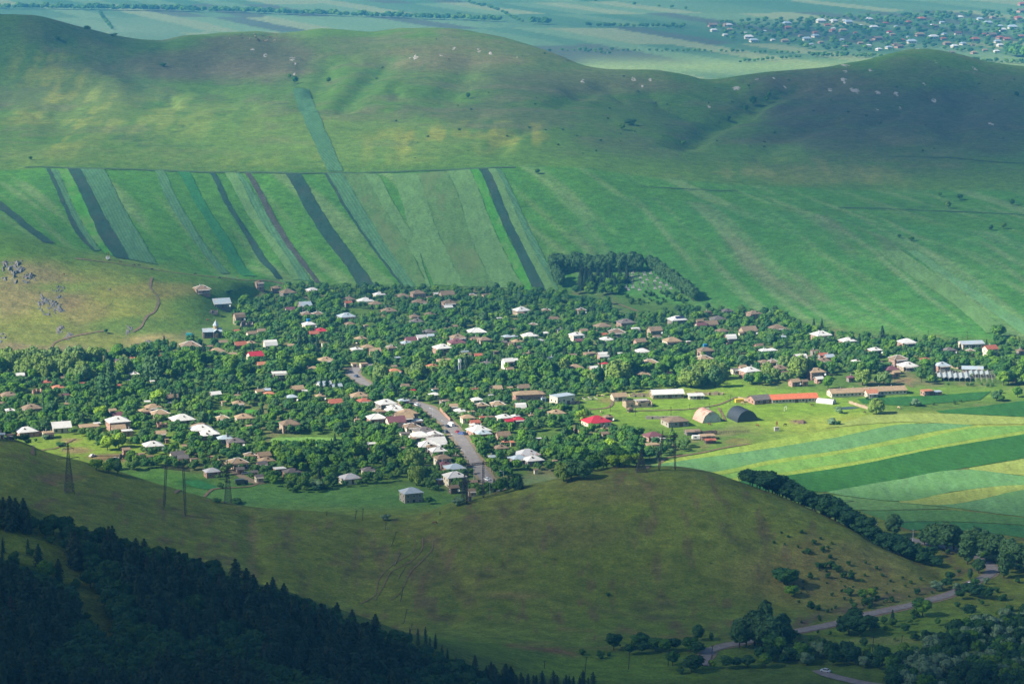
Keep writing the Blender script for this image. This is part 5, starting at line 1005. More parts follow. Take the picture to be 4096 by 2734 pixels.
# ------------------------------------------------------------------ rocks
def outcrop(x, v, wpx, hh, seed, mat, depth=1.3, cover=.12):
    """craggy bedrock breaking through the turf: only its high parts stand above the ground"""
    X, Y, Z = ground(x, v); w_ = wpx * mpp(Y); d_ = w_ * depth; k = 34 if w_ > 8 else 20; u = np.linspace(-1, 1, k); U, Vv = np.meshgrid(u, u, indexing='ij')
    PX_, PY_ = X + U * w_ * .6, Y + Vv * d_ * .6; s = 1.9; A_, B_ = (PX_ * .9 + PY_ * .35) / s, (PY_ - PX_ * .3) / (s * 1.6)
    n1_ = 1 - np.abs(fbm(A_ * .45, B_ * .45, seed, 4)) * 2.2; n2_ = np.round(fbm(A_, B_, seed + 5, 3) * 3) / 3
    z = hh * (n1_ * .9 + n2_ * .55 + .35 * fbm(A_ * 2.3, B_ * 2.3, seed + 9, 2)) - hh * (cover * 4 + 1.3 * np.clip(np.hypot(U, Vv), 0, 1.4) ** 2.2)
    ZZ = hgt(PX_, PY_) + np.clip(z, -.6, hh * 1.5); ii = np.arange(k * k).reshape(k, k)
    return link('rock_outcrop', np_mesh('rock_outcrop', np.stack([PX_, PY_, ZZ], -1).reshape(-1, 3), np.stack([ii[:-1, :-1], ii[1:, :-1], ii[1:, 1:], ii[:-1, 1:]], -1).reshape(-1, 4), mat))
M_rock = rough_mat('grey_crag', (.125, .125, .122), .50, .9, .95, .05, c2=(.20, .16, .12)); M_rockp = rough_mat('pale_limestone', (.36, .33, .28), .25, .9)
RK = [(55, 1085, 110, 2.6, 'craggy grey outcrop at the left edge of the rocky hill'), (118, 1112, 60, 3.0, 'jagged grey outcrop right end of the upper crag'), (20, 1060, 50, 2.0, 'small grey outcrop just above the left crag'), (232, 1148, 46, 1.6, 'sloping grey rock band below right of the crag'), (245, 1175, 42, 1.5, 'lower end of the sloping rock band'), (195, 1222, 78, 1.3, 'flat fractured rock patch in the middle of the rocky hill'), (235, 1238, 44, 1.2, 'small rock patch beside the flat fractured patch'),
      (165, 1200, 30, 1.2, 'small rock above left of the flat patch'), (10, 1350, 46, 1.4, 'grey rocks low at the left picture edge'), (345, 1425, 76, .9, 'flat stony slab low on the rocky hill'), (300, 1420, 50, .8, 'flat stony ground left of the low slab'), (590, 1372, 46, 1.0, 'bare rock slab on the sandy patch left of church'), (555, 1383, 34, .9, 'small rock slab left of the sandy patch'), (620, 1392, 44, .8, 'flat slab below the sandy patch'), (515, 1320, 36, .8, 'stones beside the dirt track on the rocky hill'), (242, 1315, 30, .8, 'low stones midway on the rocky hill'), (440, 1157, 8, 1.2, 'single pale boulder on the grassy slope'), (130, 1425, 40, .9, 'low stones at the foot of the rocky hill'), (275, 1345, 30, .8, 'stones right of the curved dirt track')]
for i, (x, v, w_, hh, l_) in enumerate(RK):
    o = outcrop(x, v, w_ * 1.25, hh * 1.0, i * 13 + 5, M_rock, 2.4 if hh > 1.5 else 3.2, .12 if w_ > 40 else .05); tag(o, l_, 'rock', 'grey rocks on the rocky hill')
for i, (x, v, w_) in enumerate([(1010, 200, 22), (1062, 222, 22), (1170, 235, 30), (1180, 255, 14), (1178, 297, 12), (1660, 230, 30), (1765, 222, 22), (1815, 192, 22), (1915, 203, 26), (1962, 213, 20), (1640, 232, 14), (2068, 229, 8), (2330, 325, 30), (2535, 318, 26), (2600, 318, 18), (2570, 345, 16), (3028, 318, 24), (3095, 314, 20), (2945, 352, 40), (3140, 342, 20), (3380, 262, 44), (3380, 287, 26), (3485, 282, 30), (3742, 248, 16), (3320, 360, 26), (3418, 360, 46), (3510, 370, 30), (3585, 375, 34), (3600, 434, 22), (3735, 402, 24), (3510, 438, 20), (3965, 496, 26), (3900, 275, 26), (2835, 426, 18), (3375, 322, 28), (3695, 335, 16)]):
    o = outcrop(x, v, w_ * 1.05, .8, i * 17 + 3, M_rockp, 4.0, .10); q = dict(o=o, px=x, v=v)
    tag(o, None, 'rock', 'pale rocks on the upper hills'); o['label'] = f"pale stones on the upper hills, number {i}"; pass
    BIG_R = globals().setdefault('ROCKS', []); BIG_R.append(q)
ROCKS.sort(key=lambda q: q['px'])
for i, q in enumerate(ROCKS):
    hill = 'left summit' if q['px'] < 1300 else 'middle summit' if q['px'] < 2200 else 'saddle between the hills' if q['px'] < 2780 else 'shaded right hill'
    grp = [k for k in ROCKS if (('left summit' if k['px'] < 1300 else 'middle summit' if k['px'] < 2200 else 'saddle between the hills' if k['px'] < 2780 else 'shaded right hill') == hill)]
    j = grp.index(q); q['o']['label'] = f"pale stone patch on the {hill}, {ORD[j] if 0 < j < 15 else ('left' if j == 0 else 'far right ')}{'most' if j == 0 else 'from the left'}" if j < 15 else f"pale stone patch on the {hill}, {['second', 'third', 'fourth', 'fifth', 'sixth', 'seventh', 'eighth'][len(grp) - j - 1] if len(grp) - j - 1 < 7 else 'middle'} from the right"
# ------------------------------------------------------------------ a walker, a horse and cattle
def skin_body(name, pts, edges, rad, mat):
    me = bpy.data.meshes.new(name); me.from_pydata(pts, edges, []); o = bpy.data.objects.new(name, me); COL.objects.link(o); o.modifiers.new('skin', 'SKIN'); sv = me.skin_vertices[0].data
    for i, r_ in enumerate(rad): sv[i].radius = (r_, r_)
    sv[0].use_root = True; s = o.modifiers.new('sub', 'SUBSURF'); s.levels = s.render_levels = 1
    dg = bpy.context.evaluated_depsgraph_get(); m2 = bpy.data.meshes.new_from_object(o.evaluated_get(dg)); m2.name = name; m2.materials.clear(); m2.materials.append(mat); m2.polygons.foreach_set('use_smooth', [True] * len(m2.polygons)); bpy.data.objects.remove(o); return m2
M_skin = rough_mat('skin', (.42, .26, .18), .1, 3.); M_cloth = rough_mat('dark_jacket', (.04, .05, .08), .2, 3.); M_coat = rough_mat('brown_coat', (.16, .06, .03), .2, 2.); M_coatd = rough_mat('dark_coat', (.04, .03, .025), .2, 2.); M_coatp = rough_mat('cream_coat', (.45, .33, .22), .2, 2.)
pm_ = skin_body('person', [(0, 0, .95), (0, 0, 1.2), (0, 0, 1.42), (0, 0, 1.54), (0, -.02, 1.66), (0, -.01, 1.74), (.19, 0, 1.40), (.26, -.02, 1.12), (.25, -.1, .88), (-.19, 0, 1.40), (-.27, .04, 1.12), (-.26, .0, .86), (.1, 0, .9), (.12, -.12, .5), (.13, .02, .06), (.13, -.12, .03), (-.1, 0, .9), (-.12, .06, .5), (-.13, .2, .08), (-.13, .08, .03)],
                [(0, 1), (1, 2), (2, 3), (3, 4), (4, 5), (2, 6), (6, 7), (7, 8), (2, 9), (9, 10), (10, 11), (0, 12), (12, 13), (13, 14), (14, 15), (0, 16), (16, 17), (17, 18), (18, 19)], [.15, .16, .15, .06, .11, .09, .07, .055, .04, .07, .055, .04, .1, .075, .05, .04, .1, .075, .05, .04], M_cloth)
X, Y, Z = ground(1760, 2058); o = link('person', pm_, None, (X, Y, Z), .8); tag(o, 'person in dark clothes walking on the dark hill above the horse', 'person')
h_ = MB(); h_.tube((0, -.02, 1.62), (0, -.02, 1.8), .11, .09, 8); h_.obj('hat', M_coatd, o)
q_pts = [(0, 0, 1.15), (-.7, 0, 1.2), (.65, 0, 1.2), (1.0, 0, 1.5), (1.25, 0, 1.75), (1.55, 0, 1.6), (.6, .2, .75), (.62, .2, .38), (.6, .2, .04), (.6, -.2, .75), (.5, -.2, .38), (.52, -.2, .04), (-.72, .2, .8), (-.86, .2, .45), (-.8, .2, .04), (-.72, -.2, .8), (-.95, -.2, .45), (-.88, -.2, .04), (-.95, 0, 1.15), (-1.05, 0, .6)]
q_ed = [(0, 1), (0, 2), (2, 3), (3, 4), (4, 5), (2, 6), (6, 7), (7, 8), (2, 9), (9, 10), (10, 11), (1, 12), (12, 13), (13, 14), (1, 15), (15, 16), (16, 17), (1, 18), (18, 19)]
def quad_mesh(name, mat, graze=False, cow=False):
    P = [list(p) for p in q_pts]
    if graze: P[3] = [.98, 0, 1.1]; P[4] = [1.2, 0, .6]; P[5] = [1.3, 0, .22]
    elif cow: P[3] = [.95, 0, 1.3]; P[4] = [1.15, 0, 1.4]; P[5] = [1.45, 0, 1.25]
    rr = [.36 if cow else .31, .28, .27, .17, .15, .09, .12, .07, .06, .12, .07, .06, .14, .07, .06, .14, .07, .06, .04, .03]
    return skin_body(name, P, q_ed, rr, mat)
hm = quad_mesh('horse', M_coat, True)
for x, v, l_ in ((1740, 2095, 'brown horse grazing on the dark hill near the walker'),): X, Y, Z = ground(x, v); tag(link('horse', hm, None, (X, Y, Z), 2.9), l_, 'horse')
cm = [quad_mesh('cow', M_coatd, True, True), quad_mesh('cow', M_coat, False, True), quad_mesh('cow', M_coatp, True, True)]
CW = [(437, 1043, 0), (482, 1051, 1), (535, 1063, 0), (556, 1064, 0), (608, 1081, 0), (781, 1099, 0), (878, 1115, 0), (950, 1112, 1), (1011, 1110, 0), (830, 1284, 1), (255, 1102, 1), (2390, 1586, 2), (2410, 1587, 2), (2403, 1651, 2), (2837, 1577, 2), (3128, 1605, 1), (3153, 1603, 0), (3226, 1612, 0), (3248, 1624, 1), (3181, 1606, 1), (3140, 1703, 0), (3460, 1653, 0), (3594, 1634, 2), (3461, 1627, 2), (2838, 1701, 1), (3030, 1706, 1), (2970, 1616, 2), (3279, 1535, 2), (1135, 1928, 0)]
hr_ = random.Random(9); CW += [(hr_.gauss(1010, 45), hr_.uniform(136, 168), hr_.choice((0, 1, 1, 2, 0))) for _ in range(22)]
for i, (x, v, k) in enumerate(CW):
    X, Y, Z = ground(x, v); o = link('cow', cm[k], None, (X, Y, Z), hr_.uniform(0, 6.2)); wh = 'herd on the left summit' if v < 200 else 'slope above the village' if v < 1300 else 'farm meadow' if x > 2300 else 'field below the village'
    tag(o, f"{['dark', 'brown', 'cream'][k]} cow of the {wh}" if v < 200 else f"{['dark', 'brown', 'cream'][k]} cow on the {wh}", 'cow', 'cattle of the ' + wh)

# ------------------------------------------------------------------ garden walls, lanes
for i, (p0, p1, l_) in enumerate([((1760, 1640), (1801, 1684), 'pinkish garden wall along the right kerb of the main road'), ((765, 1799), (803, 1817), 'pink stone wall beside the village street, upper left piece'), ((859, 1837), (886, 1855), 'pale wall along the village street above the sheds'), ((893, 1857), (937, 1877), 'long grey wall of the yard by the village street'), ((2272, 1718), (2316, 1731), 'low pink wall beside the open plot right of the road'), ((3804, 1469), (3849, 1478), 'pale wall between stone house and silver-blue hall'), ((2953, 1597), (3028, 1612), 'low cream wall running to the barns from the yellow container'), ((1740, 1345 + 0), (1790, 1352), 'short garden wall high in the village'), ((3396, 1612), (3480, 1640), 'low stone bank wall by the bush row at the crop field')]):
    (X0, Y0, Z0), (X1, Y1, Z1) = ground(*p0), ground(*p1); n_ = 10; b = MB(); q = random.Random(i)
    for k in range(n_):
        a0, a1 = k / n_, (k + 1) / n_; xa, ya, xb, yb = X0 + (X1 - X0) * a0 - X0, Y0 + (Y1 - Y0) * a0 - Y0, X0 + (X1 - X0) * a1 - X0, Y0 + (Y1 - Y0) * a1 - Y0
        hh = 1.7 + q.uniform(-.15, .15); b.box(((xa + xb) / 2, (ya + yb) / 2, hh / 2 - .4 + h1(X0 + xa, Y0 + ya) - Z0), (math.hypot(xb - xa, yb - ya) + .01, .3 + .006 * (k % 2), hh + .8), math.atan2(yb - ya, xb - xa))
    tag(b.obj('stone_wall', WALL['p' if 'pink' in l_ else 'n'], None, loc=(X0, Y0, Z0)), l_, 'wall')
for pts, w_ in [([(700, 1800), (760, 1808), (830, 1830), (885, 1862), (950, 1895), (1010, 1925), (1050, 1935)], 5), ([(2480, 1390), (2600, 1396), (2770, 1402), (2960, 1402)], 4), ([(1210, 1465), (1290, 1464), (1400, 1472)], 7), ([(1336, 1240), (1334, 1270), (1328, 1300), (1340, 1330)], 3), ([(2010, 1440), (2150, 1448), (2300, 1440)], 4), ([(1775, 1245), (1800, 1270), (1790, 1310), (1740, 1340)], 3.5), ([(1230, 1195), (1300, 1210), (1360, 1218)], 4), ([(2960, 1402), (3120, 1420), (3300, 1425)], 4), ([(1900, 1600), (2020, 1606), (2150, 1625)], 4)]:
    ribbon('lane', pts, w_, M_verge, .18, wv=.4)

o = outcrop(3200, 1686, 52, 1.5, 777, rough_mat('heaped_earth', (.11, .075, .055), .4, .9), 1.6, -.05); o.name = 'rubble_heap'; tag(o, 'brown heap of earth and rubble in the farm meadow', 'heap')
(X0, Y0, Z0), (X1, Y1, Z1) = ground(2872, 1733), ground(2996, 1728); b = MB()
for k in range(19): q = k / 18; b.box(((X1 - X0) * q, (Y1 - Y0) * q, .7), (.16, .16, 1.6), .01 * k)
for z in (.6, 1.2): b.tube((0, 0, z), (X1 - X0, Y1 - Y0, z), .04, k=4)
tag(b.obj('post_fence', M_wood, None, loc=(X0, Y0, min(Z0, Z1))), 'long post fence right of the dark wall at the meadow edge', 'fence')
# ------------------------------------------------------------------ trees
def leafmat(name, cols, attr=False, stuff=False):
    m, nt, b = newmat(name, .75, .12)
    if stuff: rnd = N(nt, 'ShaderNodeAttribute', attribute_name='paint').outputs['Fac']
    else: rnd = N(nt, 'ShaderNodeObjectInfo').outputs['Random']
    _ad = N(nt, 'ShaderNodeMath', operation='MULTIPLY_ADD'); nt.links.new(ramp(nt, noise(nt, pos(nt), .028, 2, .5), [(.35, 0.0), (.65, 1.0)]), _ad.inputs[0]); _ad.inputs[1].default_value = .55; _m2 = N(nt, 'ShaderNodeMath', operation='MULTIPLY'); nt.links.new(rnd, _m2.inputs[0]); _m2.inputs[1].default_value = .45; nt.links.new(_m2.outputs[0], _ad.inputs[2]); rnd = _ad.outputs[0]
    c = ramp(nt, rnd, [(i / (len(cols) - 1), k) for i, k in enumerate(cols)])
    c = mix(nt, c, ramp(nt, noise(nt, pos(nt), 1.1, 3, .7), [(.3, .80), (.7, 1.22)]), 1.0, 'MULTIPLY')
    nt.links.new(c, b.inputs['Base Color'])
    return m
LC = {'broadleaf': [(.026, .088, .020), (.050, .140, .018), (.100, .215, .016), (.032, .100, .030), (.058, .150, .020), (.140, .250, .022), (.024, .080, .028)],
      'shadeleaf': [(.020, .066, .024), (.030, .085, .022), (.024, .074, .030), (.042, .105, .026)],  # broadleaf greens darkened in colour for trees in the cloud-shaded zone
      'orchard': [(.036, .095, .032), (.070, .150, .028), (.045, .115, .026), (.105, .190, .036), (.032, .088, .035)],
      'willow': [(.120, .205, .055), (.15, .225, .038), (.095, .175, .065)],
      'poplar': [(.050, .125, .042), (.075, .150, .050)],
      'spruce': [(.020, .056, .032), (.030, .070, .030), (.042, .066, .034)],
      'pine': [(.020, .048, .026), (.030, .058, .026), (.024, .060, .034), (.040, .058, .026)],
      'dead': [(.075, .045, .032), (.075, .045, .032)], 'bush': [(.028, .085, .022), (.055, .125, .025)],
      'silver': [(.15, .24, .13), (.12, .20, .10)], 'acacia': [(.21, .33, .025), (.16, .28, .02)]}
M_bark = rough_mat('bark', (.070, .052, .040), .3, 2.)
def ico(sub):
    import bmesh
    bm = bmesh.new(); bmesh.ops.create_icosphere(bm, subdivisions=sub, radius=1.0); V = np.array([v.co[:] for v in bm.verts]); Fs = np.array([[v.index for v in f.verts] for f in bm.faces]); bm.free(); return V, Fs
ICO1, ICO2 = ico(1), ico(2)
def crown_arrays(kind, seed, nleaf, core=1):
    """leaf clumps scattered over the lobes of a crown, unit height; returns V, triangles"""
    r = np.random.default_rng(seed); lobes = []
    if kind in ('broadleaf', 'orchard', 'bush', 'silver', 'acacia', 'walnut'):
        nl = {'orchard': 6, 'bush': 5}.get(kind, 9); z0, z1 = (.22, .98) if kind != 'bush' else (.05, .95); wd = {'broadleaf': .36, 'orchard': .46, 'bush': .50}.get(kind, .42)
        for i in range(nl):
            q = (i + .5) / nl; a = i * 2.4 + r.uniform(-.4, .4); zz = z0 + .16 + (z1 - z0 - .30) * q; rad = wd * math.sin(math.pi * (.15 + .75 * (1 - q))) ** .7 * .58
            lobes.append((rad * math.cos(a), rad * math.sin(a), zz, r.uniform(.17, .25) * (1.15 if kind != 'broadleaf' else 1), .85))
        lobes.append((0, 0, (z0 + z1) / 2, wd * .62, 1.0))
    elif kind == 'willow':
        for i in range(9): a = i * 2.4; rad = .30 * (1 - .3 * (i / 9)); lobes.append((rad * math.cos(a), rad * math.sin(a), .38 + .45 * (i / 9), .20, 1.45))
        lobes.append((0, 0, .62, .28, 1.1))
    elif kind == 'poplar':
        for i in range(10): q = i / 9; a = i * 2.4; wv_ = .13 * math.sin(math.pi * (.12 + .8 * q)) ** .7; lobes.append((wv_ * .5 * math.cos(a), wv_ * .5 * math.sin(a), .20 + .72 * q, .045 + wv_ * .75, 1.35))
    elif kind == 'roundpoplar':
        for i in range(10): q = i / 9; a = i * 2.4; wv_ = .26 * math.sin(math.pi * (.18 + .72 * q)) ** .8; lobes.append((wv_ * .6 * math.cos(a), wv_ * .6 * math.sin(a), .32 + .56 * q, .07 + wv_ * .48, 1.1))
    VV, FF, nb = [], [], 0
    if lobes:
        iv, if_ = ICO2 if core > 1 else ICO1
        for (x, y, z, s, kz) in lobes:
            d = iv * (1 + .22 * (r.random((len(iv), 1)) - .5)); P = d * np.array([s, s, s * kz]) * .88 + np.array([x, y, z]); VV.append(P); FF.append(if_ + nb); nb += len(P)
        L = np.array(lobes); w = L[:, 3] ** 2; pk = r.choice(len(L), nleaf, p=w / w.sum())
        n_ = r.normal(size=(nleaf, 3)); n_ /= np.linalg.norm(n_, axis=1)[:, None]; n_[:, 2] = np.where(n_[:, 2] < -.3, -n_[:, 2], n_[:, 2])
        c = L[pk, :3] + n_ * L[pk, 3][:, None] * np.stack([np.ones(nleaf), np.ones(nleaf), L[pk, 4]], 1) * r.uniform(.82, 1.18, (nleaf, 1))
        nn = n_ + r.normal(size=(nleaf, 3)) * .40; nn /= np.linalg.norm(nn, axis=1)[:, None]; size = r.uniform(.035, .075, (nleaf, 1)) * (1.0 if nleaf > 400 else 1.2)
    else:    # conifers: drooping boughs in whorls
        lay_ = {'spruce': 15, 'pine': 12, 'dead': 10}[kind]; per = max(5, nleaf // lay_); cs, ns = [], []
        for i in range(lay_):
            q = i / (lay_ - 1); z = .10 + .88 * q; base = {'spruce': .235, 'pine': .25, 'dead': .15}[kind]; rad = base * ((1 - q) ** .85 if kind != 'pine' else (1 - q) ** .55 * (.55 + .45 * min(1, q * 3))) + .008
            ph = r.uniform(0, 6.28); lob = r.integers(5, 8)
            for k in range(per):
                a = r.uniform(0, 6.28); rr = rad * (.35 + .65 * r.random() ** .6) * (.72 + .42 * math.cos(lob * a + ph)) * r.uniform(.8, 1.15)
                cs.append((rr * math.cos(a), rr * math.sin(a), z - rr * .35 + r.uniform(-.02, .02))); ns.append((math.cos(a) * .8, math.sin(a) * .8, .75))
        c = np.array(cs); nleaf = len(c); nn = np.array(ns) + r.normal(size=(nleaf, 3)) * .35; nn /= np.linalg.norm(nn, axis=1)[:, None]; size = r.uniform(.022, .048, (nleaf, 1)) * (1.0 if nleaf > 300 else 1.5)
        if kind != 'dead':   # thin inner cone so the crown is not see-through
            k = 8; V0 = [(0, 0, .97)] + [((.10 + .02 * (j % 2)) * math.cos(j * 6.283 / k), (.10 + .02 * (j % 2)) * math.sin(j * 6.283 / k), .12) for j in range(k)]
            VV.append(np.array(V0)); FF.append(np.array([(0, 1 + j, 1 + (j + 1) % k) for j in range(k)]) + nb); nb += k + 1
    t1 = np.cross(nn, r.normal(size=(nleaf, 3))); t1 /= np.linalg.norm(t1, axis=1)[:, None]; t2 = np.cross(nn, t1)
    P = np.stack([c + t1 * size, c - t1 * size * .5 + t2 * size * .87, c - t1 * size * .5 - t2 * size * .87], 1).reshape(-1, 3)
    VV.append(P); FF.append(np.arange(len(P)).reshape(-1, 3) + nb)
    return np.concatenate(VV), np.concatenate(FF)
def trunk_mesh(kind):
    b = MB(); hgt_ = {'spruce': .9, 'pine': .9, 'dead': .98, 'poplar': .8, 'bush': .3}.get(kind, .62); r0 = {'bush': .02, 'spruce': .018, 'pine': .018, 'dead': .014, 'poplar': .02}.get(kind, .028)
    b.tube((0, 0, -.08), (0, 0, .25 * hgt_ / .6), r0, r0 * .8, 7, False); b.tube((0, 0, .25 * hgt_ / .6), (.015, 0, hgt_), r0 * .8, r0 * .35, 6, False)
    if kind not in ('spruce', 'pine', 'dead'):
        for i in range(5): a = i * 2.4; b.tube((0, 0, .2 + .05 * i), (.2 * math.cos(a), .2 * math.sin(a), .42 + .07 * i), r0 * .5, r0 * .2, 5, False)
    return b.mesh('trunk', M_bark)
KINDM = {}
def kindset(kind, shape, cols, nvar, nleaf, nst):
    mo, ms = leafmat('foliage_' + kind, LC[cols]), leafmat('foliage_mass_' + kind, LC[cols], stuff=True)
    hi = []
    for s in range(nvar):
        V_, F_ = crown_arrays(shape, 100 + s * 7 + len(kind), nleaf, 2); hi.append(np_mesh('crown', V_, F_, mo))
    lo = [crown_arrays(shape, 300 + s * 5 + len(kind), nst, 1) for s in range(4)]
    KINDM[kind] = dict(hi=hi, lo=lo, ms=ms, trunk=trunk_mesh(shape))
kindset('broadleaf_tree', 'broadleaf', 'broadleaf', 6, 1300, 320)
kindset('dark_broadleaf_tree', 'broadleaf', 'shadeleaf', 5, 1300, 320)
kindset('orchard_tree', 'orchard', 'orchard', 5, 800, 220)
kindset('willow_tree', 'willow', 'willow', 4, 1600, 300)
kindset('acacia_tree', 'broadleaf', 'acacia', 2, 1000, 200)
kindset('poplar_tree', 'poplar', 'poplar', 3, 1300, 250)
kindset('tall_poplar_tree', 'roundpoplar', 'poplar', 4, 1500, 250)
kindset('spruce_tree', 'spruce', 'spruce', 4, 1700, 400)
kindset('pine_tree', 'pine', 'pine', 5, 1700, 420)
kindset('dead_pine_tree', 'dead', 'dead', 2, 500, 200)
kindset('bush', 'bush', 'bush', 4, 500, 120)
kindset('silver_bush', 'bush', 'silver', 2, 600, 120)
TREES = []      # kind, X, Y, Z, h, wfac, zone
def addt(kind, X, Y, h, zone, w=1.0, z=None): TREES.append([kind, X, Y, h1(X, Y) if z is None else z, h, w, zone])
# keep-clear list: houses and big buildings, then roads
KX = np.array([h[0] for h in HOUSES] + [b_[0] for b_ in BIG]); KY = np.array([h[1] for h in HOUSES] + [b_[1] for b_ in BIG]); KW = np.array([h[2] for h in HOUSES] + [b_[2] for b_ in BIG])
KE = np.array([h[3] for h in HOUSES] + [b_[3] for b_ in BIG]); KD = np.array([h[5] for h in HOUSES] + [b_[4] for b_ in BIG])
mc_v = proj(main_c[:, 0], main_c[:, 1], 0 * main_c[:, 0])[1]; mkeep = main_c[(mc_v < 1545) | (mc_v > 1606)]
RX = np.concatenate([mkeep[::3, 0], low_c[::3, 0], low2_c[::3, 0]]); RY_ = np.concatenate([mkeep[::3, 1], low_c[::3, 1], low2_c[::3, 1]])
RW = np.concatenate([np.full(len(mkeep[::3]), 4.2), np.full(len(low_c[::3]), 3.6), np.full(len(low2_c[::3]), 3.2)])
r2 = random.Random(77)
def allowed(X, Y, h, wr, see=1.1):
    """largest height a tree may have here without growing into, or hiding, what the photo shows behind it"""
    d = np.abs(KX - X); dy = KY - Y
    inside = (d < KW + wr * .45) & (np.abs(dy) < KD + wr * .5)
    if inside.any(): return 0
    m = (d < KW + wr * .55) & (dy > 0) & (dy < 60)
    lim = 99.0
    if m.any(): lim = float(np.min(KE[m] * see + .222 * (dy[m] - KD[m])))
    d = np.abs(RX - X); dy = RY_ - Y
    if ((d < RW + wr * .8) & (np.abs(dy) < 4 + wr)).any() and (np.hypot(d, dy) < RW + wr * .7).any(): return 0
    m = (d < RW + wr * .6) & (dy > 0) & (dy < 45)
    if m.any(): lim = min(lim, float(np.min(.4 + .215 * (dy[m] - 2))))
    return lim
def inpoly(x, v, poly):
    n_ = len(poly); c = np.zeros(np.shape(x), bool); j = n_ - 1
    for i in range(n_):
        xi, yi = poly[i]; xj, yj = poly[j]
        c ^= ((yi > v) != (yj > v)) & (x < (xj - xi) * (v - yi) / (yj - yi + 1e-9) + xi); j = i
    return c
def scatter(poly, step, fn, zone, seed=0, holes=(), jit=.42, yr=None, poisson=True):
    """walk a jittered grid on the ground under a polygon surveyed in the photo"""
    g = np.random.default_rng(seed); px_ = [p[0] for p in poly]; pv_ = [p[1] for p in poly]
    gs = [ground(p[0], p[1]) for p in poly]; x0, x1 = min(q[0] for q in gs) - 5, max(q[0] for q in gs) + 5; y0, y1 = min(q[1] for q in gs) - 5, max(q[1] for q in gs) + 5
    if yr: y0, y1 = yr
    xs = np.arange(x0, x1, step); ys = np.arange(y0, y1, step); XX, YY = np.meshgrid(xs, ys); XX = XX + g.uniform(-jit, jit, XX.shape) * step + (np.arange(len(ys))[:, None] % 2) * step / 2; YY = YY + g.uniform(-jit, jit, YY.shape) * step
    XX, YY = XX.ravel(), YY.ravel(); ZZ = hgt(XX, YY); PX, PV = proj(XX, YY, ZZ); ok = inpoly(PX, PV, poly)
    for h_ in holes: ok &= ~inpoly(PX, PV, h_)
    for X, Y, Z, a, v in zip(XX[ok], YY[ok], ZZ[ok], PX[ok], PV[ok]): fn(float(X), float(Y), float(Z), float(a), float(v), zone)
VIL = [(-250, 1455), (0, 1462), (330, 1445), (560, 1418), (700, 1385), (790, 1372), (880, 1372), (935, 1300), (960, 1225), (1010, 1172), (1060, 1160), (1200, 1152), (1500, 1160), (2200, 1172), (2290, 1200), (2450, 1220), (2560, 1245), (2700, 1255), (2800, 1232), (3120, 1262), (3180, 1290), (3260, 1335), (3460, 1362), (3700, 1370), (3900, 1375), (4096, 1375), (4350, 1385), (4350, 1535), (4096, 1540), (3960, 1548), (3700, 1535), (3640, 1512), (3560, 1522), (3350, 1528), (3200, 1540), (3000, 1550), (2900, 1540), (2600, 1562), (2400, 1585), (2320, 1600), (2330, 1640), (2380, 1700), (2480, 1722), (2560, 1732), (2700, 1760), (2770, 1780), (2730, 1815), (2640, 1838), (2450, 1870), (2300, 1900), (2200, 1890), (2060, 1900), (2080, 1960), (1960, 1985), (1890, 1985), (1860, 1960), (1700, 1965), (1660, 1905), (1450, 1948), (1250, 1975), (1090, 1950), (900, 1900), (760, 1890), (620, 1880), (430, 1885), (500, 1850), (440, 1815), (340, 1765), (300, 1735), (130, 1742), (-250, 1755)]
HOLES = [[(1040, 1740), (1240, 1740), (1400, 1750), (1400, 1775), (1300, 1800), (1080, 1800)], [(840, 1628), (1020, 1625), (1090, 1668), (1040, 1660), (860, 1662)], [(1360, 1230), (1500, 1240), (1520, 1268), (1440, 1275), (1350, 1255)],
         [(960, 1160), (1060, 1165), (1140, 1195), (1060, 1205), (960, 1195)], [(2440, 1200), (2560, 1235), (2700, 1255), (2500, 1275), (2430, 1240)], [(380, 1790), (560, 1800), (570, 1850), (430, 1850)], [(2050, 1730), (2250, 1722), (2330, 1745), (2180, 1760), (2050, 1745)],
         [(2050, 1890), (2260, 1890), (2250, 1940), (2080, 1955)], [(3080, 1540), (3250, 1505), (3400, 1500), (3560, 1500), (3640, 1480), (3660, 1520), (3500, 1530)], [(2880, 1500), (2960, 1480), (3050, 1500), (2960, 1545), (2880, 1540)], [(2560, 1490), (2560, 1490), (2560, 1490)], [(770, 1320), (900, 1300), (900, 1380), (770, 1380)], [(1210, 1445), (1300, 1445), (1300, 1475), (1200, 1475)]]
def vtree(X, Y, Z, a, v, zone):
    big = math.exp(-((v - (1500 + (a - 2048) * .008)) / 55) ** 2)     # the belt of tall trees along the stream through the village
    big = max(big, .8 * math.exp(-((v - 1440) / 60) ** 2) * (a < 900), .8 * math.exp(-((v - 1850) / 60) ** 2) * (900 < a < 2700), .5)
    if r2.random() < .05 + .10 * (v < 1450): return
    u = r2.random(); h = r2.uniform(3.2, 5.6) + (big - .3) * r2.uniform(1, 13) * (u < .75)
    kind = 'orchard_tree' if h < 5.6 else 'broadleaf_tree'
    nb = fbm(np.array([X / 35]), np.array([Y / 35]), 91, 2)[0]
    if kind == 'broadleaf_tree':
        if nb > .22 and big > .6 and 1450 < v < 1560: kind = 'willow_tree'
        elif u < .05: kind = 'spruce_tree'; h *= 1.15
        elif u < .09: kind = 'tall_poplar_tree'; h *= 1.2
        elif u > .97 and False: kind = 'acacia_tree'
    lim = allowed(X, Y, h, h * .34)
    if lim < 1.3: return
    if h > lim: h = max(lim, 1.3) * r2.uniform(.85, 1.0)
    if h < 5.6 and kind != 'orchard_tree': kind = 'orchard_tree'
    if h < 2.6: kind = 'bush'; 
    addt(kind, X, Y, h, zone, r2.uniform(.85, 1.2) * (1.25 if h < 4 else 1), Z)
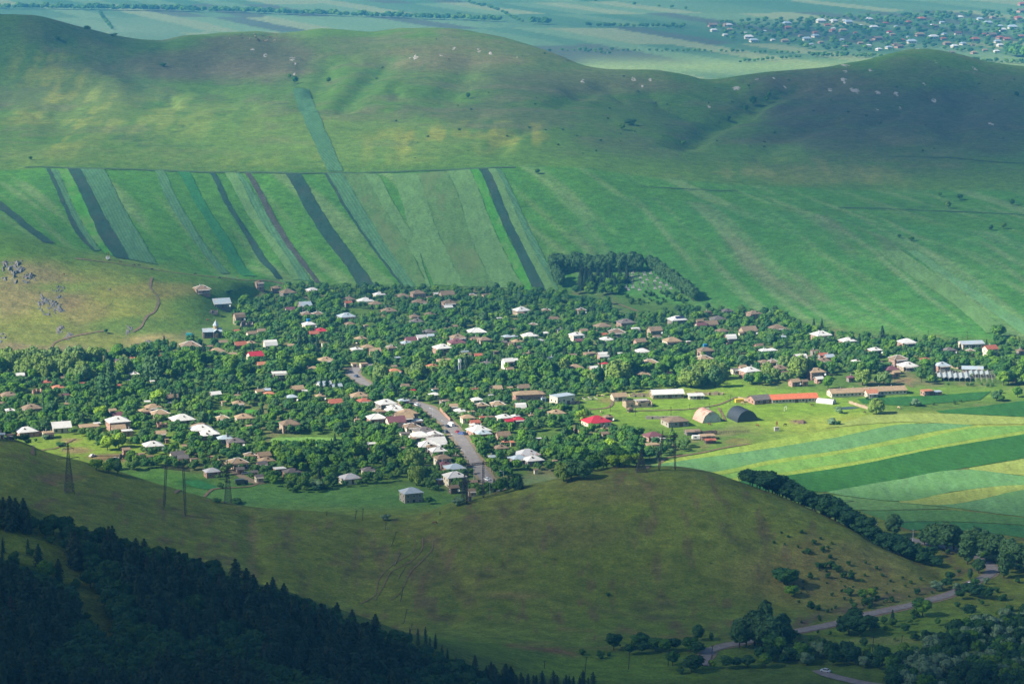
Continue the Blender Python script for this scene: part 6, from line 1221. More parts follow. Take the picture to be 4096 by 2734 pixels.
scatter(VIL, 6.1, vtree, 'village', 3, HOLES)
def edge(X, Y, Z, a, v, zone): addt('bush' if r2.random() < .6 else 'broadleaf_tree', X, Y, r2.uniform(2.2, 5), zone, r2.uniform(.9, 1.3), Z)
def simple(kinds, h0, h1_, p=1.0, see=None):
    def f(X, Y, Z, a, v, zone):
        if r2.random() > p: return
        k = r2.choice(kinds); h = r2.uniform(h0, h1_) * (1.15 if 'pine' in k or 'spruce' in k else 1)
        lim = allowed(X, Y, h, h * .3)
        if lim < 1.3: return
        addt(k, X, Y, min(h, lim), zone, r2.uniform(.85, 1.15), Z)
    return f
# the forest slope at lower left: pines with broadleaved trees along its edges and in clumps
CLEAR = [(-300, 2105), (0, 2118), (120, 2150), (250, 2165), (270, 2250), (330, 2330), (395, 2400), (430, 2480), (490, 2560), (430, 2572), (375, 2500), (330, 2420), (270, 2330), (150, 2290), (60, 2240), (-300, 2230)]
FOR = [(-500, 1990), (-200, 2010), (0, 2058), (200, 2118), (350, 2170), (520, 2215), (700, 2272), (870, 2325), (1050, 2390), (1250, 2460), (1400, 2520), (1550, 2572), (1700, 2652), (1850, 2705), (1950, 2735), (2000, 2900), (-500, 2900)]
def ftree(X, Y, Z, a, v, zone):
    nb = fbm(np.array([X / 24]), np.array([Y / 20]), 92, 3)[0]; edge_v = np.interp(a, [0, 350, 700, 1050, 1400, 1700, 1950], [2058, 2170, 2272, 2390, 2520, 2652, 2735])
    close = v - edge_v < 70; nearclear = abs(a - np.interp(v, [2160, 2330, 2570], [300, 400, 520])) < 70
    k = 'dark_broadleaf_tree' if nb > .12 or (close and a > 480 and r2.random() < .75) or (nearclear and r2.random() < .8 and v < 2600) else 'pine_tree'
    if k == 'pine_tree' and r2.random() < .012: k = 'dead_pine_tree'
    h = r2.uniform(10, 14.5) if 'pine' in k else r2.uniform(6.5, 10); 
    if close: h *= .82
    for _ in range(12):      # keep the grassy clearing open to view
        if inpoly(a, v - h * 10.2 * 1.0, CLEAR) or inpoly(a, v - h * 5, CLEAR): h *= .84
        else: break
    if h < 2.2: return
    if h < 4.5: k = 'bush' if h < 3 else 'dark_broadleaf_tree'
    addt(k, X, Y, h, zone, r2.uniform(.85, 1.15) * (1.1 if 'broadleaf' in k else 1.3), Z)
scatter(FOR, 5.0, ftree, 'forest', 5, [CLEAR], yr=(925, 1085))
for x, v, h, k in ((12, 2210, 6, 'pine_tree'), (112, 2205, 5, 'pine_tree'), (120, 2222, 3, 'bush'), (52, 2258, 5, 'bush'), (10, 2268, 6.5, 'pine_tree'), (208, 2172, 3, 'bush'), (155, 2270, 9, 'pine_tree'), (185, 2325, 8, 'broadleaf_tree'), (235, 2330, 9, 'pine_tree'), (165, 2325, 6, 'pine_tree'), (305, 2350, 3.5, 'bush'), (10, 2110, 4, 'bush')):
    X, Y, Z = ground(x, v); addt(k, X, Y, h, 'clearing', 1.1)
for x in range(1960, 2380, 17):      # pines peeping in along the bottom edge
    X, Y, Z = ground(x + r2.uniform(-6, 6), 2752 + r2.uniform(-6, 14)); addt('pine_tree', X, Y, r2.uniform(5.5, 11) * (1 if x < 2150 else .75), 'bottom edge', r2.uniform(1.1, 1.6))
for x, v, h in ((1702, 2560, 7.5), (1742, 2575, 6.5), (1768, 2622, 6.5), (1790, 2630, 6), (1640, 2555, 6.5), (1672, 2560, 7), (1612, 2560, 6), (1824, 2664, 6), (1856, 2690, 6), (1900, 2705, 10.5), (1945, 2720, 8), (1975, 2725, 9), (1720, 2590, 6.5)):
    X, Y, Z = ground(x, v + 20); addt('pine_tree', X, Y, h, 'wood edge', .9)
# trees by the near road, the bank row behind the spur, poplars, the dark woods at lower right
for x, v, h, k, w in ((2455, 2598, 7.5, 'broadleaf_tree', 1.15), (2560, 2590, 6.5, 'broadleaf_tree', 1.5), (2520, 2616, 5, 'broadleaf_tree', 1.3), (2575, 2612, 5.2, 'broadleaf_tree', 1.4), (2620, 2600, 5.5, 'broadleaf_tree', 1.5), (2660, 2606, 5.5, 'broadleaf_tree', 1.4), (2700, 2600, 5.5, 'broadleaf_tree', 1.2), (2760, 2605, 6.5, 'broadleaf_tree', 1.4), (2795, 2615, 5.5, 'broadleaf_tree', 1.3), (2330, 2618, 3, 'bush', 1.1), (2400, 2632, 3.4, 'bush', 1.1), (2435, 2622, 2, 'bush', 1.2), (2792, 2560, 7, 'tall_poplar_tree', 1.1), (2845, 2560, 3.5, 'poplar_tree', 1.3),
          (2690, 2660, 6.2, 'broadleaf_tree', 1.2), (2765, 2688, 7, 'broadleaf_tree', 1.4), (2790, 2672, 6, 'broadleaf_tree', 1.3), (2722, 2692, 3, 'bush', 1.2), (2850, 2672, 4, 'broadleaf_tree', 1.1), (2905, 2672, 5.5, 'broadleaf_tree', 1.2), (2945, 2668, 4.5, 'broadleaf_tree', 1.4), (2990, 2668, 5, 'orchard_tree', 1.3), (3060, 2668, 6, 'broadleaf_tree', 1.2),
          (2958, 2590, 12.5, 'tall_poplar_tree', 1.0), (2985, 2585, 13, 'tall_poplar_tree', 1.0), (3018, 2580, 15, 'tall_poplar_tree', 1.1), (3046, 2590, 14, 'tall_poplar_tree', 1.1), (3058, 2570, 18, 'poplar_tree', 1.0), (3080, 2600, 14, 'tall_poplar_tree', 1.2), (3130, 2555, 11, 'poplar_tree', 1.6), (3140, 2590, 9, 'broadleaf_tree', 1.4), (3100, 2620, 9, 'broadleaf_tree', 1.4), (3165, 2640, 6, 'broadleaf_tree', 1.4),
          (3395, 2535, 8.5, 'broadleaf_tree', 1.5), (3440, 2540, 8.5, 'broadleaf_tree', 1.4), (3420, 2495, 7, 'broadleaf_tree', 1.3), (3480, 2520, 7, 'broadleaf_tree', 1.2), (3370, 2540, 6, 'broadleaf_tree', 1.2), (3690, 2462, 8, 'broadleaf_tree', 1.3), (3570, 2485, 5.5, 'spruce_tree', 1.2), (3620, 2530, 4.4, 'broadleaf_tree', 1.3), (3660, 2560, 4, 'bush', 1.1), (3875, 2465, 6, 'broadleaf_tree', 1.3), (3745, 2360, 4.5, 'silver_bush', 1.5), (3790, 2350, 4.8, 'broadleaf_tree', 1.5), (3830, 2362, 4, 'silver_bush', 1.2), (3855, 2352, 3, 'bush', 1.2), (3800, 2320, 4.2, 'broadleaf_tree', 1.4),
          (3870, 2380, 6, 'broadleaf_tree', 1.5), (3910, 2390, 6.5, 'broadleaf_tree', 1.5), (3950, 2395, 6, 'broadleaf_tree', 1.3), (3840, 2395, 4.5, 'broadleaf_tree', 1.3), (3900, 2345, 4, 'broadleaf_tree', 1.4), (3945, 2335, 3.6, 'silver_bush', .8), (4035, 2290, 9, 'tall_poplar_tree', 1.0), (4015, 2310, 13, 'poplar_tree', 1.2), (3915, 2292, 7, 'tall_poplar_tree', 1.3), (3880, 2315, 5, 'poplar_tree', 1.1), (3835, 2290, 2, 'bush', 1), (3985, 2368, 2.8, 'bush', 1.1), (4070, 2330, 2.8, 'bush', 1.1), (4010, 2400, 3, 'bush', 1.5), (4040, 2440, 2.5, 'bush', 1.5),
          (3450, 2140, 10.5, 'tall_poplar_tree', 1.0), (3573, 2145, 11, 'tall_poplar_tree', 1.15), (3575, 2150, 4, 'poplar_tree', 1.6), (3720, 2185, 11, 'tall_poplar_tree', 1.1), (3750, 2200, 13, 'tall_poplar_tree', 1.2), (3785, 2205, 14, 'tall_poplar_tree', 1.2), (3815, 2198, 12, 'tall_poplar_tree', 1.1), (3698, 2180, 8, 'tall_poplar_tree', 1.2), (3730, 2195, 7, 'broadleaf_tree', 1.1), (3870, 2255, 15.5, 'poplar_tree', 1.35), (3848, 2225, 5, 'bush', 1.1), (3790, 2215, 3, 'bush', 1), (3652, 2180, 2.2, 'bush', 1), (3675, 2182, 1.8, 'bush', 1)):
    X, Y, Z = ground(x, v); addt('dark_' + k if k == 'broadleaf_tree' and r2.random() < .75 else k, X, Y, h, 'roadside', w)
for i in range(34):
    q = i / 33; x = 3895 + q * 290; v = 2200 + q * 85 + r2.uniform(-8, 8); X, Y, Z = ground(x, v); addt('poplar_tree' if r2.random() < .7 else 'tall_poplar_tree', X, Y, r2.uniform(9.5, 12.5) * (1 - .2 * q), 'poplar row', 1.25)
    if i % 2 == 0: X, Y, Z = ground(x - 10, v + 22); addt('broadleaf_tree' if i % 4 else 'silver_bush', X, Y, r2.uniform(3, 4.5), 'poplar row', 1.2)
def onbank(x, v, h, k='dark_broadleaf_tree', w=1.3):       # trees standing just behind the hill crest
    a, t_ = ray(x, 2000 if v == 0 else v); cYi = np.interp(a, AC, cY); Y = cYi + r2.uniform(10, 28); X = a * Y; addt(k, X, Y, h, 'bank', w)
for x, v, h in ((2985, 1925, 7), (3010, 1930, 8), (3040, 1935, 9), (3075, 1945, 10), (3110, 1955, 10), (3145, 1970, 9.5), (3180, 1990, 8.5), (3205, 2010, 7.5), (3250, 2010, 9), (3285, 2015, 10), (3320, 2035, 10.5), (3355, 2055, 10), (3390, 2075, 10), (3420, 2090, 9), (3455, 2115, 9.5), (3490, 2140, 8.5), (3530, 2150, 8), (3570, 2170, 9), (3605, 2190, 9), (3635, 2215, 7), (3665, 2225, 7.5), (3690, 2245, 6), (3720, 2260, 6), (3000, 1940, 8), (3090, 1960, 9), (3130, 1975, 9), (3300, 2040, 9), (3340, 2060, 9), (3585, 2185, 8)): onbank(x, v, h, w=1.5)
for i in range(46): q = i / 45; x = 2975 + 780 * q + r2.uniform(-6, 6); onbank(x, 0, r2.uniform(6.5, 9.5) * (1 - .35 * q * q) * (.75 if x < 3010 else 1), w=1.5)
for x, v, h in ((35, 1790, 4), (60, 1790, 3.5), (85, 1795, 4), (100, 1795, 5), (115, 1800, 3.5)): onbank(x, v, h * .9)
WD = [(3230, 2600), (3400, 2625), (3560, 2650), (3640, 2610), (3680, 2560), (3760, 2560), (3900, 2520), (4000, 2490), (4300, 2440), (4300, 2900), (3500, 2900), (3420, 2760), (3260, 2670), (3000, 2640), (3060, 2620), (3150, 2622)]
scatter(WD, 5.2, simple(['dark_broadleaf_tree', 'dark_broadleaf_tree', 'broadleaf_tree', 'dark_broadleaf_tree', 'silver_bush'], 4.5, 9.0), 'lower right wood', 8, [[(3600, 2590), (3720, 2570), (3700, 2620), (3620, 2640)], [(3280, 2655), (3560, 2690), (3560, 2760), (3250, 2700)]])
scatter([(3180, 2560), (3400, 2545), (3640, 2470), (3900, 2400), (4096, 2400), (4096, 2500), (3800, 2550), (3560, 2590), (3200, 2600)], 9, simple(['bush', 'bush', 'orchard_tree', 'broadleaf_tree'], 1.2, 4.2, .55), 'meadow bushes', 9)
scatter([(3170, 2545), (3340, 2510), (3560, 2480), (3700, 2450), (3700, 2490), (3500, 2530), (3300, 2570), (3180, 2575)], 5, simple(['bush', 'orchard_tree', 'broadleaf_tree'], 2, 5.0, .6), 'roadside', 10)
# the dotted scrub on the heathy flank of the dark hill
scatter([(3120, 2110), (3250, 2130), (3400, 2210), (3560, 2270), (3740, 2330), (3700, 2370), (3560, 2410), (3420, 2440), (3300, 2440), (3180, 2420), (3130, 2330), (3200, 2250), (3080, 2180)], 5.5, simple(['bush'], .7, 1.9, .5), 'heath scrub', 11)
for x, v, h, w in ((3150, 2345, 8.5, 1.5), (3125, 2325, 6.5, 1.9), (3165, 2385, 5.5, 1.6), (3242, 2315, 3.6, .8), (3405, 2320, 4.4, .8), (3330, 2270, 3.6, 1.2), (3345, 2285, 3.6, 1.1), (3275, 2270, 3, 1.2), (3375, 2310, 3.2, 1.1), (3395, 2260, 2.6, 1), (3312, 2310, 2.6, 1), (3450, 2400, 5.5, 1.2), (3490, 2395, 5.5, 1), (3470, 2420, 4.5, 1.3), (3245, 2435, 4, 1.1), (3270, 2440, 3, 1.1), (3395, 2380, 4, 1.2), (3300, 2270, 3, 1.2), (3255, 2175, 2.4, 1.2), (3230, 2212, 2.6, 1.3), (3290, 2200, 2.2, 1.3), (3205, 2130, 1.8, 1.2), (3154, 2148, 1.4, 1.3), (3320, 2232, 2.2, 1.2), (2433, 2382, 1.9, 1.2), (1000, 2012, 0.1, 1)):
    X, Y, Z = ground(x, v); addt('bush' if h < 5 else 'broadleaf_tree', X, Y, h, 'heath scrub', w)
scatter([(3300, 2440), (3500, 2390), (3620, 2380), (3740, 2350), (3740, 2370), (3500, 2430), (3330, 2470), (3180, 2510), (3180, 2490)], 5, simple(['bush', 'bush', 'orchard_tree'], 1.2, 3.4, .6), 'roadside', 12)
# cemetery trees: two rows of tall trees with bare stems, dark spruces inside
for i in range(44):
    if i < 26: x = 2215 + i * 13.6; v = 1088 + .5 * r2.uniform(-4, 4); h = 13.5 * r2.uniform(.85, 1.08)
    else: q = (i - 26) / 17; x = 2600 + q * 175; v = 1080 + q * 125; h = (11.5 - 1.5 * q) * r2.uniform(.9, 1.1)
    if i in (5, 12, 18, 19, 22): continue
    X, Y, Z = ground(x, v); addt('tall_poplar_tree', X, Y, h * 1.05, 'cemetery row', 1.0)
for x, v, h, k in [(2215, 1100, 13, 'tall_poplar_tree'), (2225, 1125, 12, 'tall_poplar_tree'), (2240, 1150, 12, 'tall_poplar_tree'), (2230, 1140, 12, 'tall_poplar_tree')] + [(2300 + r2.uniform(0, 215), 1108 + r2.uniform(0, 64), r2.uniform(7.5, 12), 'spruce_tree') for _ in range(38)] + [(2300 + r2.uniform(0, 200), 1110 + r2.uniform(0, 75), r2.uniform(4, 8), 'broadleaf_tree') for _ in range(30)] + [(2440, 1165, 10, 'broadleaf_tree'), (2770, 1200, 9, 'tall_poplar_tree'), (2745, 1180, 8, 'tall_poplar_tree'), (2690, 1205, 5.5, 'broadleaf_tree'), (2720, 1205, 5.5, 'broadleaf_tree')] + [(2500 + r2.uniform(0, 240), 1170 + r2.uniform(0, 50), r2.uniform(1.2, 3.5), 'bush') for _ in range(46)]:
    X, Y, Z = ground(x, v); addt(k, X, Y, h, 'cemetery')
# single trees the photo picks out
for x, v, h, k, w, l_ in [(3505, 1655, 8.5, 'willow_tree', 1.2, 'round yellow-green willow standing alone at the meadow edge'), (3357, 1653, 4.5, 'silver_bush', 1.1, 'pale feathery bush beside the small pond'), (3325, 1695, 3.6, 'silver_bush', 1.7, 'grey-green bush clump low in the farm meadow'), (3350, 1698, 2.4, 'bush', 1.8, 'dark bush right of the grey-green clump'), (3665, 1625, 5.2, 'silver_bush', 1.2, 'pale round bush on the field margin'), (3985, 1602, 6, 'tall_poplar_tree', 1.6, 'small broad tree on the right field margin'), (4005, 1605, 4, 'broadleaf_tree', 1.3, 'dark round tree at the right field margin'), (4070, 1588, 6.5, 'broadleaf_tree', 1.2, 'rightmost dark tree above the crop field'),
                       (3528, 1372, 11.5, 'spruce_tree', 1.35, 'tall dark conifer on the upper right of the village'), (3436, 1388, 9, 'spruce_tree', 1.1, 'dark spruce left of the tallest conifer'), (3287, 1313, 7, 'spruce_tree', 1.0, 'small spruce by the dirt track at the upper village edge'), (3255, 1312, 7, 'spruce_tree', 1.0, 'small spruce beside the ruin at the upper village edge'), (3945, 1415, 9.5, 'spruce_tree', .9, 'dark spruce in front of the red-brown roof at right'), (3990, 1352, 9, 'broadleaf_tree', 1.4, 'large dark tree right of the grey warehouse'), (4060, 1382, 6, 'willow_tree', 1.3, 'pale willow near the right edge under the slope'),
                       (3450, 1540, 9.5, 'willow_tree', 1.2, 'large pale willow behind the very long barn, left one'), (3535, 1540, 8, 'willow_tree', 1.4, 'wide pale willow behind the very long barn, right one'), (3312, 1555, 8, 'broadleaf_tree', 1.1, 'dark tree standing left of the very long barn'), (2765, 1550, 11, 'willow_tree', 1.5, 'big drooping willow above the long white farm roof'), (2860, 1548, 13, 'tall_poplar_tree', 1.0, 'tall light poplar in the gap of the tree belt'), (2475, 1535, 14, 'willow_tree', 1.3, 'big drooping willow in the middle of the tree belt'),
                       (592, 1530, 16, 'poplar_tree', 1.0, 'columnar poplar of the left clump, left one'), (612, 1532, 17, 'poplar_tree', 1.0, 'columnar poplar of the left clump, middle one'), (632, 1533, 16.5, 'poplar_tree', 1.0, 'columnar poplar of the left clump, right one'), (440, 1510, 11, 'poplar_tree', 1.1, 'slim poplar left of the poplar clump'), (412, 1590, 15, 'poplar_tree', 1.3, 'tall poplar in the wooded patch at left'), (442, 1592, 15, 'poplar_tree', 1.2, 'tall poplar right in the wooded patch at left'), (1510, 1465, 10.5, 'poplar_tree', 1.2, 'slim poplar beside the upper road bend'),
                       (632, 1620, 9, 'acacia_tree', 1.4, 'yellow-green round tree left of the dark conifers'), (1845, 1590, 6.5, 'acacia_tree', 1.5, 'bright yellow-green tree beside the shops'), (2325, 1690, 7.5, 'acacia_tree', 1.2, 'bright green round tree at the meadow corner'), (430, 1800, 8, 'acacia_tree', 1.2, 'bright green tree at the left meadow edge, left one'), (475, 1790, 8, 'acacia_tree', 1.1, 'bright green tree at the left meadow edge, right one'), (405, 1680, 8.5, 'acacia_tree', 1.2, 'light green round tree left of the white hipped roof'),
                       (700, 1615, 9, 'spruce_tree', 1.0, 'dark spruce left of three behind tan roof'), (722, 1612, 10, 'spruce_tree', 1.1, 'dark spruce middle of three behind tan roof'), (745, 1610, 9, 'spruce_tree', 1.1, 'dark spruce right of three behind tan roof'), (755, 1690, 7, 'spruce_tree', 1.2, 'small spruce in front of the long white hipped roof'), (1285, 1565, 8, 'spruce_tree', 1.1, 'dark spruce left of the pair by the grey-blue roof'), (1310, 1562, 10, 'spruce_tree', 1.1, 'dark spruce right of the pair by the grey-blue roof'), (1345, 1565, 8, 'spruce_tree', 1.0, 'dark spruce right beside the grey-blue roof'),
                       (1200, 1400, 12, 'spruce_tree', 1.1, 'brownish tall spruce left in the upper village group'), (1225, 1398, 12.5, 'spruce_tree', 1.1, 'brownish tall spruce second in the upper village group'), (1248, 1402, 11, 'spruce_tree', 1.1, 'brownish tall spruce third in the upper village group'), (1270, 1405, 10, 'spruce_tree', 1.1, 'brownish tall spruce right in the upper village group'), (1568, 1592, 10, 'pine_tree', 1.5, 'dark spreading pine beside the upper main road'), (2260, 1448, 10, 'pine_tree', 1.3, 'leaning dark pine in the middle of the village'), (2440, 1455, 12, 'spruce_tree', 1.2, 'tall dark conifer right of the white gabled house'), (2460, 1450, 10, 'spruce_tree', 1.1, 'second dark conifer right of the white gabled house'), (815, 1420, 8, 'pine_tree', 1.2, 'dull pine tree left below the church'),
                       (2080, 1955, 6.5, 'spruce_tree', 1.9, 'dark spreading spruce at the foot of the dark hill beside the road'), (2055, 1950, 7, 'spruce_tree', 1.4, 'dark spruce just right of the lower main road'), (2255, 1925, 9, 'willow_tree', 1.1, 'feathery grey willow rising from behind the dark hill'), (2285, 1920, 10, 'tall_poplar_tree', 1.5, 'broad grey-green tree rising behind the dark hill'), (2335, 1918, 9, 'tall_poplar_tree', 1.4, 'right grey-green tree rising behind the dark hill'), (2376, 1885, 6.5, 'broadleaf_tree', 1.2, 'round green tree by the hill crest left of squat pylon'),
                       (2455, 1870, 6.5, 'acacia_tree', 1.3, 'olive tree in the row below the village, left'), (2500, 1868, 6.5, 'acacia_tree', 1.3, 'olive tree in the row below the village, middle'), (2545, 1865, 6.5, 'acacia_tree', 1.3, 'olive tree in the row below the village, right'), (2440, 1805, 7, 'acacia_tree', 1.4, 'yellowish tree among dark trees right of the road'), (1280, 1955, 5, 'silver_bush', 2.0, 'pale willow bush at the field edge below the village'), (1665, 1940, 10, 'willow_tree', 1.0, 'feathery tree right behind the grey block'), (1655, 1880, 11, 'willow_tree', 1.1, 'tall willow above the grey block'), (1712, 2015, 4, 'broadleaf_tree', 1.2, 'small dark tree in front right of the grey block'), (1830, 2020, 4.4, 'silver_bush', 1.4, 'pale flowering bush at the hill edge left of pylon'), (1545, 2080, 3.4, 'silver_bush', 1.5, 'round bush behind the pole on the saddle'), (1178, 1968, 3.2, 'bush', 1.4, 'round bush alone on the edge of bright field'),
                       (868, 2008, 2.0, 'bush', 2.2, 'thorn bush left of the field-edge pylon'), (945, 2015, 3.2, 'bush', 2.4, 'wide thorn bush at the foot of the field-edge pylon'), (883, 1952, 3.2, 'bush', 1.2, 'small round bush in the green field right of portal pylon'), (143, 1768, 2.4, 'broadleaf_tree', .9, 'tiny round tree alone in the left meadow'), (180, 1756, 3.2, 'silver_bush', 1.5, 'pale bush beside tiny tree in the left meadow'), (240, 1784, 2.4, 'bush', 2.6, 'low wide bush in the left meadow'), (385, 1880, 5.5, 'broadleaf_tree', 1.6, 'dark broad bush at the lower left field corner'), (435, 1893, 6, 'broadleaf_tree', 1.2, 'dark tree right of the broad bush at field corner'), (470, 1892, 6, 'tall_poplar_tree', 1.1, 'dark tree by the dirt yard at field corner'),
                       (423, 1332, 3, 'broadleaf_tree', 1.1, 'lone small tree on the lower rocky hill'), (915, 1172, 3.4, 'bush', 2.2, 'dark bush clump right of the lone upper house'), (1180, 335, 7.5, 'broadleaf_tree', 1.1, 'round tree on the upper hillside left of the pair'), (1158, 316, 5, 'broadleaf_tree', .9, 'small tree just above the round hillside tree'), (1313, 333, 6, 'broadleaf_tree', 1.0, 'round tree on the upper hillside, right of the pair'), (1871, 395, 6, 'broadleaf_tree', .9, 'lone dark tree in the middle of the upper hill'), (2149, 696, 4.5, 'broadleaf_tree', 1.2, 'small dark tree at the right end of the striped fields'), (2488, 520, 6, 'broadleaf_tree', 1.3, 'lone tree on the hill below the gully'), (2520, 500, 6, 'bush', 1.8, 'dark thicket at the foot of the gully'), (2734, 583, 5, 'broadleaf_tree', 1.2, 'dark tree at the bottom of the right gully'), (2912, 486, 6, 'broadleaf_tree', 1.1, 'lowest dark tree up the right gully'), (2983, 446, 6.5, 'broadleaf_tree', 1.0, 'second dark tree up the right gully'), (3012, 425, 10, 'broadleaf_tree', .9, 'largest dark tree up the right gully'), (3065, 412, 8, 'broadleaf_tree', .8, 'green tree near the top of the right gully'), (3077, 390, 6, 'broadleaf_tree', .9, 'uppermost dark tree in the right gully'),
                       (230, 162, 5, 'bush', 1.4, 'bush on the left skyline'), (350, 119, 4.5, 'bush', 2.0, 'bush on the sloping left skyline, upper'), (455, 146, 3.5, 'bush', 2.4, 'bush on the sloping left skyline, lower'), (651, 267, 4.5, 'bush', 1.6, 'dark bush on the left upper hillside'), (122, 640, 3.4, 'broadleaf_tree', 1.1, 'tiny tree above the striped fields at left'), (3759, 788, 4.2, 'broadleaf_tree', 1.0, 'dark tree on the terrace bank at right, left one'), (3839, 800, 5, 'broadleaf_tree', 1.3, 'dark tree on the terrace bank at right, middle'), (4048, 822, 5.5, 'broadleaf_tree', 1.0, 'dark tree on the terrace bank near right edge'), (3793, 834, 6, 'broadleaf_tree', 1.0, 'round tree just below the terrace bank'), (3597, 952, 3, 'broadleaf_tree', 1.2, 'tiny tree on the shaded lower slope, left'), (3645, 965, 4, 'broadleaf_tree', 1.4, 'small broad tree on the shaded lower slope'), (3963, 922, 4.4, 'broadleaf_tree', 1.1, 'small tree on the shaded slope at right, left of pair'), (4014, 915, 5, 'broadleaf_tree', 1.1, 'small tree on the shaded slope at right, right of pair'), (4067, 385, 5, 'bush', 1.2, 'bush high on the right hill at picture edge'), (2198, 205, 4, 'bush', 1.6, 'bush on the middle skyline, right flank')]:
    X, Y, Z = ground(x, v); TREES.append([k, X, Y, Z, h, w, l_])
for i in range(120): x, v = r2.uniform(1500, 4090), r2.uniform(150, 640); X, Y, Z = ground(x, v); (addt('bush', X, Y, r2.uniform(.8, 1.8), 'upper hill scrub', 1.8) if 2300 < Y < 3100 else None)
scatter([(3370, 1600), (3440, 1612), (3560, 1625), (3800, 1620), (3960, 1612), (4096, 1580), (4096, 1560), (3960, 1565), (3700, 1610), (3440, 1590)], 9, simple(['bush', 'bush', 'orchard_tree'], 1, 2.8, .4), 'field margin', 13)
scatter([(800, 1900), (980, 1880), (1090, 1900), (900, 1930), (780, 1915)], 7, simple(['bush', 'orchard_tree'], 1.2, 3.6, .4), 'garden', 14)
# hedgerows and trees of the far plain
def farrow(pts, n_, h0, h1_, gaps=.1, jit=6, zone='far tree line'):
    pts = resample(pts, n_)
    for p in pts:
        if r2.random() < gaps: continue
        X, Y, Z = ground(p[0] + r2.uniform(-3, 3), p[1] + r2.uniform(-1.5, 1.5), 0, 3400); addt('broadleaf_tree', X, Y, r2.uniform(h0, h1_), zone, 1.35)
farrow([(-40, 36), (400, 41), (900, 52), (1300, 64), (1700, 78), (2000, 88)], 165, 8, 13, .08)
farrow([(1780, 0), (1900, 22), (2000, 48), (2060, 82), (2090, 92)], 34, 5, 8, .2); farrow([(2130, 96), (2190, 100)], 6, 9, 13, 0)
farrow([(2350, 108), (2560, 112), (2732, 114)], 30, 6, 9, .15); farrow([(400, 56), (425, 92), (450, 120)], 16, 5, 7, .1)
farrow([(2330, 208), (2440, 220)], 10, 4, 6, .3); farrow([(2960, 252), (3150, 236), (3200, 232)], 14, 4, 6, .3); farrow([(2250, 205), (2732, 208), (3500, 228), (4200, 262)], 90, 3, 6.5, .1)
farrow([(3250, 228), (3500, 232), (4200, 258)], 50, 4, 8, .1); farrow([(4040, 225), (4110, 235)], 10, 14, 18, 0); farrow([(2280, 0), (2740, 40)], 10, 5, 9, .3)
# ------------------------------------------------------------------ far village
fr = random.Random(21); FV = []
FPOLY = [(2830, 95), (2950, 90), (3300, 72), (3700, 60), (4200, 45), (4200, 225), (3900, 218), (3760, 198), (3600, 200), (3420, 215), (3250, 205), (3180, 190), (3050, 168), (2900, 160), (2850, 125)]
FH = [(2850, 100, 38, 'b'), (2914, 98, 30, 'w'), (2906, 98, 30, 't'), (2855, 118, 28, 'w'), (2920, 115, 26, 't'), (2900, 135, 22, 'w'), (2982, 125, 14, 'w'), (3148, 92, 34, 's'), (3150, 108, 30, 'r'), (3059, 119, 16, 'w'), (2995, 147, 38, 'w'), (3015, 160, 36, 's'), (3091, 155, 20, 'w'), (3140, 160, 32, 't'), (3202, 138, 20, 't'), (3227, 153, 34, 's'), (3284, 83, 38, 'w'), (3310, 97, 26, 'r'), (3335, 82, 32, 'w'), (3260, 126, 22, 'r'), (3262, 141, 32, 's'), (3283, 165, 24, 't'), (3246, 171, 18, 's'), (3378, 76, 16, 'w'), (3393, 87, 36, 's'), (3334, 110, 20, 'w'), (3330, 118, 26, 'r'), (3372, 119, 32, 't'), (3368, 154, 20, 's'), (3381, 181, 24, 't'), (3422, 126, 18, 'r'), (3476, 76, 32, 'w'), (3445, 95, 14, 'w'), (3542, 90, 24, 'r'), (3496, 107, 34, 'w'), (3509, 152, 38, 'b'), (3442, 168, 24, 't'), (3474, 178, 24, 'w'), (3515, 193, 26, 'w'), (3481, 160, 26, 'b'), (3558, 124, 22, 'c'), (3571, 134, 24, 't'), (3634, 85, 26, 'r'), (3585, 101, 18, 's'), (3555, 186, 28, 's'), (3580, 173, 24, 'b'), (3607, 157, 26, 'r'), (3596, 183, 34, 'b'), (3647, 165, 40, 's'), (3687, 73, 32, 'r'), (3632, 141, 14, 's'), (3680, 137, 38, 't'), (3730, 96, 20, 'w'), (3740, 101, 28, 'b'), (3774, 151, 26, 'r'), (3734, 146, 38, 'w'), (3768, 86, 22, 's'), (3669, 198, 30, 'w'), (3777, 132, 22, 's'), (3789, 170, 32, 't'), (3832, 131, 30, 'm'), (3842, 64, 22, 'w'), (3818, 181, 30, 'w'), (3852, 171, 28, 's'), (3808, 203, 20, 'b'), (3901, 155, 36, 'r'), (3891, 174, 16, 'b'), (3895, 206, 26, 't'), (3920, 73, 26, 's'), (3952, 90, 34, 's'), (3937, 132, 20, 'r'), (3967, 138, 38, 'b'), (3940, 195, 22, 't'), (4001, 100, 22, 's'), (4010, 117, 32, 'w'), (4000, 148, 32, 'r'), (3990, 162, 28, 's'), (4000, 177, 28, 'w'), (3986, 200, 24, 'w'), (4050, 107, 38, 's'), (4028, 153, 30, 'r'), (4030, 185, 22, 'w'), (4072, 70, 32, 'r'), (4088, 15, 32, 'r'), (4085, 42, 34, 'b'), (4085, 142, 28, 'r'), (3970, 66, 24, 't')]
FM = {}
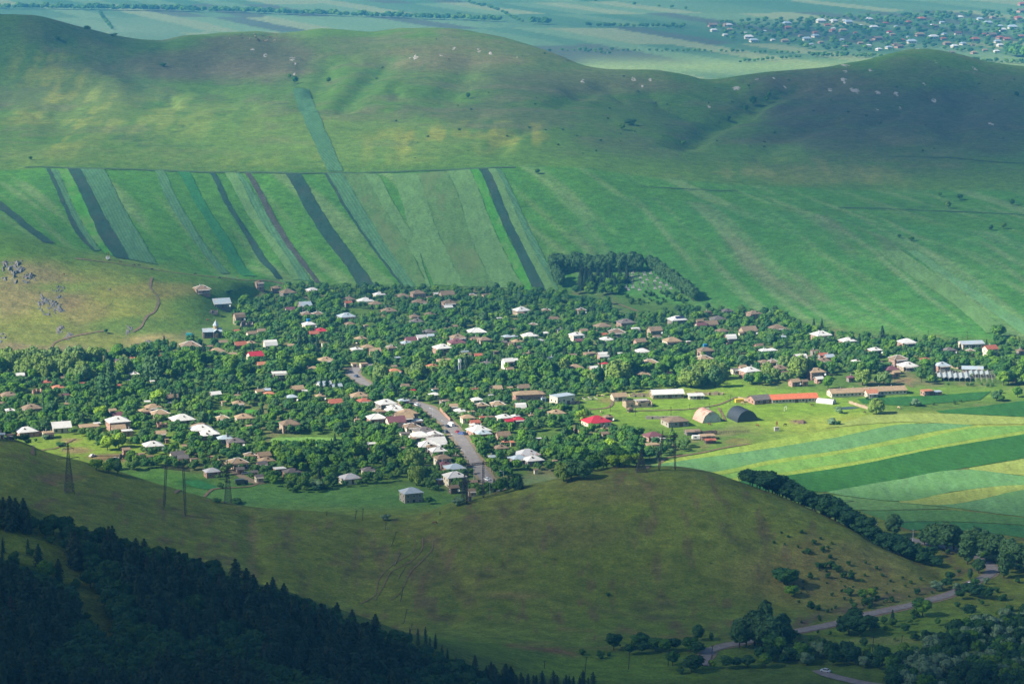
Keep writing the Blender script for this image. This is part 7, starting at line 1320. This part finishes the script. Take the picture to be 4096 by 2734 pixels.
def farhouse(x, v, w, c):
    a, t_ = ray(x, v); X, Y, Z = ground(x, v, 3.5, 3400); Z = h1(X, Y); W = w * mpp(Y) / 1.15
    st = 'g' if c in 'bm' else 'h'
    if (c, st) not in FM:
        rm = ROOF[c]; FM[(c, st)] = (wall_mesh(1, .75, .26, st, .2, .2).mesh('wall', WALL['p' if c in 'brt' else 'e']), roof_mesh(1, .75, .26, st, .2, .05, .012).mesh('roof', rm))
    t = empty('distant_house', (X, Y, Z), R(fr.uniform(5, 40))); t.scale = (W, W, W * 1.1)
    link('wall', FM[(c, st)][0], t); link('roof', FM[(c, st)][1], t)
    for dx_ in (-.28, 0, .28): link('window', WIND, t, (dx_, -.378, .12), 0, (.1, .01, .1))
    FV.append(dict(o=t, px=x, v=v, col=c, st=st))
for q in FH: farhouse(*q)
FMARK = [('the right summit', 3700, 203), ("the town's left end", 2850, 110), ('the top corner', 4096, 20), ('the far ravine', 3300, 215), ("the town's middle", 3500, 130), ('the right edge', 4096, 150), ('the far tall trees', 4060, 215)]
_m = MARKS; MARKS = FMARK; place_label(FV, lambda q: f"far house with {RNAME[q['col']]} {'hipped' if q['st'] == 'h' else 'gabled'} roof"); MARKS = _m
for q in FV: tag(q['o'], None, 'house', 'houses of the far village in the haze')
FX = np.array([q['o'].location.x for q in FV]); FY = np.array([q['o'].location.y for q in FV])
def fartree(X, Y, Z, a, v, z):
    dy = FY - Y; m = (np.abs(FX - X) < 8.5) & (dy > -9) & (dy < 130); h = r2.uniform(5, 8.5)
    if m.any():
        if (dy[m] < 9).any(): return
        h = min(h, .9 + .075 * (dy[m].min() - 6))
        if h < 2.2: return
    addt('broadleaf_tree', X, Y, h, z, 1.6, Z)
scatter(FPOLY, 25, fartree, 'far village', 15, yr=(3500, 5300))

# ------------------------------------------------------------------ the largest 300 of each kind stand as trees of their own, the rest as one mass per kind
LIM = {'broadleaf_tree': 300, 'dark_broadleaf_tree': 300, 'orchard_tree': 280, 'pine_tree': 300, 'bush': 280, 'willow_tree': 120}
ZL = {'village': 'in the village', 'forest': 'in the dark forest on the near left slope', 'clearing': 'in the grassy clearing at lower left', 'bottom edge': 'tip along the bottom edge of the picture', 'wood edge': 'at the right edge of the near wood', 'roadside': 'beside the curving country road', 'bank': 'on the bank behind the crest of the dark hill', 'poplar row': 'in the row at the far right', 'lower right wood': 'in the dark wood at lower right',
      'meadow bushes': 'in the meadow below the curving road', 'heath scrub': 'dotted on the heathy flank of the dark hill', 'cemetery row': 'in the tall row round the cemetery', 'cemetery': 'inside the cemetery', 'upper hill scrub': 'scattered on the upper hills', 'field margin': 'on the margin of the right crop fields', 'garden': 'in the gardens at the lower village edge', 'far tree line': 'in the hazy tree line of the far plain', 'far village': 'in the hazy far village'}
KL = {'broadleaf_tree': 'broadleaf tree', 'dark_broadleaf_tree': 'dark leafy tree', 'orchard_tree': 'small orchard tree', 'willow_tree': 'pale willow', 'acacia_tree': 'yellow-green tree', 'poplar_tree': 'columnar poplar', 'tall_poplar_tree': 'tall poplar', 'spruce_tree': 'dark spruce', 'pine_tree': 'dark pine', 'dead_pine_tree': 'reddish dead pine', 'bush': 'bush', 'silver_bush': 'pale bush'}
byk = {}
for t_ in TREES: byk.setdefault(t_[0], []).append(t_)
AREAS = [('left of the poplar clump', lambda x, v: x < 560), ('between church and upper road bend', lambda x, v: x < 1450 and v < 1560), ('left of the garden plot', lambda x, v: x < 1040), ('between garden plot and main road', lambda x, v: x < 1760 and v > 1600), ('around the upper main road', lambda x, v: x < 1900), ('right of the lower main road', lambda x, v: v > 1640), ('in the tree belt above the farm', lambda x, v: v > 1480), ('below the cemetery', lambda x, v: x < 2900), ('on the right side above the barns', lambda x, v: True)]
IND = []; LABT = []
for k, l in byk.items():
    spec = [t_ for t_ in l if len(t_[6]) > 20 or t_[6] not in ZL]; rest = [t_ for t_ in l if t_[6] in ZL]
    def show(t_):
        px_, pv_ = proj(t_[1], t_[2], t_[3] + t_[4] * .7); return (t_[4] / t_[2]) * (1 if -20 < px_ < 4116 and pv_ < 2740 else 0) * (.55 if t_[6] == 'forest' and t_[2] < 990 else 1)
    rest.sort(key=show, reverse=True); nn_ = max(0, LIM.get(k, 200) - len(spec)); ind = spec + rest[:nn_]; mass = [t_ for t_ in rest[nn_:] if show(t_) > 0 or r2.random() < .35 or t_[6] == 'forest']
    K_ = KINDM[k]
    for i, (kd, X, Y, Z, h, w, zone) in enumerate(ind):
        t = empty(k, (X, Y, Z - .1), r2.uniform(0, 6.28)); t.scale = (h * w, h * w, h)
        link('crown', K_['hi'][i % len(K_['hi'])], t); link('trunk', K_['trunk'], t)
        cat = 'bush' if 'bush' in k else 'tree'
        if zone in ZL:
            px_, pv_ = proj(X, Y, Z)
            if zone == 'village': lab = f"{KL[k]} {next(n_ for n_, f in AREAS if f(px_, pv_))}"
            elif zone == 'forest':
                ev_ = np.interp(px_, [0, 350, 700, 1050, 1400, 1700, 1950], [2058, 2170, 2272, 2390, 2520, 2652, 2735])
                wh_ = 'left of the grassy clearing' if px_ < np.interp(pv_, [2100, 2330, 2570], [150, 330, 430]) and pv_ > 2180 else ('along the upper left edge of the near forest' if px_ < 700 else 'along the upper middle edge of the near forest' if px_ < 1300 else 'at the right tip of the near forest') if pv_ - ev_ < 75 or px_ > 1500 else 'just right of the grassy clearing' if px_ < 640 and pv_ < 2560 else 'below the grassy clearing at lower left' if px_ < 700 else 'deep in the middle of the near forest' if px_ < 1150 else 'in the right half of the near forest'
                lab = f"{KL[k]} {wh_}"
            else: lab = f"{KL[k]} {ZL[zone]}"
            tag(t, lab, cat, lab.replace(KL[k], KL[k] + ('es' if KL[k].endswith('sh') else 's'), 1))
        else: tag(t, zone, cat)
        IND.append((t, k, X, Y, Z, h, zone))
        if zone in ZL and zone not in ('forest', 'far tree line', 'far village', 'heath scrub'):
            px_, pv_ = proj(X, Y, Z); LABT.append(dict(o=t, px=px_, v=pv_, k=k, sz='tall ' if h > 8 else 'low ' if h < (4 if 'bush' not in k else 2) else 'middling '))
    if mass:
        VV, FF, AA, nb = [], [], [], 0
        for i, (kd, X, Y, Z, h, w, zone) in enumerate(mass):
            V_, F_ = K_['lo'][i % 4]; a = r2.uniform(0, 6.28); ca, sa = math.cos(a), math.sin(a)
            P = np.stack([(V_[:, 0] * ca - V_[:, 1] * sa) * h * w + X, (V_[:, 0] * sa + V_[:, 1] * ca) * h * w + Y, V_[:, 2] * h + Z - .1], 1)
            VV.append(P); FF.append(F_ + nb); AA.append(np.full((len(P), 3), r2.random())); nb += len(P)
        o = link({'broadleaf_tree': 'woodland', 'dark_broadleaf_tree': 'dark_woodland', 'orchard_tree': 'orchard_growth', 'pine_tree': 'pine_wood', 'bush': 'scrub'}.get(k, k.replace('_tree', '') + '_grove'), np_mesh(k + '_mass', np.concatenate(VV), np.concatenate(FF), K_['ms'], attr=np.concatenate(AA)))
        tag(o, f"dense mass of further {KL[k]} growth filling the village and slopes", kind='stuff')
        print('MASS', k, len(mass))
    print('TREES', k, len(ind))
MARKS = MARKS + [('the hill crest', 2600, 1880), ('the curving-road car', 3880, 2340), ('the sharp road bend', 3960, 2280), ('the lone flank trees', 3145, 2340), ('the near road end', 2830, 2620), ('the bottom right corner', 4090, 2720), ('the bottom road', 3400, 2720), ('the tallest roadside poplars', 3060, 2570), ('the forest clearing', 300, 2250), ('the hangar-side red shed', 2845, 1757), ('the pond bush', 3357, 1650), ('the short broad pylon', 3367, 2040), ('the large roadside tree', 3420, 2520), ('the poplar row', 4000, 2230)]
place_label(LABT, lambda q: q['sz'] + KL[q['k']].replace('small ', ''))
print('HOUSES', sum(1 for h in HOUSES if h[4]['name'] == 'house'), 'SHEDS', sum(1 for h in HOUSES if h[4]['name'] == 'shed'), 'FAR', len(FV), 'OBJ', len(bpy.data.objects))
